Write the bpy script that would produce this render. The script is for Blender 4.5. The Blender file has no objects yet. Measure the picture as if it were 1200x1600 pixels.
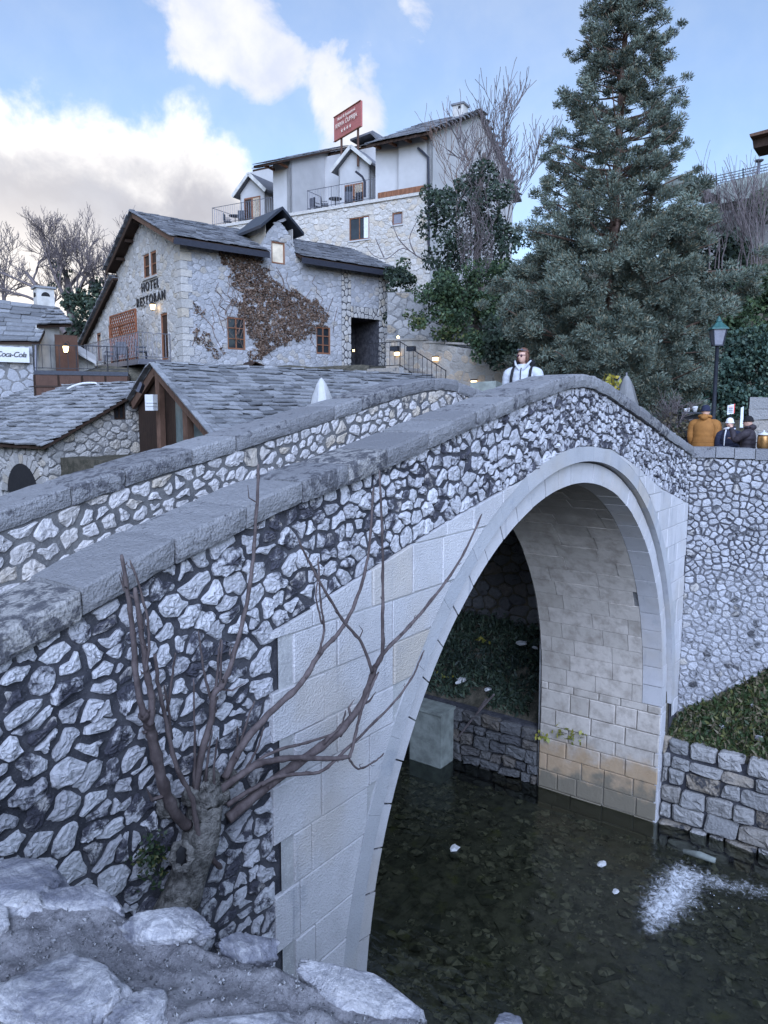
import bpy, bmesh, math, random
import numpy as np
from mathutils import Vector, Matrix, noise as mnoise

random.seed(7); RNG = np.random.default_rng(7)
scene = bpy.context.scene
COL = scene.collection
R_ = math.radians

# ------------------------------------------------------------------ camera
YAW, PIT, FPX = 0.6345, -0.1265, 1167.5
CAMP = Vector((-8.8654, -3.5592, 7.2681))
FW = Vector((math.cos(PIT)*math.cos(YAW), math.cos(PIT)*math.sin(YAW), math.sin(PIT)))
RT = Vector((math.sin(YAW), -math.cos(YAW), 0))
UP = RT.cross(FW)
RT2 = RT*math.cos(.0029) + UP*math.sin(.0029); UP2 = RT2.cross(FW)
RT, UP = RT2, UP2
cd = bpy.data.cameras.new('camera'); cam = bpy.data.objects.new('camera', cd); COL.objects.link(cam)
cd.sensor_fit = 'VERTICAL'; cd.sensor_height = 32; cd.sensor_width = 24; cd.lens = FPX/1600*32
cd.clip_start = .05; cd.clip_end = 3000
cam.matrix_world = Matrix(((RT.x, UP.x, -FW.x, CAMP.x), (RT.y, UP.y, -FW.y, CAMP.y), (RT.z, UP.z, -FW.z, CAMP.z), (0, 0, 0, 1)))
scene.camera = cam

# ------------------------------------------------------------------ world
SUN_AZ, SUN_EL = R_(220), R_(30)
w = bpy.data.worlds.new('World'); scene.world = w; w.use_nodes = True
def build_world():
    nt = w.node_tree; N = nt.nodes; L = nt.links
    for n in list(N): N.remove(n)
    out = N.new('ShaderNodeOutputWorld')
    sky = N.new('ShaderNodeTexSky'); sky.sky_type = 'NISHITA'; sky.sun_disc = False
    sky.sun_elevation = SUN_EL; sky.sun_rotation = math.pi/2 - SUN_AZ
    sky.air_density = 1.0; sky.dust_density = .3; sky.ozone_density = 3.5; sky.altitude = 100
    bg = N.new('ShaderNodeBackground'); bg.inputs[1].default_value = .08
    L.new(sky.outputs[0], bg.inputs[0])
    tc = N.new('ShaderNodeTexCoord')
    def mth(op, a, b=None, c=None, clamp=False):
        n = N.new('ShaderNodeMath'); n.operation = op; n.use_clamp = clamp
        for i, v in enumerate((a, b, c)):
            if v is None: continue
            if hasattr(v, 'links'): L.new(v, n.inputs[i])
            else: n.inputs[i].default_value = v
        return n.outputs[0]
    def dot(vec):
        n = N.new('ShaderNodeVectorMath'); n.operation = 'DOT_PRODUCT'
        L.new(tc.outputs['Generated'], n.inputs[0]); n.inputs[1].default_value = vec; return n.outputs['Value']
    def noi(scale, det, dist=0., off=(0, 0, 0), sc=(1, 1, 1)):
        m = N.new('ShaderNodeMapping'); m.inputs['Location'].default_value = off; m.inputs['Scale'].default_value = sc
        L.new(tc.outputs['Generated'], m.inputs[0])
        n = N.new('ShaderNodeTexNoise'); n.inputs['Scale'].default_value = scale; n.inputs['Detail'].default_value = det
        n.inputs['Roughness'].default_value = .58; n.inputs['Distortion'].default_value = dist
        L.new(m.outputs[0], n.inputs['Vector']); return n.outputs['Fac']
    def ramp(v, a, b, lo=0., hi=1.):
        n = N.new('ShaderNodeMapRange'); n.interpolation_type = 'SMOOTHSTEP'
        L.new(v, n.inputs[0]); n.inputs[1].default_value = a; n.inputs[2].default_value = b
        n.inputs[3].default_value = lo; n.inputs[4].default_value = hi; return n.outputs[0]
    def mixc(f, a, b):
        n = N.new('ShaderNodeMix'); n.data_type = 'RGBA'
        L.new(f, n.inputs[0])
        for i, v in ((6, a), (7, b)):
            if hasattr(v, 'links'): L.new(v, n.inputs[i])
            else: n.inputs[i].default_value = v
        return n.outputs[2]
    z = dot((0, 0, 1))
    bank = dot((math.cos(R_(88)), math.sin(R_(88)), 0))
    n1 = noi(5.5, 9, .25, (3.1, 1.7, 0)); n2 = noi(14, 8, .2, (0, 4, 2)); n3 = noi(2.4, 5, .1, (9, 2, 5))
    top = ramp(bank, .38, .80, -.10, .365)
    h = mth('ADD', mth('SUBTRACT', top, z), mth('MULTIPLY', mth('SUBTRACT', n1, .5), .21))
    h = mth('ADD', h, mth('MULTIPLY', mth('SUBTRACT', n2, .5), .12))
    d1 = ramp(h, -.012, .036)
    edge = ramp(h, .012, .10)
    white = (1.25, 1.22, 1.2, 1); grey = (.54, .54, .60, 1)
    c1 = mixc(edge, white, mixc(ramp(n2, .35, .65), grey, (.62, .63, .70, 1)))
    low = mth('MULTIPLY', ramp(z, .31, .12), ramp(mth('ADD', bank, mth('MULTIPLY', n1, .25)), .86, 1.03))
    c1 = mixc(low, c1, (1.30, 1.22, 1.14, 1))
    # wispy clouds higher up
    blobs = None
    for (d, s, a) in CLOUDS:
        v = ramp(dot(d), math.cos(s), 1.0, 0., a)
        blobs = v if blobs is None else mth('ADD', blobs, v)
    wsp = mth('ADD', blobs, mth('MULTIPLY', mth('SUBTRACT', noi(9, 12, .35, (1, 6, 3)), .5), 3.2))
    gen = mth('ADD', ramp(n3, .56, .72), mth('MULTIPLY', mth('SUBTRACT', n1, .5), .9))
    d2 = mth('MAXIMUM', ramp(wsp, .46, 1.15), mth('MULTIPLY', ramp(gen, .45, 1.0), ramp(dot(tuple(RT)), .1, -.35)))
    d2 = mth('MAXIMUM', mth('MULTIPLY', d2, .9), ramp(n3, .2, .75, .10, .28))
    c2 = mixc(ramp(n2, .3, .7), (.80, .84, 1.0, 1), (1.06, 1.05, 1.06, 1))
    bc = N.new('ShaderNodeBackground'); L.new(c2, bc.inputs[0]); bc.inputs[1].default_value = .36
    bb = N.new('ShaderNodeBackground'); L.new(c1, bb.inputs[0]); bb.inputs[1].default_value = .37
    m1 = N.new('ShaderNodeMixShader'); L.new(d2, m1.inputs[0]); L.new(bg.outputs[0], m1.inputs[1]); L.new(bc.outputs[0], m1.inputs[2])
    m2 = N.new('ShaderNodeMixShader'); L.new(d1, m2.inputs[0]); L.new(m1.outputs[0], m2.inputs[1]); L.new(bb.outputs[0], m2.inputs[2])
    L.new(m2.outputs[0], out.inputs[0])
def raydir(X, Y):
    return (FW + RT*((X-600)/FPX) + UP*((800-Y)/FPX))
CLOUDS = [(tuple(raydir(x, y).normalized()), s, a) for x, y, s, a in
          [(290, 30, .09, .62), (370, 75, .09, .72), (430, 115, .06, .6), (610, 25, .08, .62), (655, 30, .06, .5), (550, 130, .065, .7), (575, 200, .085, .8), (690, 190, .05, .4), (310, -60, .12, .5)]]
build_world()
sl = bpy.data.lights.new('sun', 'SUN'); sun = bpy.data.objects.new('sun', sl); COL.objects.link(sun)
sl.energy = 2.2; sl.angle = R_(55); sl.color = (.57, .695, 1)
sdir = Vector((math.cos(SUN_EL)*math.cos(SUN_AZ), math.cos(SUN_EL)*math.sin(SUN_AZ), math.sin(SUN_EL)))
sun.rotation_euler = sdir.to_track_quat('Z', 'Y').to_euler(); sun.location = (0, 20, 40)
vs = scene.view_settings; vs.view_transform = 'Standard'; vs.look = 'None'; vs.gamma = 1; vs.exposure = 1.5
try: vs.use_curve_mapping = False
except Exception: pass
scene.cycles.max_bounces = 6; scene.cycles.transparent_max_bounces = 12

# ------------------------------------------------------------------ helpers
def P(X, Y, D):                    # point seen at photograph position X,Y at depth D metres
    return CAMP + raydir(X, Y)*D
def hit(X, Y, p0, n):              # where that line of sight meets a wall plane
    d = raydir(X, Y); n = Vector(n); return CAMP + d*((Vector(p0)-CAMP).dot(n)/d.dot(n))
WT = {}
def wt(o): return WT.get(o.name, Vector((0, 0, 0))) if o is not None else Vector((0, 0, 0))
def tag(o, label=None, cat=None, group=None, kind=None):
    if label: o['label'] = label
    if cat: o['category'] = cat
    if group: o['group'] = group
    if kind: o['kind'] = kind
    return o
def thing(name, loc, label, cat, group=None):
    o = bpy.data.objects.new(name, None); COL.objects.link(o); o.location = loc; o.empty_display_size = .2
    WT[o.name] = Vector(loc)
    return tag(o, label, cat, group)
def place(name, me, mat, parent=None):
    o = bpy.data.objects.new(name, me); COL.objects.link(o)
    if mat is not None and len(me.materials) == 0: me.materials.append(mat)
    if parent is not None:
        o.parent = parent; o.location = -wt(parent)
    WT[o.name] = Vector((0, 0, 0))
    return o
def mesh(name, vf, mat=None, parent=None, smooth=False):
    v, f = vf
    me = bpy.data.meshes.new(name); me.from_pydata([tuple(p) for p in v], [], f); me.update()
    if smooth: me.polygons.foreach_set('use_smooth', [True]*len(me.polygons))
    return place(name, me, mat, parent)
def joined(vfs):
    V = []; F = []
    for v, f in vfs:
        n = len(V); V += [tuple(p) for p in v]; F += [tuple(i+n for i in q) for q in f]
    return V, F
def npmesh(name, V, k, mat, parent=None):      # V: (n*k,3) array, faces of k corners
    V = np.asarray(V, np.float32).reshape(-1, 3); nf = len(V)//k
    me = bpy.data.meshes.new(name); me.vertices.add(len(V)); me.vertices.foreach_set('co', V.ravel())
    me.loops.add(nf*k); me.loops.foreach_set('vertex_index', np.arange(nf*k, dtype=np.int32))
    me.polygons.add(nf); me.polygons.foreach_set('loop_start', np.arange(0, nf*k, k, dtype=np.int32))
    me.polygons.foreach_set('loop_total', np.full(nf, k, np.int32)); me.update(calc_edges=True)
    return place(name, me, mat, parent)
def pieces(name, vfs, mat, parent, limit=300, smooth=False, plural=None):
    def size(vf):
        a = np.array([tuple(p) for p in vf[0]]); c = a.mean(0) - np.array(CAMP)
        return -(np.ptp(a, axis=0)**2).sum()/max(.01, c@c)
    vfs = sorted(vfs, key=size)
    for vf in vfs[:limit]: mesh(name, vf, mat, parent, smooth)
    if len(vfs) > limit:
        o = mesh(plural or name+'s', joined(vfs[limit:]), mat, parent, smooth); o['kind'] = 'stuff'
def box(c, s, rz=0, jit=0):
    c = Vector(c); x, y, z = s[0]/2, s[1]/2, s[2]/2
    m = Matrix.Rotation(rz, 3, 'Z')
    v = [c + m @ Vector((a*x+random.uniform(-jit, jit), b*y+random.uniform(-jit, jit), d*z+random.uniform(-jit, jit)))
         for d in (-1, 1) for a, b in ((-1, -1), (1, -1), (1, 1), (-1, 1))]
    return v, [(3, 2, 1, 0), (4, 5, 6, 7), (0, 1, 5, 4), (1, 2, 6, 5), (2, 3, 7, 6), (3, 0, 4, 7)]
def hexa(b, t):                   # bottom 4 points, top 4 points
    return list(b)+list(t), [(3, 2, 1, 0), (4, 5, 6, 7), (0, 1, 5, 4), (1, 2, 6, 5), (2, 3, 7, 6), (3, 0, 4, 7)]
def beam(a, b, wd, hd, up=(0, 0, 1)):
    a, b = Vector(a), Vector(b); d = (b-a).normalized(); u = Vector(up)
    s = d.cross(u); s = s.normalized() if s.length > 1e-5 else Vector((1, 0, 0)); u = s.cross(d)
    q = [s*(-wd/2)-u*(hd/2), s*(wd/2)-u*(hd/2), s*(wd/2)+u*(hd/2), s*(-wd/2)+u*(hd/2)]
    return [a+k for k in q]+[b+k for k in q], [(3, 2, 1, 0), (4, 5, 6, 7), (0, 1, 5, 4), (1, 2, 6, 5), (2, 3, 7, 6), (3, 0, 4, 7)]
def tube(pts, rad, seg=8, cap=True):
    pts = [Vector(p) for p in pts]; n = len(pts)
    if not hasattr(rad, '__len__'): rad = [rad]*n
    V = []; F = []; prev = None
    for i, p in enumerate(pts):
        d = (pts[min(i+1, n-1)]-pts[max(i-1, 0)])
        d = d.normalized() if d.length > 1e-9 else Vector((0, 0, 1))
        if prev is None: prev = Vector((0, 0, 1)).cross(d) if abs(d.z) < .9 else Vector((1, 0, 0)).cross(d)
        s = (prev - d*prev.dot(d)); s = s.normalized() if s.length > 1e-6 else d.orthogonal().normalized()
        prev = s; t = d.cross(s)
        for k in range(seg):
            a = 2*math.pi*k/seg; V.append(p + (s*math.cos(a)+t*math.sin(a))*rad[i])
    for i in range(n-1):
        for k in range(seg):
            a = i*seg+k; b = i*seg+(k+1) % seg; F.append((a, b, b+seg, a+seg))
    if cap: F.append(tuple(range(seg-1, -1, -1))); F.append(tuple(range((n-1)*seg, n*seg)))
    return V, F
def smoothline(pts, sub=4, wob=0):
    pts = [Vector(p) for p in pts]; out = []
    for i in range(len(pts)-1):
        p0 = pts[max(i-1, 0)]; p1 = pts[i]; p2 = pts[i+1]; p3 = pts[min(i+2, len(pts)-1)]
        for k in range(sub):
            t = k/sub
            q = .5*((2*p1)+(p2-p0)*t+(2*p0-5*p1+4*p2-p3)*t*t+(3*p1-p0-3*p2+p3)*t**3)
            if wob: q = q+Vector((random.gauss(0, wob), random.gauss(0, wob), random.gauss(0, wob)))
            out.append(q)
    out.append(pts[-1]); return out
def lathe(c, prof, seg=12):
    V = []; F = []; c = Vector(c)
    for r, z in prof:
        for k in range(seg):
            a = 2*math.pi*k/seg; V.append(c+Vector((r*math.cos(a), r*math.sin(a), z)))
    for i in range(len(prof)-1):
        for k in range(seg):
            a = i*seg+k; b = i*seg+(k+1) % seg; F.append((a, b, b+seg, a+seg))
    F.append(tuple(range(seg-1, -1, -1))); F.append(tuple(range((len(prof)-1)*seg, len(prof)*seg)))
    return V, F
def ball(c, r, sub=2, sc=(1, 1, 1), amp=0, fr=3., seed=0):
    bm = bmesh.new(); bmesh.ops.create_icosphere(bm, subdivisions=sub, radius=1)
    c = Vector(c); V = []
    for v in bm.verts:
        p = v.co.copy()
        if amp: p = p*(1+amp*mnoise.fractal(p*fr+Vector((seed*3.1, seed*1.7, seed)), .9, 2, 4))
        V.append(c+Vector((p.x*r*sc[0], p.y*r*sc[1], p.z*r*sc[2])))
    F = [tuple(v.index for v in f.verts) for f in bm.faces]; bm.free(); return V, F

# ------------------------------------------------------------------ materials
class G:
    def __init__(s, name, rough=.8, metal=0., spec=.3):
        s.m = bpy.data.materials.new(name); s.m.use_nodes = True; s.nt = s.m.node_tree; s.N = s.nt.nodes; s.L = s.nt.links
        s.b = s.N['Principled BSDF']; s.b.inputs['Roughness'].default_value = rough; s.b.inputs['Metallic'].default_value = metal
        s.b.inputs['Specular IOR Level'].default_value = spec
        s.geo = s.N.new('ShaderNodeNewGeometry'); s.pos = s.geo.outputs['Position']
        s._r = None
    def val(s, n, i, v):
        if hasattr(v, 'links'): s.L.new(v, n.inputs[i])
        else: n.inputs[i].default_value = v
    def math(s, op, a, b=0., clamp=False):
        n = s.N.new('ShaderNodeMath'); n.operation = op; n.use_clamp = clamp; s.val(n, 0, a); s.val(n, 1, b); return n.outputs[0]
    def rnd(s):
        if s._r is None:
            oi = s.N.new('ShaderNodeObjectInfo')
            s._r = s.math('FRACT', s.math('ADD', oi.outputs['Random'], s.geo.outputs['Random Per Island']))
        return s._r
    def rnd2(s): return s.math('FRACT', s.math('MULTIPLY', s.rnd(), 17.31))
    def vec(s, shift=False, sc=(1, 1, 1)):
        p = s.pos
        if shift:
            c = s.N.new('ShaderNodeCombineXYZ'); r = s.math('MULTIPLY', s.rnd(), 37.); 
            for i in range(3): s.L.new(r, c.inputs[i])
            a = s.N.new('ShaderNodeVectorMath'); s.L.new(p, a.inputs[0]); s.L.new(c.outputs[0], a.inputs[1]); p = a.outputs[0]
        if sc != (1, 1, 1):
            m = s.N.new('ShaderNodeMapping'); m.inputs['Scale'].default_value = sc; s.L.new(p, m.inputs[0]); p = m.outputs[0]
        return p
    def noise(s, scale, det=5, rough=.55, dist=0, shift=False, sc=(1, 1, 1)):
        n = s.N.new('ShaderNodeTexNoise'); n.inputs['Scale'].default_value = scale; n.inputs['Detail'].default_value = det
        n.inputs['Roughness'].default_value = rough; n.inputs['Distortion'].default_value = dist
        s.L.new(s.vec(shift, sc), n.inputs['Vector']); return n.outputs['Fac']
    def voro(s, scale, feat='F1', shift=False, sc=(1, 1, 1), out='Distance'):
        n = s.N.new('ShaderNodeTexVoronoi'); n.feature = feat; n.inputs['Scale'].default_value = scale
        s.L.new(s.vec(shift, sc), n.inputs['Vector']); return n.outputs[out]
    def wave(s, scale, dist, sc=(1, 1, 1), dirn='X'):
        n = s.N.new('ShaderNodeTexWave'); n.bands_direction = dirn; n.inputs['Scale'].default_value = scale; n.inputs['Distortion'].default_value = dist
        n.inputs['Detail'].default_value = 4; s.L.new(s.vec(False, sc), n.inputs['Vector']); return n.outputs['Fac']
    def ramp(s, v, a, b, lo=0., hi=1.):
        n = s.N.new('ShaderNodeMapRange'); n.interpolation_type = 'SMOOTHSTEP'; s.val(n, 0, v)
        for i, q in enumerate((a, b, lo, hi)): n.inputs[i+1].default_value = q
        return n.outputs[0]
    def mix(s, f, a, b, mode='MIX'):
        n = s.N.new('ShaderNodeMix'); n.data_type = 'RGBA'; n.blend_type = mode; s.val(n, 0, f)
        for i, v in ((6, a), (7, b)): s.val(n, i, v if hasattr(v, 'links') else (*v, 1))
        return n.outputs[2]
    def z(s):
        n = s.N.new('ShaderNodeSeparateXYZ'); s.L.new(s.pos, n.inputs[0]); return n.outputs
    def color(s, c): s.val(s.b, 'Base Color', c if hasattr(c, 'links') else (*c, 1)); return s
    def bump(s, h, dist=.01, st=1.):
        n = s.N.new('ShaderNodeBump'); n.inputs['Distance'].default_value = dist; n.inputs['Strength'].default_value = st
        s.L.new(h, n.inputs['Height'])
        if s.b.inputs['Normal'].links: s.L.new(s.b.inputs['Normal'].links[0].from_socket, n.inputs['Normal'])
        s.L.new(n.outputs[0], s.b.inputs['Normal']); return s
    def emit(s, c, st): s.b.inputs['Emission Color'].default_value = (*c, 1); s.b.inputs['Emission Strength'].default_value = st; return s

def limestone(name, a, b, c=(.40, .34, .27), warm=.12, crust=.35, crustcol=(.07, .07, .075), bump=.012, nsc=1.0):
    g = G(name, .88, spec=.2)
    col = g.mix(g.rnd(), a, b)
    col = g.mix(g.ramp(g.rnd2(), 1-warm*2.2, 1.0), col, c)
    col = g.mix(g.ramp(g.noise(9*nsc, 6, .6, shift=True), .35, .75, 0, .55), col, tuple(x*.62 for x in a))
    col = g.mix(g.ramp(g.noise(60*nsc, 3, .6), .45, .8, 0, .35), col, tuple(x*.5 for x in a))
    cr = g.math('ADD', g.noise(4.5*nsc, 9, .68, .4), g.math('MULTIPLY', g.math('SUBTRACT', g.rnd2(), .5), .25))
    col = g.mix(g.ramp(cr, .72-crust*.45, .82-crust*.38), col, crustcol)
    g.color(col)
    h = g.math('ADD', g.noise(14*nsc, 8, .62, .3, shift=True), g.math('MULTIPLY', g.voro(22*nsc, shift=True), .35))
    g.bump(h, bump*2.2, .9)
    return g.m
def plain(name, c, rough=.7, metal=0., var=.15, nsc=12, bump=.0, spec=.3):
    g = G(name, rough, metal, spec)
    g.color(g.mix(g.ramp(g.noise(nsc, 5), .3, .7), tuple(x*(1-var) for x in c), tuple(min(1, x*(1+var)) for x in c)))
    if bump: g.bump(g.noise(nsc*3, 5), bump)
    return g.m
M = {}
M['rubble'] = limestone('rubble_limestone', (.56, .56, .585), (.36, .36, .385), (.42, .39, .36), .05, crust=.49, crustcol=(.06, .06, .075), bump=.010, nsc=1.9)
M['rubble_far'] = limestone('rubble_far', (.56, .54, .54), (.42, .41, .41), (.46, .40, .32), .16, crust=.2, bump=.014)
M['rubble_wing'] = limestone('rubble_wing', (.46, .46, .48), (.33, .33, .35), (.42, .39, .35), .06, crust=.32, bump=.012)
M['rubble_quay'] = limestone('quay_stone', (.36, .35, .34), (.22, .22, .22), (.30, .25, .19), .2, crust=.25, bump=.015)
M['rubble_shaded'] = limestone('shaded_stone', (.13, .13, .13), (.07, .07, .075), (.12, .10, .08), .2, crust=.2, bump=.015)  # dark copy of the quay stone, shade beyond the arch put into its colour
M['rubble_warm'] = limestone('wall_stone_warm', (.45, .43, .405), (.33, .32, .305), (.42, .37, .30), .16, crust=.05, bump=.015, nsc=.6)  # on the restaurant gable its warmth is light put into the colour
M['rubble_blue_shade'] = limestone('wall_stone_blue_shade', (.40, .40, .415), (.27, .275, .29), (.36, .33, .29), .10, crust=.06, bump=.015, nsc=.6)  # restaurant front: the gable's stone again, bluish shade put into its colour
M['hotel_stone'] = limestone('hotel_stone', (.54, .51, .47), (.46, .44, .41), (.50, .43, .34), .18, crust=.0, bump=.02, nsc=.5)
M['flag'] = limestone('flagstone', (.40, .36, .31), (.30, .28, .26), (.44, .35, .26), .25, crust=.02, bump=.01, nsc=.6)
M['coping'] = limestone('coping_stone', (.29, .29, .30), (.19, .19, .20), (.33, .32, .31), .05, crust=.35, crustcol=(.09, .09, .10), bump=.010, nsc=2.6)
M['crag'] = limestone('crag', (.60, .60, .62), (.52, .52, .54), (.5, .45, .4), .0, crust=.04, bump=.02, nsc=1.3)
def mk_crag():
    g = G('foreground_rock', .85, spec=.25)
    n = g.noise(6, 9, .68, .8, sc=(1, .7, 1.4))
    col = g.mix(g.ramp(n, .34, .60), (.17, .175, .215), (.64, .63, .65))
    v = g.ramp(g.math('ABSOLUTE', g.math('SUBTRACT', g.noise(9, 8, .7, 1.0), .5)), .0, .06, .45, 0)
    col = g.mix(v, col, (.18, .19, .24))
    col = g.mix(g.ramp(g.noise(55, 5, .7), .55, .8, 0, .6), col, (.20, .20, .23)); g.color(col)
    g.bump(g.noise(10, 10, .7, .6), .07, .9); g.bump(g.noise(80, 5, .65), .006, .8); return g.m
M['crag'] = mk_crag()
def mk_mortar(name, c, d, sc=30, bump=.012):
    g = G(name, .95, spec=.15)
    col = g.mix(g.ramp(g.noise(5, 8, .65), .35, .7), c, d)
    col = g.mix(g.ramp(g.voro(sc*2.2), .0, .35, .5, 0), col, tuple(min(1, x*1.9) for x in d))
    g.color(col); g.bump(g.noise(sc, 8, .65), bump); return g.m
M['mortar_dark'] = mk_mortar('dark_mortar', (.035, .036, .044), (.085, .085, .095))
M['mortar_far'] = mk_mortar('grey_mortar', (.10, .10, .105), (.17, .168, .165))
M['mortar_mid'] = mk_mortar('mid_mortar', (.13, .13, .13), (.22, .215, .21))
def mk_wingmortar():
    g = G('wing_mortar', .95, spec=.15); z = g.z()[2]
    nz = g.math('ADD', z, g.math('MULTIPLY', g.math('SUBTRACT', g.noise(1.1, 6), .5), 2.4))
    col = g.mix(g.ramp(g.noise(5, 8, .65), .35, .7), (.06, .06, .07), (.12, .12, .13)); col = g.mix(g.ramp(nz, 4.9, 3.6), col, (.24, .24, .25)); g.color(col); g.bump(g.noise(30, 8, .65), .012); return g.m
M['mortar_wing'] = mk_wingmortar()
M['mortar_mid2'] = mk_mortar('facade_mortar', (.22, .22, .225), (.31, .31, .315))
M['mortar_light'] = mk_mortar('light_mortar', (.36, .36, .36), (.46, .46, .45))
M['mortar_pale'] = mk_mortar('pale_mortar', (.30, .28, .25), (.38, .36, .33))
def mk_gravel():
    g = G('gravel', .8, spec=.3); g.color(g.mix(g.ramp(g.geo.outputs['Random Per Island'], .3, .8), (.05, .05, .055), (.25, .25, .26))); return g.m
M['gravel'] = mk_gravel()
M['mortar_hotel'] = mk_mortar('hotel_mortar', (.34, .31, .27), (.46, .42, .37))
def mk_rubblemortar():
    g = G('pebble_mortar', .93, spec=.2)
    col = g.mix(g.ramp(g.noise(14, 9, .75), .3, .7), (.19, .185, .20), (.42, .41, .43))
    col = g.mix(g.ramp(g.noise(170, 4, .7), .52, .68, 0, .8), col, (.46, .45, .47))
    col = g.mix(g.ramp(g.noise(110, 5, .7), .55, .72, 0, .75), col, (.05, .05, .06))
    g.color(col); g.bump(g.noise(30, 9, .75), .035, 1.); g.bump(g.noise(150, 4, .7), .006, .9); return g.m
M['pebble'] = mk_rubblemortar()
def mk_ashlar(name, a, b, streak=True, pick=.006, tan=.06):
    g = G(name, .85, spec=.2)
    col = g.mix(g.rnd(), a, b)
    col = g.mix(g.ramp(g.rnd2(), 1-tan, 1), col, (.46, .42, .37))
    col = g.mix(g.ramp(g.noise(3.2, 8, .65), .42, .75, 0, .4), col, tuple(x*.6 for x in a))
    col = g.mix(g.ramp(g.voro(70), .05, .45, .3, 0), col, tuple(x*.55 for x in a))
    col = g.mix(g.ramp(g.noise(.9, 4), .48, .68, 0, .5), col, (.44, .395, .34))
    if streak:
        col = g.mix(g.ramp(g.noise(2.2, 7, .6, sc=(3, 3, .28)), .60, .76, 0, .6), col, (.16, .18, .23))
        col = g.mix(g.ramp(g.noise(1.6, 7, .6, sc=(1, 1, 1.4)), .6, .75, 0, .5), col, (.20, .24, .29))
    g.color(col); g.bump(g.voro(70), pick, .9); g.bump(g.noise(8, 6), .008, .5); return g.m
M['ashlar'] = mk_ashlar('spandrel_ashlar', (.56, .55, .56), (.47, .465, .475), pick=.007)
M['voussoir'] = mk_ashlar('voussoir_stone', (.53, .52, .53), (.46, .455, .46), True, .003, .05)
M['hood'] = mk_ashlar('hood_stone', (.44, .44, .45), (.36, .37, .39), True, .004, .05)
def mk_barrel():
    g = G('barrel_stone', .85, spec=.2)
    col = g.mix(g.rnd(), (.53, .48, .425), (.44, .40, .35))
    col = g.mix(g.ramp(g.rnd2(), .8, 1), col, (.42, .38, .33))
    col = g.mix(g.ramp(g.noise(4, 8, .65), .4, .72, 0, .7), col, (.25, .215, .18))
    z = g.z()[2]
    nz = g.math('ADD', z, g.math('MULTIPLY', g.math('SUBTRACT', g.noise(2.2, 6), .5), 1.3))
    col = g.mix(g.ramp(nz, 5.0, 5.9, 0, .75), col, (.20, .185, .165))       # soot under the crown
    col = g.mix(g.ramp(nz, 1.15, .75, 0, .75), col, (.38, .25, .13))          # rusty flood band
    col = g.mix(g.ramp(nz, .62, .35, 0, .9), col, (.17, .155, .12))         # algae at the water line
    g.color(col); g.bump(g.noise(9, 8, .65), .02, .8); g.bump(g.noise(60, 4), .003, .6); return g.m
M['barrel'] = mk_barrel()
def mk_slate(name, a, b, lich=.4):
    g = G(name, .75, spec=.3)
    col = g.mix(g.rnd(), a, b)
    col = g.mix(g.ramp(g.noise(6, 8, .65, shift=True), .45, .7, 0, lich), col, tuple(min(1, x*1.5) for x in b))
    col = g.mix(g.ramp(g.rnd2(), .55, 1., 0, .65), col, tuple(x*.5 for x in a))
    col = g.mix(g.ramp(g.noise(25, 5, .6), .5, .75, 0, .6), col, tuple(x*.45 for x in a)); g.color(col)
    g.bump(g.noise(18, 7, .6, shift=True, sc=(1, 1, 2)), .02, .8); return g.m
M['slate'] = mk_slate('roof_slate', (.16, .165, .175), (.28, .285, .295))
M['slate_dark'] = mk_slate('roof_slate_dark', (.13, .135, .15), (.22, .225, .24))
M['slate_light'] = mk_slate('roof_slate_light', (.21, .215, .225), (.33, .33, .335), .55)
def mk_wood(name, c):
    g = G(name, .7, spec=.25)
    n = g.wave(9, 6, (1, 1, .25)); col = g.mix(n, tuple(x*.65 for x in c), c)
    g.color(g.mix(g.ramp(g.noise(4, 6), .4, .7, 0, .5), col, tuple(x*.5 for x in c))); g.bump(n, .003); return g.m
M['wood'] = mk_wood('brown_wood', (.25, .11, .06)); M['wood_mid'] = mk_wood('mid_wood', (.10, .052, .036)); M['wood_dark'] = mk_wood('dark_wood', (.045, .026, .018)); M['wood_red'] = mk_wood('red_wood', (.25, .09, .045))
M['beam'] = mk_wood('weathered_beam', (.14, .08, .055))
M['plaster'] = plain('white_plaster', (.40, .395, .39), .9, var=.06, nsc=1.2, bump=.004)
M['plaster_old'] = plain('old_plaster', (.46, .45, .42), .9, var=.18, nsc=2, bump=.008)
M['iron'] = plain('black_iron', (.022, .022, .026), .5, .3); M['iron_grey'] = plain('grey_iron', (.14, .14, .16), .5, .5)
M['metal_dark'] = plain('dark_sheet', (.03, .034, .045), .45, .2); M['white'] = plain('white_enamel', (.55, .55, .55), .5, var=.04)
M['glass'] = plain('window_glass', (.02, .025, .03), .06, var=.3, nsc=1.5, spec=.6)
M['dusty_glass'] = plain('dusty_glass', (.10, .13, .125), .25, var=.3, nsc=2, spec=.5)
M['warm_pane'] = plain('curtained_pane', (.62, .53, .40), .25, var=.2, nsc=2.2, spec=.5)
M['curtain'] = plain('curtain', (.6, .62, .64), .9, var=.1, nsc=6)
M['dark'] = plain('dark_interior', (.018, .018, .02), .9)
M['canvas'] = plain('parasol_canvas', (.20, .20, .20), .9, var=.12, nsc=5, bump=.004)
M['canvas_white'] = plain('parasol_white', (.46, .46, .46), .9, var=.08, nsc=5, bump=.004)
M['verdigris'] = plain('green_paint', (.03, .095, .09), .5, var=.2)
M['lamp_glass'] = plain('lantern_glass', (.20, .20, .23), .3, var=.1)
M['glow'] = G('lamp_glow').color((1, .75, .35)).emit((1, .68, .28), 3).m
M['glow_soft'] = G('lamp_glow_soft').color((1, .8, .5)).emit((1, .7, .32), 1.5).m
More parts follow.
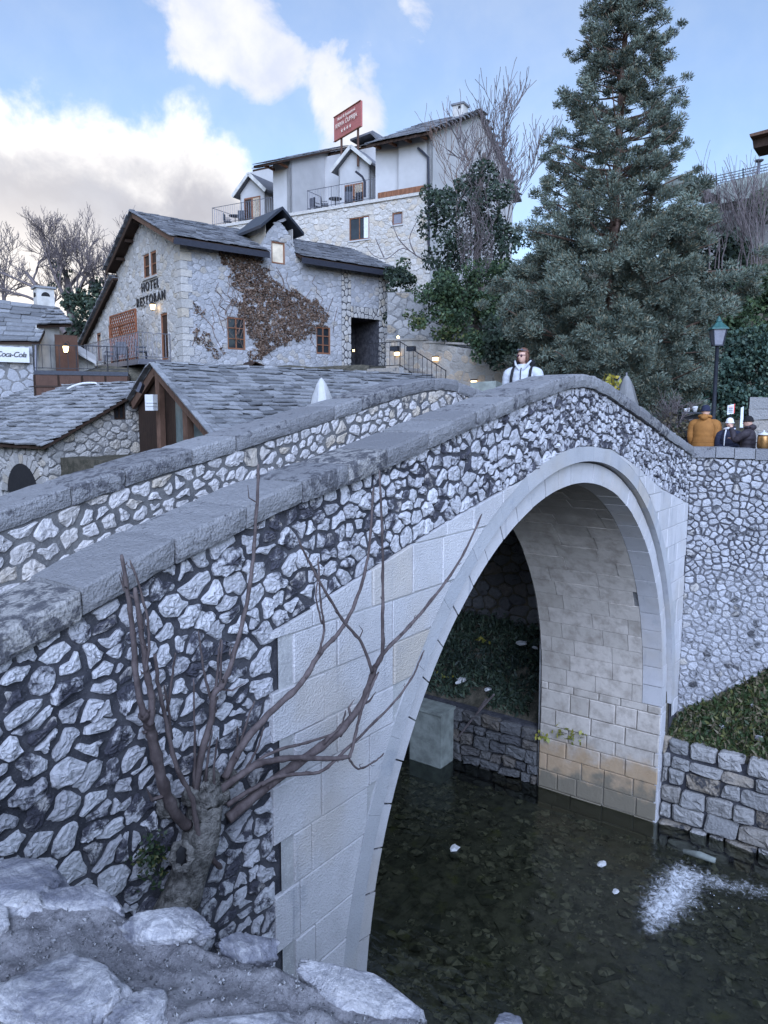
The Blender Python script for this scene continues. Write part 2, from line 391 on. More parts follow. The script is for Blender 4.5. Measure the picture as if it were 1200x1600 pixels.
M['sign_red'] = plain('sign_red', (.36, .115, .105), .5, var=.06); M['sign_ink'] = plain('sign_cream', (.72, .62, .52), .6, var=.03)
M['black_ink'] = plain('black_paint', (.02, .02, .022), .6)
M['red_paint'] = plain('red_paint', (.55, .06, .05), .5)
M['drain'] = plain('drain_pipe', (.035, .037, .05), .4, .3)
def mk_leaf(name, a, b, c, sc=2.0, tr=.25):
    g = G(name, .55, spec=.3)
    col = g.mix(g.ramp(g.noise(sc, 3), .35, .65), a, b)
    col = g.mix(g.ramp(g.geo.outputs['Random Per Island'], .6, 1.), col, c); g.color(col)
    try: g.b.inputs['Subsurface Weight'].default_value = 0
    except Exception: pass
    return g.m
M['cypress'] = mk_leaf('cypress_spray', (.06, .082, .066), (.17, .21, .17), (.17, .15, .095), 1.6)
M['ivy'] = mk_leaf('ivy_leaf', (.028, .05, .03), (.05, .085, .042), (.085, .12, .05), 1.2)
M['ivy_blue'] = mk_leaf('ivy_bluish', (.028, .055, .045), (.05, .09, .07), (.09, .13, .085), 1.2)
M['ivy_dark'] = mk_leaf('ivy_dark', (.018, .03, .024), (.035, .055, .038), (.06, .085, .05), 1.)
M['creeper'] = mk_leaf('dry_creeper', (.08, .050, .036), (.145, .095, .068), (.22, .155, .115), 1.6)
M['weed'] = mk_leaf('weed', (.022, .040, .016), (.05, .08, .03), (.12, .12, .04), 2.)
M['weed_dry'] = mk_leaf('dry_weed', (.10, .085, .055), (.15, .125, .08), (.07, .08, .04), 2.)
M['yellow_leaf'] = mk_leaf('yellow_leaf', (.32, .27, .04), (.20, .22, .05), (.36, .28, .05), 3.)
M['bark'] = plain('bark', (.11, .09, .08), .9, var=.35, nsc=14, bump=.02)
M['twig'] = plain('twig', (.12, .10, .10), .9, var=.3, nsc=6)
M['twig_brown'] = plain('twig_brown', (.13, .085, .065), .9, var=.3, nsc=6)
def mk_fig():
    g = G('fig_bark', .8, spec=.25)
    col = g.mix(g.ramp(g.noise(14, 6, .6, sc=(1, 1, .5)), .3, .7), (.055, .042, .042), (.125, .10, .098))
    col = g.mix(g.ramp(g.noise(60, 4), .6, .75, 0, .4), col, (.05, .035, .03))
    g.color(col); g.bump(g.noise(40, 5), .006); return g.m
M['fig'] = mk_fig()
M['fig_trunk'] = plain('fig_trunk', (.20, .19, .175), .9, var=.55, nsc=22, bump=.05)
M['soil'] = mk_mortar('soil', (.045, .04, .03), (.10, .085, .06), 12, .03)
M['scree'] = mk_mortar('bank_soil', (.05, .048, .036), (.12, .105, .08), 12, .04)
M['asphalt'] = plain('street_paving', (.14, .135, .13), .9, var=.2, nsc=4, bump=.01)
M['concrete'] = plain('concrete', (.20, .22, .20), .9, var=.25, nsc=5, bump=.01)

def dup(o, loc, rz=None, label=None):
    c = o.copy(); COL.objects.link(c); c.location = loc
    if rz is not None: c.rotation_euler = (0, 0, rz)
    if label: c['label'] = label
    for ch in list(o.children):
        d = ch.copy(); COL.objects.link(d); d.parent = c
        for g2 in list(ch.children):
            e = g2.copy(); COL.objects.link(e); e.parent = d
    return c
# ------------------------------------------------------------------ masonry generators
def clip(poly, nx, ny, c):         # keep nx*x+ny*y <= c
    out = []; n = len(poly)
    for i in range(n):
        a = poly[i]; b = poly[(i+1) % n]
        da = nx*a[0]+ny*a[1]-c; db = nx*b[0]+ny*b[1]-c
        if da <= 0: out.append(a)
        if (da < 0 < db) or (db < 0 < da):
            t = da/(da-db); out.append((a[0]+(b[0]-a[0])*t, a[1]+(b[1]-a[1])*t))
    return out
def area(p): return .5*sum(p[i][0]*p[(i+1) % len(p)][1]-p[(i+1) % len(p)][0]*p[i][1] for i in range(len(p)))
def cen(p):
    return (sum(q[0] for q in p)/len(p), sum(q[1] for q in p)/len(p))
def darts(bb, inside, rad, tries=9000, ax=1.3, var=.35):
    S = []; Rr = []; A = np.zeros((6000, 3)); n = 0
    for _ in range(tries):
        x = random.uniform(bb[0], bb[1]); y = random.uniform(bb[2], bb[3])
        if not inside(x, y): continue
        r = (rad(x, y) if callable(rad) else rad)*random.uniform(1-var, 1+var)
        if n:
            d = ((A[:n, 0]-x)/ax)**2+(A[:n, 1]-y)**2
            if (d < ((A[:n, 2]+r)*.5)**2).any(): continue
        A[n] = (x, y, r); n += 1
        if n >= 6000: break
    return A[:n]
def voronoi(S, planes=None, gap=.02, ax=1.3, k=16):
    out = []; X = S[:, 0]/ax; Y = S[:, 1]; n = len(S)
    for i in range(n):
        d = (X-X[i])**2+(Y-Y[i])**2; idx = np.argpartition(d, min(k, n-1))[:k+1]; idx = idx[np.argsort(d[idx])]
        r = 2.2*S[i, 2]; x0, y0 = X[i], Y[i]
        poly = [(x0-r, y0-r), (x0+r, y0-r), (x0+r, y0+r), (x0-r, y0+r)]
        for j in idx:
            if j == i: continue
            dx, dy = X[j]-x0, Y[j]-y0; L = math.hypot(dx, dy)
            if L < 1e-6: continue
            nx, ny = dx/L, dy/L
            poly = clip(poly, nx, ny, nx*x0+ny*y0+L/2-gap/2*random.uniform(.25, 1.9))
            if len(poly) < 3: break
        if len(poly) < 3: continue
        poly = [(p[0]*ax, p[1]) for p in poly]
        if planes:
            for (nx, ny, c) in planes(S[i, 0], S[i, 1]):
                poly = clip(poly, nx, ny, c)
                if len(poly) < 3: break
        if len(poly) >= 3 and area(poly) > .15*S[i, 2]**2*ax: out.append(poly)
    return out
def rocky(poly, wob=.06, cut=.22):
    n = len(poly); q = []
    for i in range(n):
        a = poly[i]; b = poly[(i+1) % n]; L = math.hypot(b[0]-a[0], b[1]-a[1])
        if L < 1e-5: continue
        c = min(cut, .45)
        q.append((a[0]+(b[0]-a[0])*c, a[1]+(b[1]-a[1])*c))
        if L > .06:
            nx, ny = (b[1]-a[1])/L, -(b[0]-a[0])/L; o = random.gauss(-.3, 1)*wob*L*.5
            q.append((a[0]+(b[0]-a[0])*.5+nx*o, a[1]+(b[1]-a[1])*.5+ny*o))
        q.append((a[0]+(b[0]-a[0])*(1-c), a[1]+(b[1]-a[1])*(1-c)))
    return q
def stone(poly, fr, h=.04, back=.04, nz=.25, fine=False):
    n = len(poly); c = cen(poly); V = []; F = []
    tx, ty = random.gauss(0, .18), random.gauss(0, .18)
    sz = math.sqrt(abs(area(poly)))
    ringsets = [(1.0, -back, 0), (1.0, h*.35, .1), (.86, h*.85, nz), (.5, h*1.05, nz)]
    if fine: ringsets = [(1.0, -back, 0), (1.0, h*.25, .15), (.93, h*.7, nz*.7), (.78, h*.95, nz), (.55, h*1.05, nz), (.28, h*1.08, nz)]
    for s, hh, z in ringsets:
        for (x, y) in poly:
            k = s + (random.gauss(0, .035) if z else 0) if s < 1 else s
            px, py = c[0]+(x-c[0])*k, c[1]+(y-c[1])*k
            t = ((x-c[0])*tx+(y-c[1])*ty)*k if hh > 0 else 0
            V.append(fr(px, py, hh+t*min(1, h/.03)*.6+random.gauss(0, h*z)))
    V.append(fr(c[0], c[1], h*1.05+random.gauss(0, h*nz)))
    m = len(ringsets)
    for r in range(m-1):
        for i in range(n):
            a = r*n+i; b = r*n+(i+1) % n; F.append((a, b, b+n, a+n))
    for i in range(n): F.append(((m-1)*n+i, (m-1)*n+(i+1) % n, m*n))
    return V, F
def block(poly, fr, h=.01, back=.05, bev=.006):
    n = len(poly); c = cen(poly); V = []; F = []
    for s, hh in ((0, -back), (0, h-bev), (bev, h)):
        for (x, y) in poly:
            d = max(.001, math.hypot(x-c[0], y-c[1])); k = 1-1.3*s/d
            V.append(fr(c[0]+(x-c[0])*k, c[1]+(y-c[1])*k, hh))
    for r in range(2):
        for i in range(n):
            a = r*n+i; b = r*n+(i+1) % n; F.append((a, b, b+n, a+n))
    F.append(tuple(range(2*n, 3*n))); return V, F
def frame(o, u, v):
    o = Vector(o); u = Vector(u).normalized(); v = Vector(v).normalized(); n = u.cross(v)
    return lambda x, y, w=0: o+u*x+v*y+n*w
def holes_planes(holes, reach=.5, mg=.02):
    def f(x, y):
        out = []
        for (a, b, c, d) in holes:
            dx = max(a-x, x-b); dy = max(c-y, y-d)
            if max(dx, dy) > reach: continue
            if dx > dy: out.append((1, 0, a-mg) if x < a else (-1, 0, -(b+mg)))
            else: out.append((0, 1, c-mg) if y < c else (0, -1, -(d+mg)))
        return out
    return f
def in_holes(holes, x, y, m=.03): return any(a-m < x < b+m and c-m < y < d+m for a, b, c, d in holes)
def rubble(bb, inside, rad, fr, planes=None, gap=.03, ax=1.3, h=(.02, .05), tries=9000, var=.35, wob=.09, fine=None, lloyd=1, cut=.2, nz=.25, shear=None):
    if shear:                          # stones bedded along a sloping course
        in0, fr0, pl0, sh0 = inside, fr, planes, shear
        ss = lambda x: (sh0(x+.3)-sh0(x-.3))/.6
        inside = lambda x, v: in0(x, v+sh0(x)); fr = lambda x, v, w=0: fr0(x, v+sh0(x), w)
        def planes(x, v):
            o = []; s = ss(x); k = sh0(x)-s*x
            for (nx, nz_, c) in pl0(x, v+sh0(x)):   # nx*x+nz*(v+s*x+k)<=c
                a_, b_, c_ = nx+nz_*s, nz_, c-nz_*k; L = math.hypot(a_, b_); o.append((a_/L, b_/L, c_/L))
            return o
        if rad and callable(rad): r0 = rad; rad = lambda x, v: r0(x, v+sh0(x))
        if fine: f0 = fine; fine = lambda x, v: f0(x, v+sh0(x))
    S = darts(bb, inside, rad, tries, ax, var)
    for _ in range(lloyd):
        P2 = voronoi(S, planes, 0, ax)
        if len(P2) == len(S):
            C = np.array([cen(p) for p in P2]); S[:, :2] = S[:, :2]*.5+C*.5
    res = []
    for p in voronoi(S, planes, gap, ax):
        q = rocky(p, wob, cut)
        if len(q) < 3: continue
        hh = random.uniform(*h)
        c = cen(p); res.append(stone(q, fr, hh, nz=nz, fine=bool(fine and fine(c[0], c[1]))))
    return res
def coursed(x0, x1, y0, y1, hs, ls, fr, keep=None, planes=None, gap=.006, h=.006, back=.05, bev=.006, jit=.004, rough=False):
    res = []; y = y0; row = 0
    while y < y1-.02:
        hh = random.uniform(*hs); yt = min(y1, y+hh)
        if y1-yt < hs[0]*.45: yt = y1
        x = x0-random.uniform(0, ls[0])
        while x < x1:
            L = random.uniform(*ls); a, b = max(x, x0), min(x+L, x1); x += L
            if b-a < .05: continue
            p = [(a+gap, y+gap), (b-gap, y+gap), (b-gap, yt-gap), (a+gap, yt-gap)]
            if keep and not keep((a+b)/2, (y+yt)/2): continue
            if planes:
                p0 = cen(p)
                for (nx, ny, c) in planes(p0[0], p0[1]):
                    p = clip(p, nx, ny, c)
                    if len(p) < 3: break
            if len(p) < 3 or area(p) < .008: continue
            if rough: res.append(stone(rocky([(px+random.gauss(0, gap), py+random.gauss(0, gap)) for px, py in p], .03, .1), fr, h*random.uniform(.6, 1.4), back))
            else: res.append(block(p, fr, h+random.uniform(-jit, jit), back, bev))
        y = yt; row += 1
    return res
def interp(t):
    xs = [a for a, _ in t]; ys = [b for _, b in t]
    return lambda x: float(np.interp(x, xs, ys))

# ------------------------------------------------------------------ ground, river, terraces
STREET = 5.72
def wall_base_z(y):                # foot of the wing wall on the right bank, y<0
    return 1.6 - .78*y if y > -4 else 4.7
def wing_x(y): return 5.08-.42*y
def ground_z(x, y):
    if x < -5.65: 
        return 3.3 if (x > -7.75 and y < 0) else (5.55 if y < 0 else 5.4)
    if x <= 4.55:
        return -.5
    if y < 0:
        if x < wing_x(y)+.9: 
            t = (x-4.55)/max(.05, wing_x(y)-4.55); return 1.45+t*(wall_base_z(y)-1.45)
    elif y > 2.29:
        if x < 7.35 and y < 15.2: return 1.15+(x-4.55)/2.35*1.25
    # street and the hillside behind it
    hz = STREET
    if y > 9: hz = STREET+min(1, (y-9)/6)*.2
    a = (x-11.5)*.55+(y-18)*.33
    if a > 0: hz += min(a, 3.2)*1.15
    b = (x-24)*.75+max(0, (y-30))*.1-max(0, 8-y)*(-.25)
    if b > 0: hz += min(b, 9)*.9
    if y > 60: hz += 0
    return min(hz, 15.5)
def build_ground():
    xs = [-400, -120, -40, -20, -12, -9.5, -8.6, -7.76, -7.74, -6.6, -5.66, -5.64, -5, -4, -2, 0, 2, 3.4, 4.54, 4.56]+list(np.arange(4.9, 9, .35))+list(np.arange(9, 60, 1.5))+[66, 80, 110, 160, 260, 500, 900]
    ys = [-400, -120, -40, -20, -12, -8, -6, -5, -4, -3.5, -3, -2.5, -2, -1.5, -1, -.5, -.05, .05, 1, 2.2, 2.4]+list(np.arange(3, 15, .6))+[15.05]+list(np.arange(16, 60, 1.5))+[66, 80, 110, 160, 260, 500, 900]
    V = []; F = []; ny = len(ys)
    for x in xs:
        for y in ys:
            z = ground_z(x, y); n = mnoise.fractal(Vector((x*.9, y*.9, 0)), 1, 2, 4)
            V.append((x, y, z+(n*.07 if z > 0 and (x < 7 and x > 4.6) else n*.02)))
    for i in range(len(xs)-1):
        for j in range(ny-1):
            a = i*ny+j; F.append((a, a+ny, a+ny+1, a+1))
    o = mesh('ground', (V, F), M['scree'], smooth=False); o['kind'] = 'structure'
build_ground()
for nm, q in (('street', [(5.12, 0), (8.6, -8.2), (40, -8.2), (40, 0)]), ('street', [(6.99, 2.35), (6.99, 15.1), (9, 15.1), (9, 2.35)])):
    o = mesh(nm, ([(x, y, STREET+.006) for x, y in q], [(0, 1, 2, 3)]), M['asphalt']); o['kind'] = 'structure'

# ------------------------------------------------------------------ stone bridge
RAD, ZC, WID = 4.28, 2.176, 2.291
ztop = interp([(-10, 5.55), (-7.05, 6.31), (-6.66, 6.43), (-6.22, 6.57), (-5.4, 6.78), (-4.1, 7.04), (-2.69, 7.34), (-1.7, 7.55), (-1.1, 7.67), (-.6, 7.75), (-.15, 7.79), (.2, 7.775), (.86, 7.67), (2.03, 7.42), (3.33, 7.13), (5.08, 6.76), (6.4, 6.7), (9, 6.7)])
COPH = .152
bnd = interp([(-5.36, 5.84), (-4.8, 5.97), (-4, 6.15), (-3, 6.37), (-2.2, 6.52), (-1.5, 6.65), (-.7, 6.86), (0, 6.92), (1, 6.85), (2.2, 6.52), (3.2, 6.18), (5.0, 5.76), (9, 5)])
bridge = thing('stone_bridge', (0, 1.14, 0), 'single arched pale stone footbridge humped over the river', 'bridge')
def face_sheet(y, low, high, xs, flip=False):
    V = []; F = []
    for x in xs: V += [(x, y, low(x)), (x, y, high(x))]
    for i in range(len(xs)-1):
        q = (2*i, 2*i+2, 2*i+3, 2*i+1); F.append(q[::-1] if flip else q)
    return V, F
def arch_low(r, zend=-.5): return lambda x: ZC+math.sqrt(max(0, r*r-x*x)) if abs(x) < r-.0 else zend
XS = sorted(set(list(np.arange(-9.6, 5.2, .12))+[-4.62, -4.621, 4.62, 4.621, 5.12]))
low_s = arch_low(4.62)
topm = lambda x: ztop(x)-.02
mesh('mortar_face', face_sheet(-.055, low_s, topm, XS), M['mortar_dark'], bridge)
mesh('rear_face', face_sheet(WID+.02, arch_low(4.3), topm, sorted(set(list(np.arange(-9.6, 9, .15))+[-4.3, -4.301, 4.3, 4.301])), True), M['mortar_mid'], bridge)
deck = lambda x: ztop(x)-1.02
PI_, PO_ = .36, WID-.40           # inner faces of near and far parapets
V = []; F = []
xs = list(np.arange(-9.6, 9, .3))
for x in xs: V += [(x, PI_-.1, deck(x)), (x, PO_+.1, deck(x))]
mesh('walkway', (V, [(2*i, 2*i+2, 2*i+3, 2*i+1) for i in range(len(xs)-1)]), M['asphalt'], bridge)
mesh('parapet_inner_face', face_sheet(PI_, lambda x: deck(x)-.2, topm, XS, True), M['mortar_mid'], bridge)
mesh('parapet_inner_face', face_sheet(PO_, lambda x: deck(x)-.2, topm, sorted(list(np.arange(-9.6, 9, .2)))), M['mortar_far'], bridge)
# rubble of the near face
frF = lambda x, z, wv=0: Vector((x, -.058-wv, z))
toe = -5.36
def tooth(z): return -5.36+(.14 if int(z/.36+100) % 2 else -.06)
def rub_low(x, z): return bnd(x) if x > toe-.02 else 2.2
def ins(x, z): return z < ztop(x)-COPH-.02 and z > (bnd(x)+.03 if x > toe-.06 else 2.2) and x < 5.02
def tangent(fn, x, sgn, off=0):    # half plane below (sgn 1) or above (-1) a curve
    e = .15; s = (fn(x+e)-fn(x-e))/(2*e); L = math.hypot(s, 1); c = (fn(x)-s*x)/L
    return (-s/L, 1/L, c+off) if sgn > 0 else (s/L, -1/L, -c+off)
def pl_face(x, z):
    o = [tangent(ztop, x, 1, -COPH-.012), (1, 0, 5.05)]
    if x > toe-.02: o.append(tangent(bnd, x, -1, -.006))
    if x < toe and z < bnd(toe): o.append((1, 0, -5.395))
    elif x < toe+.0: o.append((1, 0, toe+.3))
    return o
near = rubble((-9.4, 5.02, -4, 1.7), ins, lambda x, z: .118 if x < -5.4 else (.105 if x < -1 else .092), frF, pl_face, shear=lambda x: (.5 if x < -3 else .5+.5*min(1, (x+3)/2))*(ztop(x)-7.25)+7, gap=.023, ax=1.3, h=(.008, .026), tries=46000, var=.68, wob=.19, lloyd=0, cut=.09, fine=lambda x, z: x < -4.2 and z > 3.6, nz=.26)
pieces('rubble_stone', near, M['rubble'], bridge, 300, plural='small_rubble_stones')
# spandrel ashlar, left and right of the arch
mesh('ashlar_joints', face_sheet(-.075, arch_low(4.62, 1.9), lambda x: bnd(x)-.005, list(np.arange(-5.34, 5.0, .1))), M['mortar_light'], bridge)
frA = lambda x, z, wv=0: Vector((x, -.080-wv, z))
def pl_ash(x, z):
    o = [tangent(bnd, x, 1, -.004), (1, 0, 5.0), (-1, 0, -(tooth(z)+.006))]
    d = Vector((x, z-ZC)); r = d.length; n = d/r
    o.append((-n.x, -n.y, -(4.735+n.y*ZC)))
    return o
keepA = lambda x, z: math.hypot(x, z-ZC) > 4.6 and z < bnd(x)+.3
pieces('ashlar_block', coursed(-5.55, -.2, 2.0, 7.0, (.30, .44), (.45, .95), frA, keepA, pl_ash, gap=.007, h=.012, jit=.006), M['ashlar'], bridge)
pieces('ashlar_block', coursed(.2, 5.0, 1.9, 7.0, (.30, .42), (.4, .75), frA, keepA, pl_ash, gap=.006, h=.010), M['ashlar'], bridge)
# hood band and voussoir ring
def arcblock(r0, r1, a0, a1, y0, y1, gap=.005, seg=3):
    V = []; F = []
    for k in range(seg+1):
        a = a0+(a1-a0)*k/seg + (gap/r0 if k == 0 else (-gap/r0 if k == seg else 0)); c, s = math.cos(a), math.sin(a)
        V += [(r0*c, y0, ZC+r0*s), (r1*c, y0, ZC+r1*s), (r1*c, y1, ZC+r1*s), (r0*c, y1, ZC+r0*s)]
    for k in range(seg):
        b = 4*k
        for i in range(4): F.append((b+i, b+4+i, b+4+(i+1) % 4, b+(i+1) % 4))
    F.append((0, 1, 2, 3)); n = 4*seg; F.append((n+3, n+2, n+1, n)); return V, F
nv = 37
for i in range(nv):
    j = random.uniform(-.006, .006)
    mesh('voussoir', arcblock(RAD+random.uniform(-.003, .003), 4.53, math.pi*i/nv, math.pi*(i+1)/nv, -.0+j*.8, .34, .0075), M['voussoir'], bridge)
mesh('ring_back', arcblock(4.34, 4.60, 0.001, math.pi-.001, .012, .3, 0, 48), M['mortar_dark'], bridge)
nh = 23
for i in range(nh):
    mesh('hood_stone', arcblock(4.555, 4.738, math.pi*i/nh, math.pi*(i+1)/nh, -.087+random.uniform(-.003, .003), .1, .0015, 4), M['hood'], bridge)
# barrel: stone courses along the vault, then the vertical piers
mesh('barrel_joints', ([(r*math.cos(a), y, ZC+r*math.sin(a)) for r in (RAD+.02,) for a in np.linspace(-.0, math.pi, 60) for y in (.3, WID)], [(2*i, 2*i+1, 2*i+3, 2*i+2) for i in range(59)]), M['mortar_mid'], bridge)
for sx in (1, -1): mesh('pier_joints', box((sx*(RAD+.25), WID/2+.002, ZC/2-.3), (.46, WID-.01, ZC+.55)), M['mortar_pale'], bridge)
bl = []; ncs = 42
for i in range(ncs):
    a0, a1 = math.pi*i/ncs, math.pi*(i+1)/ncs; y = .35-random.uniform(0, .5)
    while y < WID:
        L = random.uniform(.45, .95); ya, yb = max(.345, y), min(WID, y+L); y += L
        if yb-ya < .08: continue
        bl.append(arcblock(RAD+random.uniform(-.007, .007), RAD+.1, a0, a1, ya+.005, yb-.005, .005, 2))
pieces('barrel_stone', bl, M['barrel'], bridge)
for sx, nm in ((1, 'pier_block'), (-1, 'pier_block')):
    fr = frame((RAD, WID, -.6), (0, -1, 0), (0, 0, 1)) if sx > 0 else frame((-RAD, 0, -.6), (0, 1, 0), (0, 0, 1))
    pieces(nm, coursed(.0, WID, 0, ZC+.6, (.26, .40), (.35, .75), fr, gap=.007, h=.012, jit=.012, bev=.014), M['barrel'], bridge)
frP = frame((RAD, -.0, -.6), (1, 0, 0), (0, 0, 1))
pieces('pier_block', coursed(.0, .5, 0, ZC+.6, (.26, .40), (.5, .6), frame((RAD-.01, .0, -.6), (1, 0, 0), (0, 0, 1)), gap=.006, h=.012), M['ashlar'], bridge)
frL = frame((-6.2, -.02, -.6), (1, 0, 0), (0, 0, 1))
pieces('pier_block', coursed(.0, 1.92, 0, 2.9, (.3, .45), (.5, .9), frL, gap=.006, h=.012), M['ashlar'], bridge)
# copings
def coping_run(yf, yb, x0, x1, ls, mat, over=.03):
    x = x0
    while x < x1:
        L = random.uniform(*ls); a, b = x+.009, min(x+L, x1)-.009; x += L
        n = 9; V = []; F = []; dy = random.uniform(-.012, .012); dz = random.uniform(-.012, .012); q = random.uniform(.0, .03)
        prof = [(yf+.01, 0), (yf-.0, .03), (yf-.006, .08), (yf, COPH-.014-q*.3), (yf+.014, COPH), (yf+.14, COPH+.002), ((yf+yb)/2+.05, COPH+.002), (yb-.014, COPH), (yb, COPH-.014), (yb, .0)]
        for k in range(n+1):
            xx = a+(b-a)*k/n; e = .007 if k in (0, n) else 0
            for i, (py, pz) in enumerate(prof):
                j = lambda s: random.gauss(0, s)
                V.append((xx+j(.002), py+dy+j(.003)+(e if i in (1, 2, 3) else (-e if i in (8, 9) else 0)), ztop(xx)-COPH+pz+dz-(e if i in (4, 5, 6, 7) else 0)+j(.0022)))
        m = len(prof)
        for k in range(n):
            for i in range(m): F.append((k*m+i, k*m+(i+1) % m, (k+1)*m+(i+1) % m, (k+1)*m+i)[::-1])
        F.append(tuple(range(m))); F.append(tuple(range(n*m+m-1, n*m-1, -1)))
        mesh('coping_stone', (V, F), mat, bridge)
coping_run(-.125, .385, -9.4, 5.2, (.34, .62), M['coping'])
coping_run(PO_-.035, WID+.05, -9.4, 6.6, (.45, .8), M['coping'])
# rubble on the inner face of the far parapet
frB = lambda x, z, wv=0: Vector((x, PO_-wv, z))
pl_far = lambda x, z: [tangent(ztop, x, 1, -COPH-.012), tangent(deck, x, -1, -.01)]
far = rubble((-7.6, 1.6, -1.3, .3), lambda x, z: deck(x)+.02 < z < ztop(x)-COPH-.02, .112, frB, pl_far, shear=ztop, gap=.026, ax=1.4, h=(.008, .022), tries=14000, var=.5, wob=.16, lloyd=0, cut=.14, fine=None)
pieces('parapet_stone', far, M['rubble_far'], bridge, 300, plural='small_parapet_stones')

# ------------------------------------------------------------------ wing wall and quay walls on the right bank
wing = thing('wing_wall', (5.5, -1.2, 2), 'tall grey rubble retaining wall beside the bridge with flat coping', 'wall')
uw = Vector((.42, -1, 0)).normalized(); frW0 = frame((5.08, -.06, 0), uw, (0, 0, 1))
frW = lambda s, z, wv=0: frW0(s, z, -wv) if False else frW0(s, z, wv)
nW = uw.cross(Vector((0, 0, 1)))
sgn = 1 if nW.x < 0 else -1
frW = lambda s, z, wv=0: frW0(s, z, wv*sgn)
wtop = lambda s: 6.76-.03*s
V = [frW(0, .9, -.01), frW(7, .9, -.01), frW(7, wtop(7)-.02, -.01), frW(0, wtop(0)-.02, -.01), frW(0, .9, -.4), frW(7, .9, -.4), frW(7, wtop(7)-.02, -.4), frW(0, wtop(0)-.02, -.4)]
mesh('mortar_core', hexa(V[:4], V[4:]), M['mortar_wing'], wing)
wst = rubble((.02, 4.2, 1.2, 6.7), lambda s, z: z > 1.35+.6*s and z < wtop(s)-.19, .105, frW, lambda s, z: [tangent(wtop, s, 1, -.19), (-1, 0, -.01)], gap=.022, ax=1.1, h=(.010, .024), tries=22000, var=.5, wob=.16, lloyd=0, cut=.14)
pieces('wall_stone', wst, M['rubble_wing'], wing, 300, plural='small_wall_stones')
s = .0
while s < 7:
    L = random.uniform(.3, .42); z0 = wtop(s)-.18+random.uniform(-.01, .01)
    c = [frW(a, z, wv) for z in (z0, z0+.18) for a, wv in ((s+.006, .06), (s+L-.006, .06), (s+L-.006, -.42), (s+.006, -.42))]
    mesh('coping_stone', hexa(c[:4], c[4:]), M['coping'], wing); s += L
quay = thing('quay_wall', (4.45, -3, 0), 'low wall of big squared blocks at the water upstream of the pier', 'wall')
frQ0 = frame((4.40, -.02, -.6), (0, -1, 0), (0, 0, 1))
frQ = lambda s, z, wv=0: frQ0(s, z, wv)+Vector((.06*(z-.6), 0, 0)) if frQ0(0, 0, 1).x < frQ0(0, 0, 0).x else frQ0(s, z, -wv)+Vector((.06*(z-.6), 0, 0))
mesh('mortar_core', box((4.75, -5.02, .42), (.54, 10, 2.0)), M['mortar_dark'], quay)
pieces('quay_stone', coursed(0, 6.5, .1, 2.18, (.2, .36), (.26, .6), frQ, gap=.018, h=.05, back=.2, rough=True), M['rubble_quay'], quay)
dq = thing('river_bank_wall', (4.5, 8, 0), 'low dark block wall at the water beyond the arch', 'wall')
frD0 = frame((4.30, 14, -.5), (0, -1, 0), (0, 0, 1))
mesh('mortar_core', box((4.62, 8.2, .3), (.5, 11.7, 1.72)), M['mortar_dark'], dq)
pieces('quay_stone', coursed(6.4, 11.68, 0, 1.65, (.18, .30), (.22, .5), frD0, gap=.015, h=.05, back=.2, rough=True), M['rubble_shaded'], dq, 120)
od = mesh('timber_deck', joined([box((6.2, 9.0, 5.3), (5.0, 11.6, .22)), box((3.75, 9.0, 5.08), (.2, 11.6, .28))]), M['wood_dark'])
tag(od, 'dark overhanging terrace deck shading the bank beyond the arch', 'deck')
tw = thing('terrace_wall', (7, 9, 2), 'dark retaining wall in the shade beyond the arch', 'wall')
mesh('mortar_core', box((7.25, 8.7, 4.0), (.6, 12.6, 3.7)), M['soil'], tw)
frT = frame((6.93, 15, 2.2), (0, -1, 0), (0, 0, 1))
pieces('wall_stone', rubble((8, 12.6, 0, 3.4), lambda s, z: True, .26, frT, lambda s, z: [(0, 1, 3.5), (0, -1, 0.1)], gap=.03, tries=2500), M['rubble_shaded'], tw, 200)
ab = mesh('concrete_block', joined([box((3.98, 4.62, .40), (.5, .78, 1.5)), box((3.98, 4.62, 1.17), (.56, .84, .06))]), M['concrete'])
tag(ab, 'grey green concrete block standing in the river under the bank', 'concrete block')
# left bank walls and an unseen house added to block low light
nb = thing('unseen_shade_house', (-9.5, 12, 5), 'plain stone house on the near bank behind the far parapet', 'building')
mesh('wall', box((-9.6, 12, 4.4), (7.4, 14, 9)), M['rubble_quay'], nb)
mesh('roof', hexa([(-13.6, 4.7, 8.9), (-5.6, 4.7, 8.9), (-5.6, 19.3, 8.9), (-13.6, 19.3, 8.9)], [(-9.7, 4.7, 10.8), (-9.5, 4.7, 10.8), (-9.5, 19.3, 10.8), (-9.7, 19.3, 10.8)]), M['slate'], nb)
lq = mesh('left_bank_wall', joined([box((-7.97, -7.9, 2.8), (.42, 15.5, 5.5)), box((-5.9, -7.8, 1.4), (.5, 15.3, 3.8))]), M['rubble_quay'])
tag(lq, 'rough stone river wall under the near bank parapet', 'wall')
def onz(X, Y, z): d = raydir(X, Y); return CAMP+d*((z-CAMP.z)/d.z)
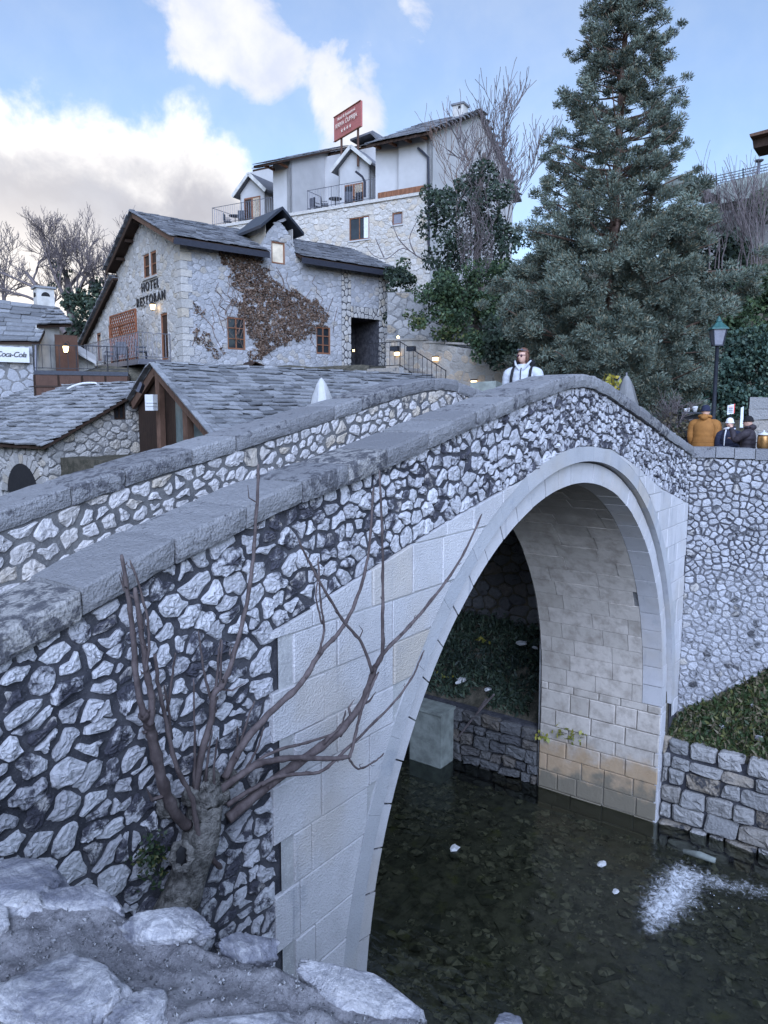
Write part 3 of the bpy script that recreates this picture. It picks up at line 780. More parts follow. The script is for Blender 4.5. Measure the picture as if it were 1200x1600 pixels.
# ------------------------------------------------------------------ river
def mk_water():
    m = bpy.data.materials.new('river_water'); m.use_nodes = True; nt = m.node_tree; N = nt.nodes; L = nt.links
    for n in list(N): N.remove(n)
    o = N.new('ShaderNodeOutputMaterial'); t = N.new('ShaderNodeBsdfTransparent'); t.inputs[0].default_value = (.70, .73, .65, 1)
    g = N.new('ShaderNodeBsdfGlossy'); g.inputs['Roughness'].default_value = .03; g.inputs[0].default_value = (.9, .95, 1, 1)
    fr = N.new('ShaderNodeFresnel'); fr.inputs[0].default_value = 1.33; mx = N.new('ShaderNodeMixShader')
    bp = N.new('ShaderNodeBump'); bp.inputs['Distance'].default_value = .05; bp.inputs['Strength'].default_value = .5
    ge = N.new('ShaderNodeNewGeometry'); mp = N.new('ShaderNodeMapping'); mp.inputs['Scale'].default_value = (1.6, .8, 1); L.new(ge.outputs['Position'], mp.inputs[0])
    nz = N.new('ShaderNodeTexNoise'); nz.inputs['Scale'].default_value = 2.6; nz.inputs['Detail'].default_value = 6; nz.inputs['Distortion'].default_value = .6
    L.new(mp.outputs[0], nz.inputs['Vector']); L.new(nz.outputs['Fac'], bp.inputs['Height'])
    L.new(bp.outputs[0], g.inputs['Normal']); L.new(bp.outputs[0], fr.inputs['Normal'])
    L.new(fr.outputs[0], mx.inputs[0]); L.new(t.outputs[0], mx.inputs[1]); L.new(g.outputs[0], mx.inputs[2])
    # aerated water of the cascade
    df = N.new('ShaderNodeBsdfDiffuse'); df.inputs[0].default_value = (.78, .8, .84, 1); m2 = N.new('ShaderNodeMixShader')
    at = N.new('ShaderNodeAttribute'); at.attribute_name = 'foam'; n2 = N.new('ShaderNodeTexNoise'); n2.inputs['Scale'].default_value = 13; n2.inputs['Detail'].default_value = 8; n2.inputs['Roughness'].default_value = .72; n2.inputs['Distortion'].default_value = 1.0
    L.new(ge.outputs['Position'], n2.inputs['Vector'])
    ad = N.new('ShaderNodeMath'); ad.operation = 'MULTIPLY_ADD'; L.new(at.outputs['Fac'], ad.inputs[0]); ad.inputs[1].default_value = .44; L.new(n2.outputs['Fac'], ad.inputs[2])
    mr = N.new('ShaderNodeMapRange'); mr.interpolation_type = 'SMOOTHSTEP'; L.new(ad.outputs[0], mr.inputs[0]); mr.inputs[1].default_value = .68; mr.inputs[2].default_value = 1.12; mr.inputs[4].default_value = .95
    L.new(mr.outputs[0], m2.inputs[0]); L.new(mx.outputs[0], m2.inputs[1]); L.new(df.outputs[0], m2.inputs[2]); L.new(m2.outputs[0], o.inputs[0])
    return m
M['water'] = mk_water()
def build_water():
    xs = [-5.66]+list(np.arange(-5.4, 1, .15))+list(np.arange(1, 4.5, .05))+[4.5]; ys = [-60, -20, -9]+list(np.arange(-7, -3.5, .15))+list(np.arange(-3.5, 0, .05))+list(np.arange(0, 4, .15))+[6, 10, 20, 60]
    V = []; F = []; FO = []
    path = [onz(X, Y, 0) for X, Y in ((1018, 1450), (1030, 1425), (1052, 1400), (1072, 1368), (1105, 1375), (1150, 1385), (1200, 1395), (1260, 1410))]
    wd_ = [.22, .36, .46, .42, .34, .30, .28, .25]; st_ = [.8, 1, 1, .95, .80, .72, .64, .5]
    for x in xs:
        for y in ys:
            fo_ = 0
            for i in range(len(path)-1):
                a_, b_ = path[i], path[i+1]; ab = b_-a_; tt = max(0, min(1, ((x-a_.x)*ab.x+(y-a_.y)*ab.y)/(ab.x**2+ab.y**2)))
                dd = math.hypot(x-a_.x-ab.x*tt, y-a_.y-ab.y*tt); w_ = wd_[i]+(wd_[i+1]-wd_[i])*tt
                fo_ = max(fo_, math.exp(-(dd/w_)**2)*(st_[i]+(st_[i+1]-st_[i])*tt))
            FO.append(fo_)
            d = fo_*.9+.35*math.exp(-(((x-2.5)/1.0)**2+((y+1.6)/.9)**2))
            V.append((x, y, .012*mnoise.noise(Vector((x*1.5, y*.9, 0)))+d*.06*mnoise.fractal(Vector((x*5, y*5, 2)), .8, 2, 4)))
    ny = len(ys)
    for i in range(len(xs)-1):
        for j in range(ny-1): a = i*ny+j; F.append((a, a+ny, a+ny+1, a+1))
    o = mesh('water', (V, F), M['water'], smooth=True); o['kind'] = 'structure'
    at = o.data.attributes.new('foam', 'FLOAT', 'POINT'); at.data.foreach_set('value', FO)
build_water()
def mk_bed(name, a, b):
    g = G(name, .9, spec=.1)
    col = g.mix(g.rnd(), a, b); col = g.mix(g.ramp(g.noise(5, 8, .65), .4, .7, 0, .8), col, tuple(x*.45 for x in a))
    col = g.mix(g.ramp(g.noise(3, 6), .55, .75, 0, .6), col, (.16, .16, .06)); g.color(col); g.bump(g.noise(16, 7), .02); return g.m
M['bed'] = mk_bed('river_bed', (.085, .083, .068), (.17, .16, .125)); M['bedstone'] = mk_bed('bed_stone', (.07, .072, .06), (.17, .16, .125)); M['bedpebble'] = mk_bed('bed_pebble', (.06, .062, .052), (.30, .28, .21))
bed = mesh('riverbed', ([(-5.66, -60, -.40), (4.5, -60, -.40), (4.5, 60, -.40), (-5.66, 60, -.40)], [(0, 1, 2, 3)]), M['bed']); bed['kind'] = 'structure'
frBd = lambda x, y, wv=0: Vector((x, y, -.40+wv))
rot_ = Matrix.Rotation(.5, 3, 'Z')
frBr = lambda x, y, wv=0: Vector((-.2, .9, -.40))+rot_ @ Vector((x, y, wv))
slabs = [stone(rocky(p, .08, .14), frBr, random.uniform(.004, .016), .03, .2) for p in (lambda S: [q for q in voronoi(S, None, .03, 1.4)])(darts((-2.4, 2.6, -1.6, 1.5), lambda x, y: mnoise.noise(Vector((x*.7, y*.7, 2)))+.02 > 0, .17, 5000, 1.4, .35))]
pieces('bed_stone', slabs, M['bedstone'], bed, 200, plural='bed_cobbles')
def bedpebbles(n):
    t = np.array([[0, 0, 1], [.894, 0, .447], [.276, .851, .447], [-.724, .526, .447], [-.724, -.526, .447], [.276, -.851, .447], [.724, .526, -.447], [-.276, .851, -.447], [-.894, 0, -.447], [-.276, -.851, -.447], [.724, -.526, -.447], [0, 0, -1]])
    f = np.array([(0, 1, 2), (0, 2, 3), (0, 3, 4), (0, 4, 5), (0, 5, 1), (1, 6, 2), (2, 7, 3), (3, 8, 4), (4, 9, 5), (5, 10, 1), (2, 6, 7), (3, 7, 8), (4, 8, 9), (5, 9, 10), (1, 10, 6)])
    out = []
    while len(out) < n:
        x = random.uniform(-5, 4.3); y = random.uniform(-5.2, 6)
        if mnoise.noise(Vector((x*.55, y*.55, 7))) < random.uniform(-.55, .35): continue
        r = .018+.10*random.random()**4
        q = t*(1+RNG.normal(size=(12, 1))*.12)*r*np.array([random.uniform(.8, 1.5), random.uniform(.8, 1.4), .5])
        a_ = random.uniform(0, 3.14); c_, s_ = math.cos(a_), math.sin(a_); q = q @ np.array([[c_, s_, 0], [-s_, c_, 0], [0, 0, 1]])+np.array((x, y, -.395+r*.15))
        out.append(q[f].reshape(-1, 3))
    return np.concatenate(out)
o = npmesh('bed_pebbles', bedpebbles(9000), 3, M['bedpebble'], bed); o['kind'] = 'stuff'
# foam of the little cascade
M['foam'] = plain('foam', (.74, .77, .82), .6, var=.05)
fv = []
for i in range(14):
    t = random.random(); x = 1.55+1.2*t+random.gauss(0, .12); y = -1.0-.35*math.sin(t*2.6)+random.gauss(0, .17)-.1*t
    fv.append(ball((x, y, .03+abs(random.gauss(0, .03))), random.uniform(.004, .010), 1))
fo = mesh('foam', joined(fv), M['foam']); fo['kind'] = 'stuff'
fo['label'] = 'white drops over the small cascade in the river'
tag(mesh('driftwood', tube(smoothline([(3.15, -.25, .03), (3.35, -.75, .06), (3.3, -1.2, .04)]), [.03, .05, .04]*3, 7), M['concrete']), 'pale log lying in the water beside the pier foot', 'log') if False else None
lg = smoothline([P(1120, 1335, 1), P(1120, 1335, 1)], 1) if False else None
a, b = onz(1068, 1330, .03), onz(1118, 1345, .05)
tag(mesh('driftwood', tube([a, (a+b)/2+Vector((0, 0, .02)), b], [.04, .06, .045], 8), M['concrete'], smooth=True), 'pale log lying in the water at the foot of the quay wall', 'log')
for X, Y, r in ((710, 1325, .05), (940, 1350, .05), (962, 1393, .035)):
    c = onz(X, Y, .02)
    v, f = ball(c, r*1.6, 2, (1.3, .8, .35), .5, 3, X)
    tag(mesh('floating_scrap', (v, f), M['white']), {710: 'white paper scrap floating under the arch near the left foot', 940: 'bluish white plastic scrap floating in mid river', 962: 'tiny white scrap floating near the foam'}[X], 'litter', 'scraps of litter on the river')

# ------------------------------------------------------------------ parapet the photographer leans on
fg = thing('river_parapet', (-8.0, -3, 5.6), 'low parapet of rough white rocks bedded in pebbly mortar, nearest the camera', 'wall')
edge = [(-8.62, -.10), (-8.28, -.9), (-8.07, -1.65), (-7.96, -2.1), (-7.89, -2.5), (-7.82, -2.85), (-7.77, -3.05), (-7.72, -3.5), (-7.66, -4.5), (-7.6, -7)]
ex = interp([(-y, x) for x, y in edge])
def fgz(x, y):
    d = ex(-y)-x
    z = 6.19-max(0, .05-d)*1.5+.020*mnoise.fractal(Vector((x*4, y*4, 1)), .9, 2, 6)+.014*mnoise.fractal(Vector((x*17, y*17, 4)), .7, 2, 5)
    return z
V = []; F = []; ys = np.concatenate([np.arange(-.15, -3.6, -.016), np.arange(-3.6, -7, -.2)]); nx = 70
for y in ys:
    xe = ex(-y)+.015*mnoise.noise(Vector((y*9, 2, 0)))
    for k in range(nx+1):
        t = k/nx; x = xe-.95*t**1.3
        z = fgz(x, y)
        if k == 0: z = 5.3
        V.append((x, y, z))
for i in range(len(ys)-1):
    for k in range(nx): a = i*(nx+1)+k; F.append((a, a+nx+1, a+nx+2, a+1))
mesh('mortar_bed', (V, F), M['pebble'], fg, True)
def pebbles(n):
    t = np.array([[0, 0, 1], [.894, 0, .447], [.276, .851, .447], [-.724, .526, .447], [-.724, -.526, .447], [.276, -.851, .447], [.724, .526, -.447], [-.276, .851, -.447], [-.894, 0, -.447], [-.276, -.851, -.447], [.724, -.526, -.447], [0, 0, -1]])
    f = np.array([(0, 1, 2), (0, 2, 3), (0, 3, 4), (0, 4, 5), (0, 5, 1), (1, 6, 2), (2, 7, 3), (3, 8, 4), (4, 9, 5), (5, 10, 1), (2, 6, 7), (3, 7, 8), (4, 8, 9), (5, 9, 10), (1, 10, 6)])
    out = []
    for i in range(n):
        y = -random.uniform(1.0, 3.6); x = ex(-y)-.04-abs(random.random()**1.2)*.75
        r = .0016+.004*random.random()**3
        c = np.array((x, y, fgz(x, y)+r*.2)); q = t*(1+RNG.normal(size=(12, 1))*.18)*r*RNG.uniform(.7, 1.35, 3)+c
        out.append(q[f].reshape(-1, 3))
    return np.concatenate(out)
o = npmesh('gravel', pebbles(5000), 3, M['gravel'], fg); o['kind'] = 'stuff'
def rock(X, Y, rx, ry, rz, lift, seed, ang=0, sub=5, parent=None, lab=None):
    c = onz(X, Y, 6.19); bm = bmesh.new(); bmesh.ops.create_icosphere(bm, subdivisions=sub, radius=1)
    e = RT.copy(); e.z = 0; e.normalize(); n = Vector((-e.y, e.x, 0)); ca, sa = math.cos(ang), math.sin(ang)
    u = e*ca+n*sa; v2 = n*ca-e*sa; V = []; s = Vector((seed*5.3, seed*2.1, seed*7.7))
    for vt in bm.verts:
        p = vt.co.copy()
        k = 1+.16*mnoise.noise(p*1.1+s)+.10*mnoise.noise(p*2.3+s)
        p = p*k
        if p.z > .35: p.z = .35+(p.z-.35)*.25
        for j in range(9):                      # cleaved faces
            pn = Vector((math.sin(seed*3+j*2.1), math.cos(seed*2+j*1.7), .25+.5*math.sin(seed+j))).normalized(); dd = p.dot(pn)-(.70+.14*math.sin(seed*7+j*3))
            if dd > 0: p = p-pn*dd*.85
        r2 = 1-abs(mnoise.noise(Vector((p.x*1.4+p.y*2.4, p.y*1.0-p.x*.8, p.z*2.5))*1.5+s)); p = p*(1-.055*max(0, (r2-.86)/.14))
        p = p*(1+.05*mnoise.fractal(p*2.6+s, .8, 2, 6)); lay = mnoise.noise(Vector((p.x*.8, p.y*.8, p.z*1.5+p.x*1.6+p.y*.8))*3.2+s); p = p*(1-.05*(1 if lay > .12 else 0))
        V.append(c+u*(p.x*rx)+v2*(p.y*ry)+Vector((0, 0, p.z*rz*.8+lift)))
    F = [tuple(x.index for x in f.verts) for f in bm.faces]; bm.free()
    return mesh('rock', (V, F), M['crag'], fg, True)
rock(20, 1392, .185, .10, .075, .004, 1.3, -.25)
rock(128, 1412, .115, .055, .055, .004, 2.2, -.28)
rock(262, 1452, .108, .055, .055, .004, 3.7, -.25)
rock(385, 1486, .072, .040, .05, .004, 4.9, -.2)
rock(556, 1550, .145, .055, .05, .004, 5.5, -.40)
rock(78, 1556, .150, .115, .07, .004, 6.1, .2)
rock(222, 1592, .075, .065, .05, .004, 7.4, .5)
rock(395, 1616, .14, .055, .04, .004, 8.8, 0)
rock(795, 1610, .04, .03, .03, .004, 9.2, 0, 4)
rock(-25, 1455, .06, .08, .06, .004, 10.1, 0, 4)
rock(690, 1660, .11, .06, .05, .004, 12.1, 0, 4)

# ------------------------------------------------------------------ fig bush rooted in the bridge face
fig = thing('fig_bush', (-6.15, -.1, 4.3), 'leafless fig bush with long bare shoots growing out of the bridge wall', 'shrub')
def ony(X, Y, y): d = raydir(X, Y); return CAMP+d*((y-CAMP.y)/d.y)
BUDS = []
def shoot(pts, r0, r1, y0, y1, knob=True):
    n = len(pts); q = [ony(X, Y, y0+(y1-y0)*i/(n-1)) for i, (X, Y) in enumerate(pts)]
    ln = smoothline(q, 6, .0016); m = len(ln); rad = []
    for i in range(m):
        t = i/(m-1); r = r0+(r1-r0)*t**.8; rad.append(.76*r*(1+(.22 if (knob and t > .25 and i % 4 == 0) else 0)+random.uniform(-.06, .06)))
    rad[-1] *= .6
    if knob:
        for i in range(4, m-1, 3):
            if random.random() < .45:
                dr = (ln[i+1]-ln[i]).normalized(); sd = dr.orthogonal().normalized(); sd = Matrix.Rotation(random.uniform(0, 6.28), 3, dr) @ sd
                bud = random.uniform(.012, .03) if random.random() < .8 else random.uniform(.05, .12); BUDS.append(tube([ln[i], ln[i]+sd*(rad[i]+bud*.5)+dr*bud*.4, ln[i]+sd*(rad[i]+bud*.6)+dr*bud*1.2], [rad[i]*.5, rad[i]*.38, .0015], 5))
    mesh('branch', tube(ln, rad, 9), M['fig'], fig, True)
trunk_pts = [((266, 1440), .12), ((285, 1395), .115), ((303, 1345), .10), ((314, 1300), .112), ((320, 1262), .105), ((322, 1240), .085), ((322, 1224), .03)]
ln = smoothline([ony(X, Y, -.19) for (X, Y), r in trunk_pts], 6, .004)
rr = np.interp(np.linspace(0, 1, len(ln)), np.linspace(0, 1, len(trunk_pts)), [r for _, r in trunk_pts])
v, f = tube(ln, list(rr), 18)
v = [p+Vector((1, .5, .3))*.035*mnoise.fractal(Vector((p.x*14, p.y*14, p.z*5)), .8, 2, 6) for p in v]
mesh('trunk', (v, f), M['fig_trunk'], fig, True)
# knot hole: a ring of bark with a dark hollow
kc = ony(284, 1338, -.31); kn = (CAMP-kc).normalized(); ku = Vector((0, 0, 1)).cross(kn).normalized(); kv = kn.cross(ku)
ring = [kc+ku*(.05*math.cos(a))+kv*(.068*math.sin(a))+kn*(.01*math.sin(3*a)) for a in np.linspace(0, 2*math.pi, 25)]
mesh('knot', tube(ring, [.022+.006*math.sin(i*1.7) for i in range(25)], 8), M['fig_trunk'], fig, True)
mesh('hollow', ball(kc-kn*.015, 1, 3, (.045, .02, .062), .2, 2, 3), M['dark'], fig, True)
for X, Y, r in ((262, 1260, .06), (298, 1245, .055), (345, 1240, .06), (360, 1215, .05), (330, 1215, .05)):
    mesh('stump', ball(ony(X, Y, -.15), r, 3, (1, 1, 1.2), .25, 2.5, X), M['fig_trunk'], fig, True)
S = shoot
S([(292, 1290), (272, 1268), (255, 1225), (240, 1160), (233, 1132), (222, 1112)], .046, .034, -.18, -.32)
S([(224, 1118), (213, 1060), (208, 990), (200, 930), (190, 867)], .026, .012, -.32, -.42)
S([(234, 1132), (238, 1095), (231, 1060), (222, 995), (211, 918)], .028, .016, -.32, -.40)
S([(228, 1050), (233, 990), (222, 930), (203, 875)], .011, .006, -.40, -.45)
S([(303, 1255), (314, 1180), (330, 1125), (334, 1085), (347, 1072), (361, 1038), (381, 965), (394, 885), (401, 800), (404, 725)], .034, .010, -.16, -.42)
S([(242, 1022), (248, 1075), (263, 1142), (275, 1195), (300, 1248), (310, 1300), (328, 1338), (346, 1356)], .012, .022, -.30, -.24)
S([(352, 1215), (378, 1165), (418, 1118), (470, 1068), (500, 1020), (530, 988), (555, 942), (575, 870), (584, 760)], .036, .010, -.18, -.52)
S([(498, 1022), (506, 985), (501, 940), (497, 870)], .012, .007, -.4, -.44)
S([(503, 975), (494, 935), (497, 905)], .009, .005, -.42, -.45)
S([(355, 1280), (405, 1238), (460, 1196), (520, 1152), (560, 1108), (577, 1070), (588, 1038)], .05, .026, -.2, -.5)
S([(588, 1040), (597, 1020), (598, 950), (598, 870), (593, 735)], .022, .009, -.5, -.62)
S([(587, 1042), (600, 1020), (640, 978), (690, 918), (726, 862), (753, 803)], .022, .009, -.5, -.66)
S([(582, 1050), (565, 1005), (535, 968), (505, 918), (484, 880), (466, 843)], .016, .008, -.5, -.55)
S([(345, 1235), (368, 1217), (405, 1194), (460, 1184), (510, 1186), (546, 1183)], .034, .018, -.18, -.46)
S([(546, 1184), (553, 1160), (562, 1120), (575, 1085), (592, 1050)], .016, .010, -.46, -.52)
S([(546, 1186), (560, 1201), (585, 1190), (600, 1177)], .011, .007, -.46, -.5)
S([(355, 1258), (400, 1230), (440, 1212), (498, 1206), (540, 1172), (610, 1103), (642, 1062), (663, 1016)], .022, .008, -.22, -.6)
S([(372, 1212), (420, 1178), (480, 1160), (520, 1146), (535, 1130), (540, 1110)], .016, .007, -.22, -.45)
for pts in ([(303, 1230), (304, 1160), (302, 1060)], [(335, 1262), (335, 1200), (340, 1152)], [(368, 1190), (385, 1130), (398, 1095)], [(337, 1085), (342, 1020), (345, 998)], [(343, 1080), (347, 1000)], [(330, 1095), (318, 1045), (310, 985)], [(268, 1155), (262, 1100), (256, 1070)], [(372, 1170), (371, 1135)], [(320, 1240), (325, 1180), (332, 1140)], [(262, 1110), (270, 1050), (274, 1020)], [(385, 1200), (402, 1170), (412, 1135)]):
    S(pts, .013, .006, -.17, -.26, False)
o = mesh('buds', joined(BUDS), M['fig'], fig); o['kind'] = 'stuff'
# ------------------------------------------------------------------ leaves and trees
def quads(C, size, rng=RNG, elong=1.7, up=0., axis=None):
    C = np.asarray(C); n = len(C)
    a = rng.normal(size=(n, 3)) if axis is None else axis+rng.normal(size=(n, 3))*.45
    a[:, 2] += up; a /= np.linalg.norm(a, axis=1, keepdims=True)+1e-9
    b = rng.normal(size=(n, 3)); b -= (b*a).sum(1, keepdims=True)*a; b /= np.linalg.norm(b, axis=1, keepdims=True)+1e-9
    s = (np.asarray(size)*rng.uniform(.6, 1.35, n))[:, None]
    a = a*s*elong*.5; b = b*s*.5
    return np.stack([C-a, C+b*.9, C+a, C-b*.9], 1).reshape(-1, 3)
def blobs_leaves(blobs, dens, size, rng=RNG, elong=1.6):
    out = []
    for (c, r) in blobs:
        r = np.asarray(r)*np.ones(3); n = int(dens*(r[0]*r[1]+r[1]*r[2]+r[0]*r[2])/3*12.6/(size*size))
        d = rng.normal(size=(n, 3)); d /= np.linalg.norm(d, axis=1, keepdims=True)
        k = 1-np.abs(rng.normal(size=(n, 1)))*.22
        out.append(np.asarray(c)+d*k*r)
    return quads(np.concatenate(out), size, rng, elong)
def bush(name, label, cat, base, blobs, mat, dens=1.0, size=.12, trunk=None, group=None, tmat='bark'):
    t = thing(name, base, label, cat, group)
    npmesh('crown', blobs_leaves(blobs, dens, size), 4, M[mat], t)
    if trunk:
        for (p, r) in trunk: mesh('trunk', tube(smoothline(p, 4), list(np.linspace(r, r*.45, (len(p)-1)*4+1)), 8), M[tmat], t, True)
    return t
def twigtree(base, h, r, levels, spread, seed, mat, parent, up=.35, lean=(0, 0), nb=(3, 5), minr=.006, first=.25, wob=.12):
    rnd = random.Random(seed); segs = []
    def grow(p, d, L, r, lv):
        n = 5; pts = [p]; q = p.copy(); dd = d.copy()
        for i in range(n):
            dd = (dd+Vector((rnd.gauss(0, wob), rnd.gauss(0, wob), rnd.gauss(0, wob*.6)+up*.12))).normalized()
            q = q+dd*(L/n); pts.append(q.copy())
        rad = [max(minr, r*(1-.6*i/n)) for i in range(n+1)]; segs.append((pts, rad, 7 if r > .05 else (4 if r > .015 else 3)))
        if lv <= 0: return
        k = rnd.randint(*nb)
        for j in range(k):
            t = first+(1-first)*(j+rnd.random())/k; i = min(n-1, int(t*n)); b = pts[i].lerp(pts[i+1], t*n-i)
            ax = Vector((rnd.gauss(0, 1), rnd.gauss(0, 1), rnd.gauss(0, .5))).normalized()
            nd = (dd+ax*spread*rnd.uniform(.6, 1.2)+Vector((0, 0, up*.5))).normalized()
            grow(b, nd, L*rnd.uniform(.5, .75), max(minr, rad[i]*.62), lv-1)
        
    grow(Vector(base), Vector((lean[0], lean[1], 1)).normalized(), h, r, levels)
    big = [tube(p, rd, s, False) for p, rd, s in segs if rd[0] > .03]; small = [tube(p, rd, s, False) for p, rd, s in segs if rd[0] <= .03]
    if big: mesh('trunk', joined(big), M[mat], parent, True)
    if small:
        o = mesh('twigs', joined(small), M[mat], parent); o['kind'] = 'stuff'
def gz(x, y): return ground_z(x, y)
# tall blue green cypress on the far bank
def cypress():
    b = P(948, 700, 22.0); b.z = gz(b.x, b.y)-.1; H = 14.6
    t = thing('cypress_tree', b, 'tall blue green conifer with puffy sprays and a sparse pointed top', 'tree')
    rng = np.random.default_rng(3)
    tr = [b+Vector((.05*math.sin(i*1.3), .05*math.cos(i), H*i/12)) for i in range(13)]
    mesh('trunk', tube(tr, list(np.linspace(.26, .03, 13)), 10), M['twig_brown'], t, True)
    prof = interp([(0, .2), (.06, 2.8), (.14, 3.4), (.25, 3.5), (.36, 3.3), (.47, 2.65), (.52, 2.15), (.60, 1.95), (.72, 1.75), (.82, 1.25), (.92, .75), (1, .12)])
    br = []; C = []; A = []; S = []
    n = 330
    for i in range(n):
        h = (i+rng.random())/n; h = h**1.0
        R = prof(h)*rng.uniform(.62, 1.12); az = i*2.4+rng.normal()*.3
        d = np.array([math.cos(az), math.sin(az), 0]); rise = rng.uniform(.15, .55) if h > .45 else rng.uniform(-.05, .35)
        p0 = np.array(b)+np.array([0, 0, H*h-R*rise*.8])
        pts = [p0+d*R*s+np.array([0, 0, R*rise*(s**1.3)]) for s in (0, .3, .6, .85, 1)]
        br.append(tube([Vector(p) for p in pts], [max(.006, .012+.012*R)*(1-.7*s) for s in (0, .3, .6, .85, 1)], 4, False))
        dense = 1.15 if h < .5 else .8
        nc = int((3+R*2.6)*dense*rng.uniform(.7, 1.3))
        for k in range(nc):
            s = 1-abs(rng.normal())*.30 if h < .5 else 1-abs(rng.normal())*.36
            if s < .15: continue
            side = rng.normal(size=3)*(.16+.15*R*(1.05-s)); c = p0+d*R*s+np.array([0, 0, R*rise*s**1.3])+side
            rr = rng.uniform(.16, .36)*(1 if h < .5 else .8); m = int(rng.uniform(230, 390)*(rr/.28)**1.3)
            q = rng.normal(size=(m, 3)); q /= np.linalg.norm(q, axis=1, keepdims=True); q *= rng.uniform(.25, 1, (m, 1))
            ax = d*.7+np.array([0, 0, .8])+rng.normal(size=3)*.5
            C.append(c+q*rr*np.array([1, 1, .72])); A.append(np.tile(ax, (m, 1))*.8+q*1.6); S.append(np.full(m, .028))
    npmesh('crown', quads(np.concatenate(C), np.concatenate(S), rng, 3.3, 0, np.concatenate(A)), 4, M['cypress'], t)
    mesh('limbs', joined(br), M['twig_brown'], t)
cypress()
def cluster(X0, X1, Y0, Y1, D, n, r, rng, dd=.8, keep=None):
    out = []
    for _ in range(n*3):
        X, Y = rng.uniform(X0, X1), rng.uniform(Y0, Y1)
        if keep and not keep(X, Y): continue
        out.append((np.array(P(X, Y, D+rng.uniform(-dd, dd))), rng.uniform(.6, 1.3)*r*np.array([1, 1, .8])))
        if len(out) >= n: break
    return out
rg = np.random.default_rng(11)
# ivy swathed tree between the hotel and the cypress
b = P(752, 560, 33)
bush('ivy_covered_tree', 'dark ivy swathed tree standing between the hotel gable and the conifer', 'tree', b,
     cluster(670, 825, 262, 440, 33, 44, .55, rg, 1.4, lambda X, Y: abs(X-750) < 18+(Y-250)*.42)+cluster(664, 700, 300, 400, 33.5, 9, .5, rg), 'ivy_dark', .55, .11,
     [([P(748, 560, 33), P(745, 420, 33), P(750, 300, 33), P(757, 240, 33)], .22)])
bush('laurel_shrub', 'dark green shrub mass under the hotel wall above the stairs', 'shrub', P(690, 560, 32),
     cluster(640, 790, 405, 500, 31.5, 46, .5, rg, 1.0, lambda X, Y: Y > 470-(X-620)*.55), 'ivy', .7, .10)
bush('laurel_shrub', 'leafy shrub drooping over the flagstone retaining wall', 'shrub', P(745, 590, 30),
     cluster(728, 775, 520, 560, 29.3, 9, .34, rg, .4), 'ivy', .8, .09)
bush('laurel_shrub', 'low bushes along the top of the flagstone wall', 'shrub', P(660, 520, 31.5),
     cluster(640, 700, 490, 522, 30.8, 8, .3, rg, .4)+cluster(690, 770, 470, 530, 31.2, 12, .4, rg, .5), 'weed', .6, .11)
bush('ivy_bush', 'dark ivy hanging beside the stone corner of the restaurant', 'plant', P(625, 520, 38),
     cluster(610, 640, 425, 520, 38.2, 16, .42, rg, .5), 'ivy_dark', .8, .11)
bush('laurel_shrub', 'young bush poking above the roof end of the restaurant', 'shrub', P(630, 440, 38.5),
     cluster(618, 648, 405, 450, 38.5, 7, .35, rg, .4, lambda X, Y: abs(X-632) < (Y-390)*.35), 'ivy', .7, .10)
# dry hanging vines over the ivy tree
def vines(name, label, X0, X1, Y0, Y1, D, n, seed, mat='twig_brown', r=.012, sag=25, cat='vine', group=None):
    rnd = random.Random(seed); t = thing(name, P((X0+X1)/2, Y1, D), label, cat, group); L = []
    for i in range(n):
        X = rnd.uniform(X0, X1); d = D+rnd.uniform(-.6, .6); y0 = rnd.uniform(Y0, Y0+(Y1-Y0)*.5); y1 = rnd.uniform(y0+(Y1-Y0)*.25, Y1)
        k = 6; pts = [P(X+rnd.gauss(0, sag*.25)+sag*.3*math.sin(j+i), y0+(y1-y0)*j/k, d) for j in range(k+1)]
        L.append(tube(pts, [r*rnd.uniform(.6, 1.3)]*(k+1), 3, False))
    o = mesh('stems', joined(L), M[mat], t); o['kind'] = 'stuff'; return t
vines('dry_vine', 'tangle of grey dry vines hanging down the dark ivy tree', 722, 765, 270, 470, 31.5, 60, 4, 'twig')
def barrentree(label, X, Yb, D, h, r, levels, spread, seed, mat='twig', **k):
    b = P(X, Yb, D); t = thing('bare_tree', b, label, 'tree'); twigtree(b, h, r, levels, spread, seed, M and mat, t, **k); return t
barrentree('tall thin leafless tree rising behind the ivy tree beside the hotel gable', 790, 470, 37, 5.6, .08, 4, .62, 21, 'twig', up=.55, nb=(4, 6), minr=.014)
barrentree('leafless branching shrub in front of the hotel gable', 735, 400, 35, 3.6, .05, 3, .7, 5, 'twig', up=.3, nb=(4, 6), minr=.010)
barrentree('bare fine branched shrub beside the hotel drain pipe', 712, 400, 38, 4.0, .05, 3, .6, 15, 'twig_brown', up=.3, nb=(4, 5), minr=.010)
t = thing('bare_branch', P(690, 440, 37), 'long bare branch reaching across the hotel stone wall', 'branch')
for pts in ([(690, 412), (660, 405), (630, 388), (605, 404), (585, 400), (572, 385)], [(640, 392), (622, 372), (612, 345)], [(650, 400), (640, 372), (655, 340)], [(600, 402), (590, 380), (587, 372)], [(680, 410), (668, 380), (665, 350)]):
    mesh('branch', tube(smoothline([P(a, c, 37) for a, c in pts], 4), list(np.linspace(.035, .012, (len(pts)-1)*4+1)), 5), M['twig'], t)
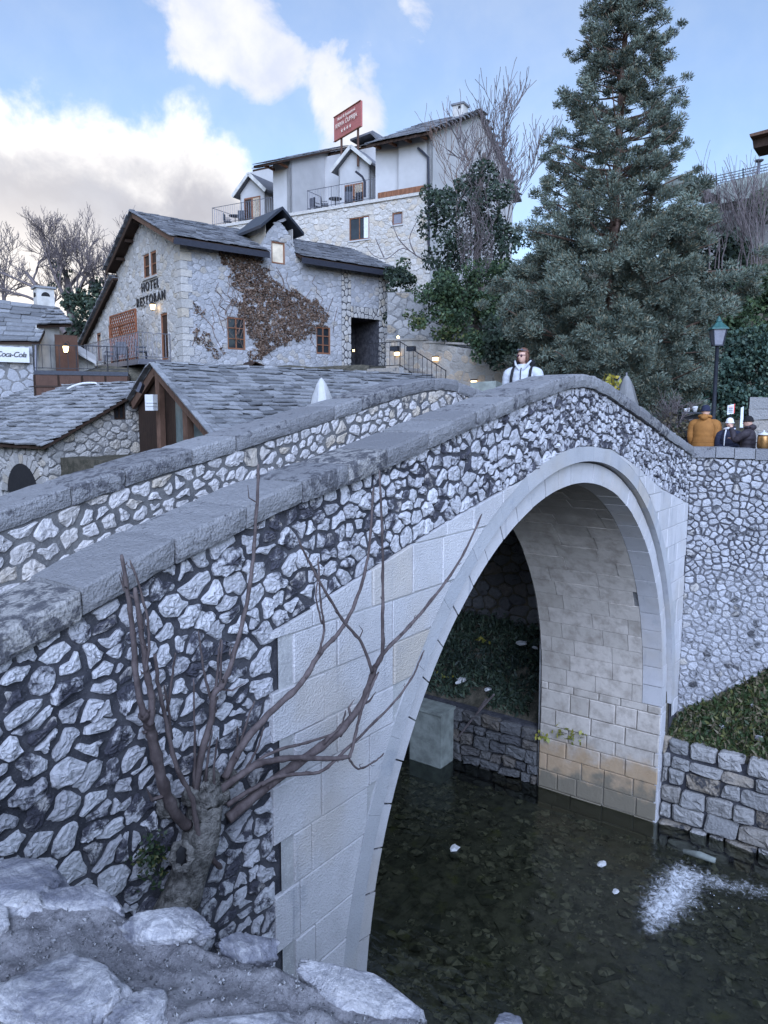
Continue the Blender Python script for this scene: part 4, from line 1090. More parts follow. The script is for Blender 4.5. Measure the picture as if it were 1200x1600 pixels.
# left background tree
b = P(118, 520, 62); t = thing('bare_tree', b, 'spreading leafless tree with ivy on its trunk behind the slate roofs', 'tree')
twigtree(b, 5.6, .42, 5, .72, 8, 'twig', t, up=.28, nb=(4, 5), minr=.014, first=.18, lean=(-.1, .05))
twigtree(b+Vector((-.5, .6, 0)), 6.2, .30, 5, .75, 31, 'twig', t, up=.22, nb=(4, 5), minr=.014, first=.2, lean=(-.5, .5))
twigtree(b+Vector((.5, -.6, 0)), 6.2, .30, 5, .65, 32, 'twig', t, up=.25, nb=(4, 5), minr=.014, first=.2, lean=(.4, -.35))
npmesh('ivy', blobs_leaves(cluster(100, 165, 425, 520, 62, 26, .75, rg, 1.0, lambda X, Y: Y > 425+abs(X-140)*1.2)+cluster(80, 128, 400, 450, 62, 6, .4, rg), .6, .22), 4, M['ivy_dark'], t)
barrentree('faint leafless tree at the far left behind the slate roof', 8, 500, 75, 4.5, .2, 4, .7, 14, 'twig', up=.2, nb=(4, 5), minr=.02)
# ivy bank on the right
rb = np.random.default_rng(5)
bush('ivy_bank_bush', 'large glossy ivy mound behind the street lamp', 'shrub', P(1150, 690, 24),
     cluster(1065, 1240, 520, 640, 23.8, 70, .5, rb, 1.0), 'ivy_blue', .75, .09)
bush('ivy_bank_bush', 'light topped green shrub on the bank above the street lamp', 'shrub', P(1170, 560, 26.5),
     cluster(1110, 1260, 425, 520, 26.5, 46, .55, rb, 1.0, lambda X, Y: Y > 470-(X-1100)*.45), 'ivy', .7, .095)
bush('ivy_bank_bush', 'ivy hanging over the terrace edge under the railing', 'shrub', P(1190, 380, 33),
     cluster(1150, 1250, 285, 345, 33, 20, .55, rb, .6, lambda X, Y: Y > 330-(X-1140)*.7), 'ivy', .7, .11)
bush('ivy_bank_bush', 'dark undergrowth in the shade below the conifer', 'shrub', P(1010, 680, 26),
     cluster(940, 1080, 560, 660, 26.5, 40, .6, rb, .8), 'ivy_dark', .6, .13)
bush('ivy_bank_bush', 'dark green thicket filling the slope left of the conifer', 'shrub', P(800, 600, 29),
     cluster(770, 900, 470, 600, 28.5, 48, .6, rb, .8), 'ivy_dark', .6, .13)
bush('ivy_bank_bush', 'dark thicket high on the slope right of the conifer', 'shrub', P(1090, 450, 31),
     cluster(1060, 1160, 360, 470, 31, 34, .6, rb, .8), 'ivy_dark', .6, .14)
for (X, Y, D, h, sd, lab) in ((1120, 420, 29, 2.2, 3, 'bare brown shrub on the bank below the terrace pillar'), (1160, 430, 28.5, 2.4, 4, 'bare brown shrub tallest under the railing'), (1192, 430, 28, 2.2, 6, 'bare brown shrub at the right edge below the terrace')):
    t = thing('bare_shrub', P(X, Y, D), lab, 'shrub', 'bare shrubs on the upper bank')
    for q in range(5): twigtree(P(X+random.uniform(-16, 16), Y, D+random.uniform(-.4, .4)), h, .025, 2, .35, sd*10+q, 'twig', t, up=.5, nb=(5, 7), minr=.008)
t = thing('dry_bush', P(1052, 690, 17.8), 'brown dry twiggy bush behind the parapet beside the people', 'shrub')
for q in range(9): twigtree(P(1052+random.uniform(-14, 14), 668+random.uniform(0, 18), 17.8), .55, .010, 2, .8, 70+q, 'twig', t, up=-.1, nb=(4, 6), minr=.004)
npmesh('crown', blobs_leaves(cluster(1040, 1075, 650, 690, 17.9, 8, .22, rb, .2), .35, .06), 4, M['weed_dry'], t)
bush('bank_shrub', 'yellow green leafy sprig behind the parapet crest', 'shrub', P(957, 620, 17), cluster(950, 962, 590, 615, 17, 4, .13, rb, .1), 'yellow_leaf', .5, .08)
# grass and weeds on the two banks
def carpet(name, pts, mat, size, label, elong=2.2, up=.9):
    o = npmesh(name, quads(np.array(pts), size, RNG, elong, up), 4, M[mat]); o['kind'] = 'stuff'; o['label'] = label; return o
pts = []
for _ in range(26000):
    s = random.uniform(0, 3.6); t = random.random(); x0, x1 = 4.6, 5.08+.42*s
    n = mnoise.noise(Vector((s*2.2, t*3, 0)))
    if random.random() > .62+n*.8: continue
    x = x0+(x1-x0)*t; pts.append((x, -s, ground_z(x, -s)+abs(random.gauss(0, .05))+.02+(.05 if n > .2 else 0)))
carpet('bank_weeds', pts, 'weed', .055, 'low green weeds on the steep bank beside the wing wall')
carpet('dead_weeds', random.sample(pts, 2600), 'weed_dry', .06, 'dry stalks among the weeds of the bank beside the wing wall', 4)
for k, (sx_, sy_) in enumerate(((.35, -.9), (.6, -1.3), (.45, -1.7), (.7, -2.0), (.2, -1.5))):
    x_ = 4.6+(.48-.42*sy_)*sx_; c = Vector((x_, sy_, ground_z(x_, sy_)+.06))
    tag(mesh('bank_stone', ball(c, random.uniform(.035, .07), 2, (1.2, 1, .7), .35, 2, k+40), M['crag']), ('pale stone in the weeds closest to the bridge end', 'pale stone in the weeds higher up against the wing wall', 'pale stone in the middle of the weedy bank', 'pale stone in the weeds nearest the right edge', 'pale stone low in the weeds just above the quay wall')[k], 'stone', 'pale stones on the weedy bank')
pts = []
for _ in range(16000):
    y = random.uniform(2.3, 9); t = random.random()
    if mnoise.noise(Vector((y*1.4, t*2, 5))) < -.15: continue
    x = 4.6+2.3*t; pts.append((x, y, ground_z(x, y)+abs(random.gauss(0, .09))))
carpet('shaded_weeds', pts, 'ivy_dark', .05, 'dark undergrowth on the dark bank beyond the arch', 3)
def sprig(X, Y, y, n, r, lab, mat='yellow_leaf', plane='x', val=4.2):
    d = raydir(X, Y); c = CAMP+d*((val-CAMP.x)/d.x) if plane == 'x' else ony(X, Y, val)
    t = thing('wall_plant', c, lab, 'plant')
    C = np.array(c)+RNG.normal(size=(n, 3))*np.array([.06, r, r*.45])
    lq_ = quads(C, .075, RNG, 1.3).reshape(-1, 4, 3)
    for q_ in lq_: mesh('leaf', ([tuple(p) for p in q_], [(0, 1, 2, 3)]), M[mat], t)
    mesh('stem', tube([c+Vector((.05, 0, 0)), c+Vector((-.03, r*.5, .04)), c+Vector((-.02, r, -.06))], .006, 5), M['twig'], t); return t
sprig(885, 1148, 0, 46, .17, 'yellow green leafy plant growing out of the pier under the arch')
sprig(845, 1150, 0, 20, .09, 'small yellow leafed plant at the rear edge of the pier')
sprig(760, 1130, 0, 26, .16, 'yellowish leaves on the dark bank under the arch', val=4.6)
sprig(690, 1060, 0, 26, .16, 'yellow leaves beside the left edge of the arch opening', val=5.0)
sprig(755, 1000, 0, 10, .1, 'few yellow leaves high on the dark bank', val=5.8)
d = ony(238, 1340, -.16); t = thing('wall_plant', d, 'dark green tuft in the rubble beside the fig trunk', 'plant')
npmesh('foliage', quads(np.array(d)+RNG.normal(size=(220, 3))*np.array([.05, .03, .07]), .022, RNG, 1.5), 4, M['weed'], t)
# litter under the arch
for X, Y, v, sc, lab in ((722, 1062, 5.0, (.24, .10, .05), 'pale broken board lying on the dark bank under the arch'), (763, 1078, 5.0, (.09, .08, .05), 'crumpled white bag on the dark bank'), (815, 1005, 6.0, (.14, .12, .05), 'bluish white sheet of litter high on the dark bank'), (836, 1012, 6.0, (.05, .06, .03), 'small white scrap beside the pier edge')):
    d = raydir(X, Y); c = CAMP+d*((v-CAMP.x)/d.x)
    tag(mesh('litter', ball(c, 1, 2, sc, .45, 2.2, X), M['white']), lab, 'litter', 'litter on the bank under the arch')
for k, (A, B) in enumerate((((716, 1152), (772, 1085)), ((730, 1140), (760, 1092)))):
    q = []
    for X, Y in (A, ((A[0]+B[0])/2-2, (A[1]+B[1])/2), B):
        d = raydir(X, Y); q.append(CAMP+d*((4.25+.25*k-CAMP.x)/d.x))
    tag(mesh('dead_branch', tube(smoothline(q, 3), .022, 6), M['twig']), ('grey dead branch leaning on the bank wall under the arch', 'thinner dead stick behind the grey branch under the arch')[k], 'branch', 'dead branches under the arch')
# ------------------------------------------------------------------ building helpers
def slates(A, B, C, D, nrow, wd, th=.035, jit=.5, lift=1.5):
    A, B, C, D = map(Vector, (A, B, C, D)); N = (B-A).cross(D-A).normalized()
    if N.z < 0: N = -N
    out = []; W = (B-A).length
    for i in range(nrow):
        v0 = (i-.12)/nrow; v1 = min(1.0, (i+1.25)/nrow); u = -random.random()*wd/W
        while u < 1:
            du = wd/W*random.uniform(.55, 1.45); a, b = max(0, u)+.004/W*1.5, min(1, u+du)-.006/W*1.5; u += du
            if b-a < .12*wd/W: continue
            q = lambda uu, vv: (A.lerp(B, uu)).lerp(D.lerp(C, uu), vv)
            j0, j1 = [v0+random.uniform(-.14, .14)*jit/nrow for _ in range(2)]; t = th*random.uniform(.7, 1.3); l = th*lift*random.uniform(.8, 1.4); l2 = l+random.uniform(-.3, .3)*th
            m0 = (j0+j1)/2-random.uniform(-.06, .12)*jit/nrow; mu = a+(b-a)*random.uniform(.35, .65)
            lo = [q(a, j0)+N*l, q(mu, m0)+N*(l+l2)/2, q(b, j1)+N*l2, q(b, v1)+N*.004, q(a, v1)+N*.004]
            hi = [p+N*t for p in lo]
            n = 5; F = [tuple(range(n-1, -1, -1)), tuple(range(n, 2*n))]+[(k, (k+1) % n, n+(k+1) % n, n+k) for k in range(n)]
            out.append((lo+hi, F))
    return out
def panel(pts, th, nrm=None):        # flat polygon with thickness
    pts = [Vector(p) for p in pts]; n = len(pts)
    N = Vector(nrm) if nrm is not None else (pts[1]-pts[0]).cross(pts[2]-pts[0]).normalized()
    V = pts+[p-N*th for p in pts]
    return V, [tuple(range(n)), tuple(range(2*n-1, n-1, -1))]+[(k, n+k, n+(k+1) % n, (k+1) % n) for k in range(n)]
def grid_wall(fr, W, top, holes, z0=0.):
    xs = sorted(set([0, W]+[v for h in holes for v in h[:2]]+[W*i/24 for i in range(25)])); V = []; F = []
    for i in range(len(xs)-1):
        a, b = xs[i], xs[i+1]; m = (a+b)/2; cuts = sorted([(h[2], h[3]) for h in holes if h[0] < m < h[1]]); z = z0
        spans = []
        for c, d in cuts: spans.append((z, c, None)); z = d
        spans.append((z, None, 1))
        for s, e, tp in spans:
            n = len(V); V += [fr(a, s), fr(b, s), fr(b, e if e is not None else top(b)), fr(a, e if e is not None else top(a))]; F.append((n, n+1, n+2, n+3))
    return V, F
def stone_wall(parent, fr, W, top, holes, rad, mat, mort, limit=300, z0=0., h=(.015, .05), gap=.03, ax=1.3, zmin=None, tries=14000, name='wall_stone'):
    mesh('wall', grid_wall(lambda x, z: fr(x, z, 0), W, top, holes, z0), mort, parent)
    hp = holes_planes(holes)
    zl = z0 if zmin is None else zmin; zt = max(top(W*i/40) for i in range(41))
    ins = lambda x, z: 0 < x < W and zl < z < top(x)-.04 and not in_holes(holes, x, z)
    pl = lambda x, z: [(1, 0, W), (-1, 0, 0), tangent(top, x, 1, -.02)]+hp(x, z)
    st = rubble((0, W, zl, zt), ins, rad, fr, pl, gap, ax, h, tries, .38, .09)
    pieces(name, st, mat, parent, limit, plural='small_wall_stones')
def window(parent, fr, h, frame_mat, pane_mat, nx=2, nz=3, fw=.07, depth=-.08, sill=None):
    a, b, c, d = h; V = []
    f = [(a, b, c, c+fw), (a, b, d-fw, d), (a, a+fw, c+fw, d-fw), (b-fw, b, c+fw, d-fw)]
    for i in range(1, nx): x = a+(b-a)*i/nx; f.append((x-fw*.35, x+fw*.35, c+fw, d-fw))
    vf = []
    for (x0, x1, z0, z1) in f: vf.append(hexa([fr(x0, z0, depth), fr(x1, z0, depth), fr(x1, z1, depth), fr(x0, z1, depth)], [fr(x0, z0, depth+.07), fr(x1, z0, depth+.07), fr(x1, z1, depth+.07), fr(x0, z1, depth+.07)]))
    for j in range(1, nz):
        z = c+(d-c)*j/nz; g2 = fw*.3; vf.append(hexa([fr(a+fw, z-g2, depth+.004), fr(b-fw, z-g2, depth+.004), fr(b-fw, z+g2, depth+.004), fr(a+fw, z+g2, depth+.004)], [fr(a+fw, z-g2, depth+.06), fr(b-fw, z-g2, depth+.06), fr(b-fw, z+g2, depth+.06), fr(a+fw, z+g2, depth+.06)]))
    wo = mesh('window', joined(vf), frame_mat, parent)
    for i in range(nx):
        x0, x1 = a+(b-a)*i/nx+.02, a+(b-a)*(i+1)/nx-.02
        mesh('pane', ([fr(x0, c+.02, depth+.02), fr(x1, c+.02, depth+.02), fr(x1, d-.02, depth+.02), fr(x0, d-.02, depth+.02)], [(0, 1, 2, 3)]), pane_mat, wo)
    # reveal behind and around the pane
    rv = [[fr(a, c, 0.02), fr(a, d, 0.02), fr(a, d, -.3), fr(a, c, -.3)], [fr(b, c, 0.02), fr(b, d, 0.02), fr(b, d, -.3), fr(b, c, -.3)], [fr(a, d, 0.02), fr(b, d, 0.02), fr(b, d, -.3), fr(a, d, -.3)], [fr(a, c, 0.02), fr(b, c, 0.02), fr(b, c, -.3), fr(a, c, -.3)], [fr(a, c, -.3), fr(b, c, -.3), fr(b, d, -.3), fr(a, d, -.3)]]
    mesh('reveal', joined([(q, [(0, 1, 2, 3)]) for q in rv]), M['plaster_old'] if pane_mat is not M['dark'] else M['dark'], wo)
    if sill: mesh('sill', hexa([fr(a-.08, c-.09, -.02), fr(b+.08, c-.09, -.02), fr(b+.08, c, -.02), fr(a-.08, c, -.02)], [fr(a-.08, c-.09, .09), fr(b+.08, c-.09, .09), fr(b+.08, c, .09), fr(a-.08, c, .09)]), sill, wo)
    return wo
def railing(name, label, pts, h, n, mat, group=None, bars=True, rails=2, r=.014, post=.022):
    pts = [Vector(p) for p in pts]; t = thing(name, pts[0], label, 'railing', group)
    mesh('rail', joined([beam(pts[i]+Vector((0, 0, k)), pts[i+1]+Vector((0, 0, k)), .035, .03) for i in range(len(pts)-1) for k in ([h, .1] if rails == 2 else np.linspace(.12, h, rails))]), mat, t)
    for p in pts: mesh('post', tube([p, p+Vector((0, 0, h+.03))], post, 6), mat, t)
    if bars:
        for i in range(len(pts)-1):
            k = max(2, int((pts[i+1]-pts[i]).length*n))
            for j in range(1, k): q = pts[i].lerp(pts[i+1], j/k); mesh('bar', tube([q+Vector((0, 0, .1)), q+Vector((0, 0, h))], r, 4), mat, t)
    return t
def text(name, body, o, u, v, size, mat, parent=None, depth=.01, shear=0, spacing=1, align='CENTER'):
    c = bpy.data.curves.new(name, 'FONT'); c.body = body; c.size = size; c.extrude = depth/2; c.align_x = align; c.align_y = 'CENTER'; c.shear = shear; c.space_character = spacing
    ob = bpy.data.objects.new(name+'_source', c); COL.objects.link(ob); dg = bpy.context.evaluated_depsgraph_get(); dg.update()
    me = bpy.data.meshes.new_from_object(ob.evaluated_get(dg)); bpy.data.objects.remove(ob); bpy.data.curves.remove(c)
    o = Vector(o); u = Vector(u).normalized(); v = Vector(v).normalized(); n = u.cross(v)
    for q in me.vertices: x, y, z = q.co; q.co = o+u*x+v*y+n*z
    me.materials.clear(); me.name = name
    return place(name, me, mat, parent)
def wallframe(p0, e, n):       # x along e, z absolute height, w along outward normal n
    p0 = Vector(p0); e = Vector(e).normalized(); n = Vector(n).normalized()
    return lambda x, z, w=0: Vector((p0.x, p0.y, 0))+e*x+n*w+Vector((0, 0, z))
def wallpx(p0, e, n):
    p0 = Vector(p0); e = Vector(e).normalized()
    def f(X, Y): q = hit(X, Y, p0, n); return ((q-p0).dot(e), q.z)
    return f
def pxrect(f, X0, Y0, X1, Y1):
    a = f(X0, (Y0+Y1)/2)[0]; b = f(X1, (Y0+Y1)/2)[0]; m = (X0+X1)/2; c = f(m, Y1)[1]; d = f(m, Y0)[1]
    return (min(a, b), max(a, b), min(c, d), max(c, d))

# ------------------------------------------------------------------ restaurant building
GZ = 9.3
RP = P(287, 560, 33); RP.z = 0
re_ = Vector((.963, -.269, 0)); rg_ = Vector((.269, .963, 0))
rest = thing('stone_restaurant', (RP.x, RP.y, GZ), 'rough stone restaurant with dry creeper on its wall and a slate gable roof', 'building')
fF = wallframe(RP, re_, -rg_); pF = wallpx(RP, re_, -rg_)
fG0 = wallframe(RP, rg_, -re_); pG = wallpx(RP, rg_, -re_)
WF = pF(606, 500)[0]
EZ = 15.05; AZ = 16.75; TA = 4.1
w1 = pxrect(pF, 355, 496, 383, 546); w2 = pxrect(pF, 494, 511, 516, 553); door = pxrect(pF, 548, 498, 592, 584)
wd = pxrect(pF, 424, 378, 445, 412)
pil0 = pxrect(pF, 534, 420, 548, 585); pil1 = pxrect(pF, 592, 425, 606, 585); lint = pxrect(pF, 548, 481, 592, 498)
dor0, dor1 = pF(415, 400)[0], pF(458, 400)[0]
dtop = interp([(-1, EZ), (dor0-.01, EZ), (dor0, 15.7), ((dor0+dor1)/2, 16.5), (dor1, 15.7), (dor1+.01, EZ), (30, EZ)])
holesF = [w1, w2, door, wd, pil0, pil1, lint]
stone_wall(rest, fF, WF, dtop, holesF, .22, M['rubble_blue_shade'], M['mortar_mid2'], 300, GZ-1.2, zmin=GZ-.3, gap=.016, tries=22000, h=(.006, .025))
for h, nm in ((pil0, 'pilaster'), (pil1, 'pilaster'), (lint, 'lintel')):
    mesh(nm, hexa([fF(h[0]+.004, h[2], -.25), fF(h[1]-.004, h[2], -.25), fF(h[1]-.004, h[3], -.25), fF(h[0]+.004, h[3], -.25)], [fF(h[0]+.004, h[2], .02), fF(h[1]-.004, h[2], .02), fF(h[1]-.004, h[3], .02), fF(h[0]+.004, h[3], .02)]), M['mortar_dark'], rest)
    fr2 = lambda x, z, w=0: fF(x, z, .025+w)
    pieces('facing_stone', rubble(h, lambda x, z: True, .27, fr2, lambda x, z, h=h: [(1, 0, h[1]), (-1, 0, -h[0]), (0, 1, h[3]), (0, -1, -h[2])], .035, .8, (.01, .03), 800, .3, .05), M['rubble_warm'], rest)
window(rest, fF, w1, M['wood'], M['glass'], 2, 3, sill=None); window(rest, fF, w2, M['wood'], M['glass'], 2, 3)
window(rest, fF, wd, M['wood'], M['warm_pane'], 1, 1, .06)
# dark carriage doorway
dv = [[fF(door[0], door[2], 0), fF(door[0], door[3], 0), fF(door[0], door[3], -2.2), fF(door[0], door[2], -2.2)], [fF(door[1], door[2], 0), fF(door[1], door[3], 0), fF(door[1], door[3], -2.2), fF(door[1], door[2], -2.2)], [fF(door[0], door[3], 0), fF(door[1], door[3], 0), fF(door[1], door[3], -2.2), fF(door[0], door[3], -2.2)], [fF(door[0], door[2], -2.2), fF(door[1], door[2], -2.2), fF(door[1], door[3], -2.2), fF(door[0], door[3], -2.2)]]
mesh('doorway', joined([(q, [(0, 1, 2, 3)]) for q in dv]), M['mortar_dark'], rest)
# gable wall
zG = interp([(-.2, EZ-.08), (0, EZ), (TA, AZ), (14.5, 11.55)])
gtop = lambda x: zG(x)-.06
wins = [pxrect(pG, 224.5, 397, 234, 435), pxrect(pG, 235.5, 392, 245, 431), pxrect(pG, 152, 520, 159, 564), pxrect(pG, 169.5, 508, 177, 536), pxrect(pG, 185, 507, 193, 533), pxrect(pG, 252, 489, 263, 562)]
fG = lambda x, z, w=0: fG0(x, z, w)
stone_wall(rest, fG, 14.3, gtop, wins, .27, M['rubble_warm'], M['mortar_pale'], 300, GZ-1.5, zmin=GZ-.2, gap=.016, tries=20000, h=(.006, .028))
for i, h in enumerate(wins):
    window(rest, fG, h, M['wood'], M['wood_dark'] if i in (0, 1, 5) else M['glass'], 1, 2 if i != 5 else 1, .09, sill=M['rubble_warm'] if i < 2 else None)
# quoins on the corner
z = GZ-.3; k = 0
while z < EZ-.3:
    hh = random.uniform(.28, .42)
    mesh('quoin', hexa([fF(-.04, z+.01, .05), fF(.28+.2*(k % 2), z+.01, .05), fF(.28+.2*(k % 2), z+.01, -.1), fF(-.04, z+.01, -.45-.2*(k % 2))], [fF(-.04, z+hh-.01, .05), fF(.28+.2*(k % 2), z+hh-.01, .05), fF(.28+.2*(k % 2), z+hh-.01, -.1), fF(-.04, z+hh-.01, -.45-.2*(k % 2))]), M['rubble_warm'], rest); z += hh; k += 1
# roof: front slope, long rear slope, ridge, rafters
rp = lambda x, t, z: Vector((RP.x, RP.y, 0))+re_*x+rg_*t+Vector((0, 0, z))
ov = .55; slope = (AZ-EZ)/TA
A, B, C, D = rp(-ov, -.6, EZ-.6*slope), rp(WF+.5, -.6, EZ-.6*slope), rp(WF+.5, TA, AZ), rp(-ov, TA, AZ)
upv = Vector((0, 0, .02)); da, db = dor0-.12, dor1+.12
for x0, x1, t0 in ((-ov, da, -.6), (db, WF+.5, -.6), (da, db, 2.2)):
    a_, b_, c_, d_ = rp(x0, t0, EZ+t0*slope), rp(x1, t0, EZ+t0*slope), rp(x1, TA, AZ), rp(x0, TA, AZ)
    mesh('roof_deck', panel([a_, b_, c_, d_], .10, (0, 0, 1)), M['wood_dark'], rest)
    pieces('roof_slate', slates(a_+upv, b_+upv, c_+upv, d_+upv, 13 if t0 < 0 else 5, .42, .04), M['slate_dark'], rest, 110, plural='roof_slates')
    if t0 < 0: mesh('eave_board', beam(a_+Vector((0, 0, -.16)), b_+Vector((0, 0, -.16)), .05, .26), M['drain'], rest)
E1, E2 = rp(-ov, 8.2, zG(8.2)+.0), rp(WF+.5, 8.2, zG(8.2))
mesh('roof_deck', panel([D, C, E2, E1], .10, (0, 0, 1)), M['wood_dark'], rest)
pieces('roof_slate', slates(E1, E2, C, D, 10, .42, .035), M['slate_dark'], rest, 60, plural='roof_slates')
G1, G2 = rp(-ov+.25, 8.0, zG(8.2)-.35), rp(-ov+.25, 14.9, 11.0)
G3, G4 = rp(WF, 14.9, 11.0), rp(WF, 8.0, zG(8.2)-.35)
mesh('roof_deck', panel([G1, G4, G3, G2], .10, (0, 0, 1)), M['wood_dark'], rest)
pieces('roof_slate', slates(G2, G3, G4, G1, 14, .42, .04), M['slate_dark'], rest, 60, plural='roof_slates')
for a, b in ((A, D), (D, E1), (G1, G2)):
    mesh('verge_board', beam(a+Vector((0, 0, -.15)), b+Vector((0, 0, -.15)), .06, .20), M['beam'] if a is A else M['wood_dark'], rest)
    n = int((b-a).length/.36); dv_ = (b-a)/n
    for i in range(n):
        q = a+dv_*i; sgn2 = 1 if b.z > a.z else -1
        q0, q1 = q+Vector((0, 0, .05+.04*(sgn2 < 0)+random.uniform(0, .03))), q+dv_*1.15+Vector((0, 0, .05+.04*(sgn2 > 0)*0))
        mesh('verge_slate', beam(q0, q1, random.uniform(.26, .36), .04), M['slate_dark'], rest)
for x in np.arange(.4, 13, 1.3):
    q = rp(-ov+.1, x, zG(x)-.24); mesh('rafter_end', beam(q, q+re_*.55, .12, .14), M['wood_dark'], rest)
# dormer on the front
dm = (dor0+dor1)/2
for s in (-1, 1):
    q0, q1 = fF(dm, 17.0, .35), fF(dm+s*(dor1-dor0)*.78, 16.0, .35); r0, r1 = fF(dm, 17.0, -2.5), fF(dm+s*(dor1-dor0)*.78, 16.0, -2.5)
    mesh('dormer_roof', panel([q0, q1, r1, r0] if s > 0 else [q1, q0, r0, r1], .14, (0, 0, 1)), M['metal_dark'], rest)
    mesh('dormer_cheek', panel([fF(dm+s*(dor1-dor0)*.5, 15.0, 0), fF(dm+s*(dor1-dor0)*.5, 15.0, -2.3), fF(dm+s*(dor1-dor0)*.5, 16.15, -2.3), fF(dm+s*(dor1-dor0)*.5, 16.15, 0)], .03, re_*s), M['rubble_warm'], rest)
# dry creeper on the facade
cr = thing('dry_creeper', fF(4, GZ, .1), 'brown dry creeper spread over the restaurant front wall', 'vine')
poly = [(340, 390), (412, 393), (416, 430), (448, 450), (472, 462), (499, 474), (514, 486), (500, 516), (488, 530), (472, 538), (458, 524), (448, 541), (424, 545), (412, 556), (394, 540), (384, 510), (372, 490), (378, 470), (363, 440), (350, 410)]
def inpoly(x, y, p):
    c = False; j = len(p)-1
    for i in range(len(p)):
        if ((p[i][1] > y) != (p[j][1] > y)) and x < (p[j][0]-p[i][0])*(y-p[i][1])/(p[j][1]-p[i][1])+p[i][0]: c = not c
        j = i
    return c
C = []
for (pg, n, bb, th) in ((poly, 30000, (335, 520, 385, 560), -.32), ([(300, 508), (316, 520), (345, 545), (352, 560), (330, 556), (308, 535)], 1300, (298, 354, 505, 562), -.05), ([(300, 470), (310, 478), (322, 492), (316, 498), (304, 486)], 350, (298, 324, 468, 500), -.1), ([(505, 480), (512, 470), (514, 495), (506, 500)], 200, (503, 516, 468, 500), -.1), ([(362, 470), (372, 465), (376, 485), (366, 482)], 200, (360, 378, 462, 488), -.1), ([(386, 550), (415, 545), (418, 560), (390, 565)], 500, (384, 420, 542, 568), -.2)):
    for _ in range(n):
        x, y = random.uniform(*bb[:2]), random.uniform(*bb[2:])
        nn = mnoise.fractal(Vector((x*.06, y*.06, 3)), 1, 2, 4)
        xx, yy = x+nn*12, y+mnoise.noise(Vector((y*.07, x*.07, 9)))*10
        if not inpoly(xx, yy, pg) or mnoise.noise(Vector((x*.11, y*.11, 1))) < th-.12: continue
        s, z = pF(x, y)
        if any(h[0]-.02 < s < h[1]+.02 and h[2] < z < h[3] for h in (w1, w2)): continue
        C.append(fF(s, z, abs(random.gauss(.02, .035))))
npmesh('leaf_mass', quads(np.array(C), .085, RNG, 1.3), 4, M['creeper'], cr)
stems = []
for k in range(46):
    x, y = random.uniform(345, 500), random.uniform(470, 560); q = []
    for j in range(6):
        s, z = pF(x, y); q.append(fF(s, z, .04)); x += random.uniform(-12, 9); y -= random.uniform(4, 16)
    stems.append(tube(q, .012, 3, False))
for (pts) in ([(303, 478), (312, 490), (322, 500), (335, 515)], [(330, 470), (340, 490), (350, 520)], [(520, 465), (514, 480), (508, 500)], [(527, 480), (522, 500), (520, 520)], [(300, 540), (312, 512)], [(350, 470), (366, 475)]):
    stems.append(tube([fF(*pF(*p), .03) for p in pts], .014, 3, False))
o = mesh('stems', joined(stems), M['twig_brown'], cr); o['kind'] = 'stuff'
# lettering on the gable
hs = thing('wall_lettering', fG(3, 12, .06), 'dark metal letters HOTEL RESTORAN on the gable wall', 'sign')
for body, X, Y, X2 in (('HOTEL', 236, 446.5, 0), ('RESTORAN', 236.5, 468, 0)):
    s, z = pG(X, Y); text('letters', body, fG(s, z, .05), -rg_, (0, 0, 1), .60, M['black_ink'], hs, .05, 0, 1.3)
for o in hs.children:
    pass
# little dark porch roof at the foot of the wall
q = fF(*pF(391, 568), .5)
pr = thing('porch_roof', q, 'small dark red sheet roof against the foot of the restaurant wall', 'canopy')
s0, s1 = pF(366, 568)[0], pF(416, 568)[0]; zb = pF(391, 573)[1]; sm = s0+(s1-s0)*.3
mesh('roof', joined([panel([fF(s0, zb-.25, 1.1), fF(sm, zb+.18, 1.1), fF(sm, zb+.18, .1), fF(s0, zb-.25, .1)], .05, (0, 0, 1)), panel([fF(sm, zb+.18, 1.1), fF(s1, zb-.22, 1.1), fF(s1, zb-.2, .1), fF(sm, zb+.18, .1)], .05, (0, 0, 1))]), M['wood_dark'], pr)
for s in (s0+.15, s1-.15): mesh('post', beam(fF(s, GZ-1.5, 1.0), fF(s, zb-.2, 1.0), .08, .08, (1, 0, 0)), M['wood_dark'], pr)
# parked car roof
q = fF(*pF(512, 578), 2.2)
def wall_lamp(p, n, lab, s=.13, grp=None, mat='glow'):
    t = thing('wall_lantern', p, lab, 'lamp', grp); n = Vector(n).normalized(); p = Vector(p)
    mesh('bracket', tube([p-n*.18+Vector((0, 0, s*.9)), p-n*.08+Vector((0, 0, s*1.5)), p+Vector((0, 0, s*1.2))], .015, 5), M['iron'], t)
    mesh('cap', lathe(p+Vector((0, 0, s*.55)), [(s*.72, 0), (s*.6, s*.18), (s*.15, s*.5), (.01, s*.65)], 6), M['iron'], t)
    mesh('glass', lathe(p, [(s*.36, -s*.55), (s*.58, s*.5), (s*.58, s*.54)], 6), M[mat], t)
    mesh('base', lathe(p+Vector((0, 0, -s*.75)), [(s*.1, 0), (s*.4, s*.15), (s*.4, s*.2)], 6), M['iron'], t); return t
s, z = pG(248.5, 481); wall_lamp(fG(s, z, .3), -re_, 'lit lantern on the gable wall above the balcony door', .22)
wall_lamp(fF(*pF(573.5, 545.5), -1.2), -rg_, 'small lit lamp inside the dark carriage doorway', .10)
wall_lamp(P(103, 546, 32.5), -re_, 'lit lantern above the brown door behind the terrace railing', .24)
sg = mesh('red_plaque', box(fF(*pF(572.5, 580), .08), (.95, .06, .55), math.atan2(re_.y, re_.x)), M['sign_red']); tag(sg, 'small dark red plaque below the carriage doorway', 'sign')
t = text('lettering', '\u2605 \u2605 \u2605', fF(*pF(572.5, 580), .115), re_, (0, 0, 1), .2, M['sign_ink'], sg, .01) if False else None

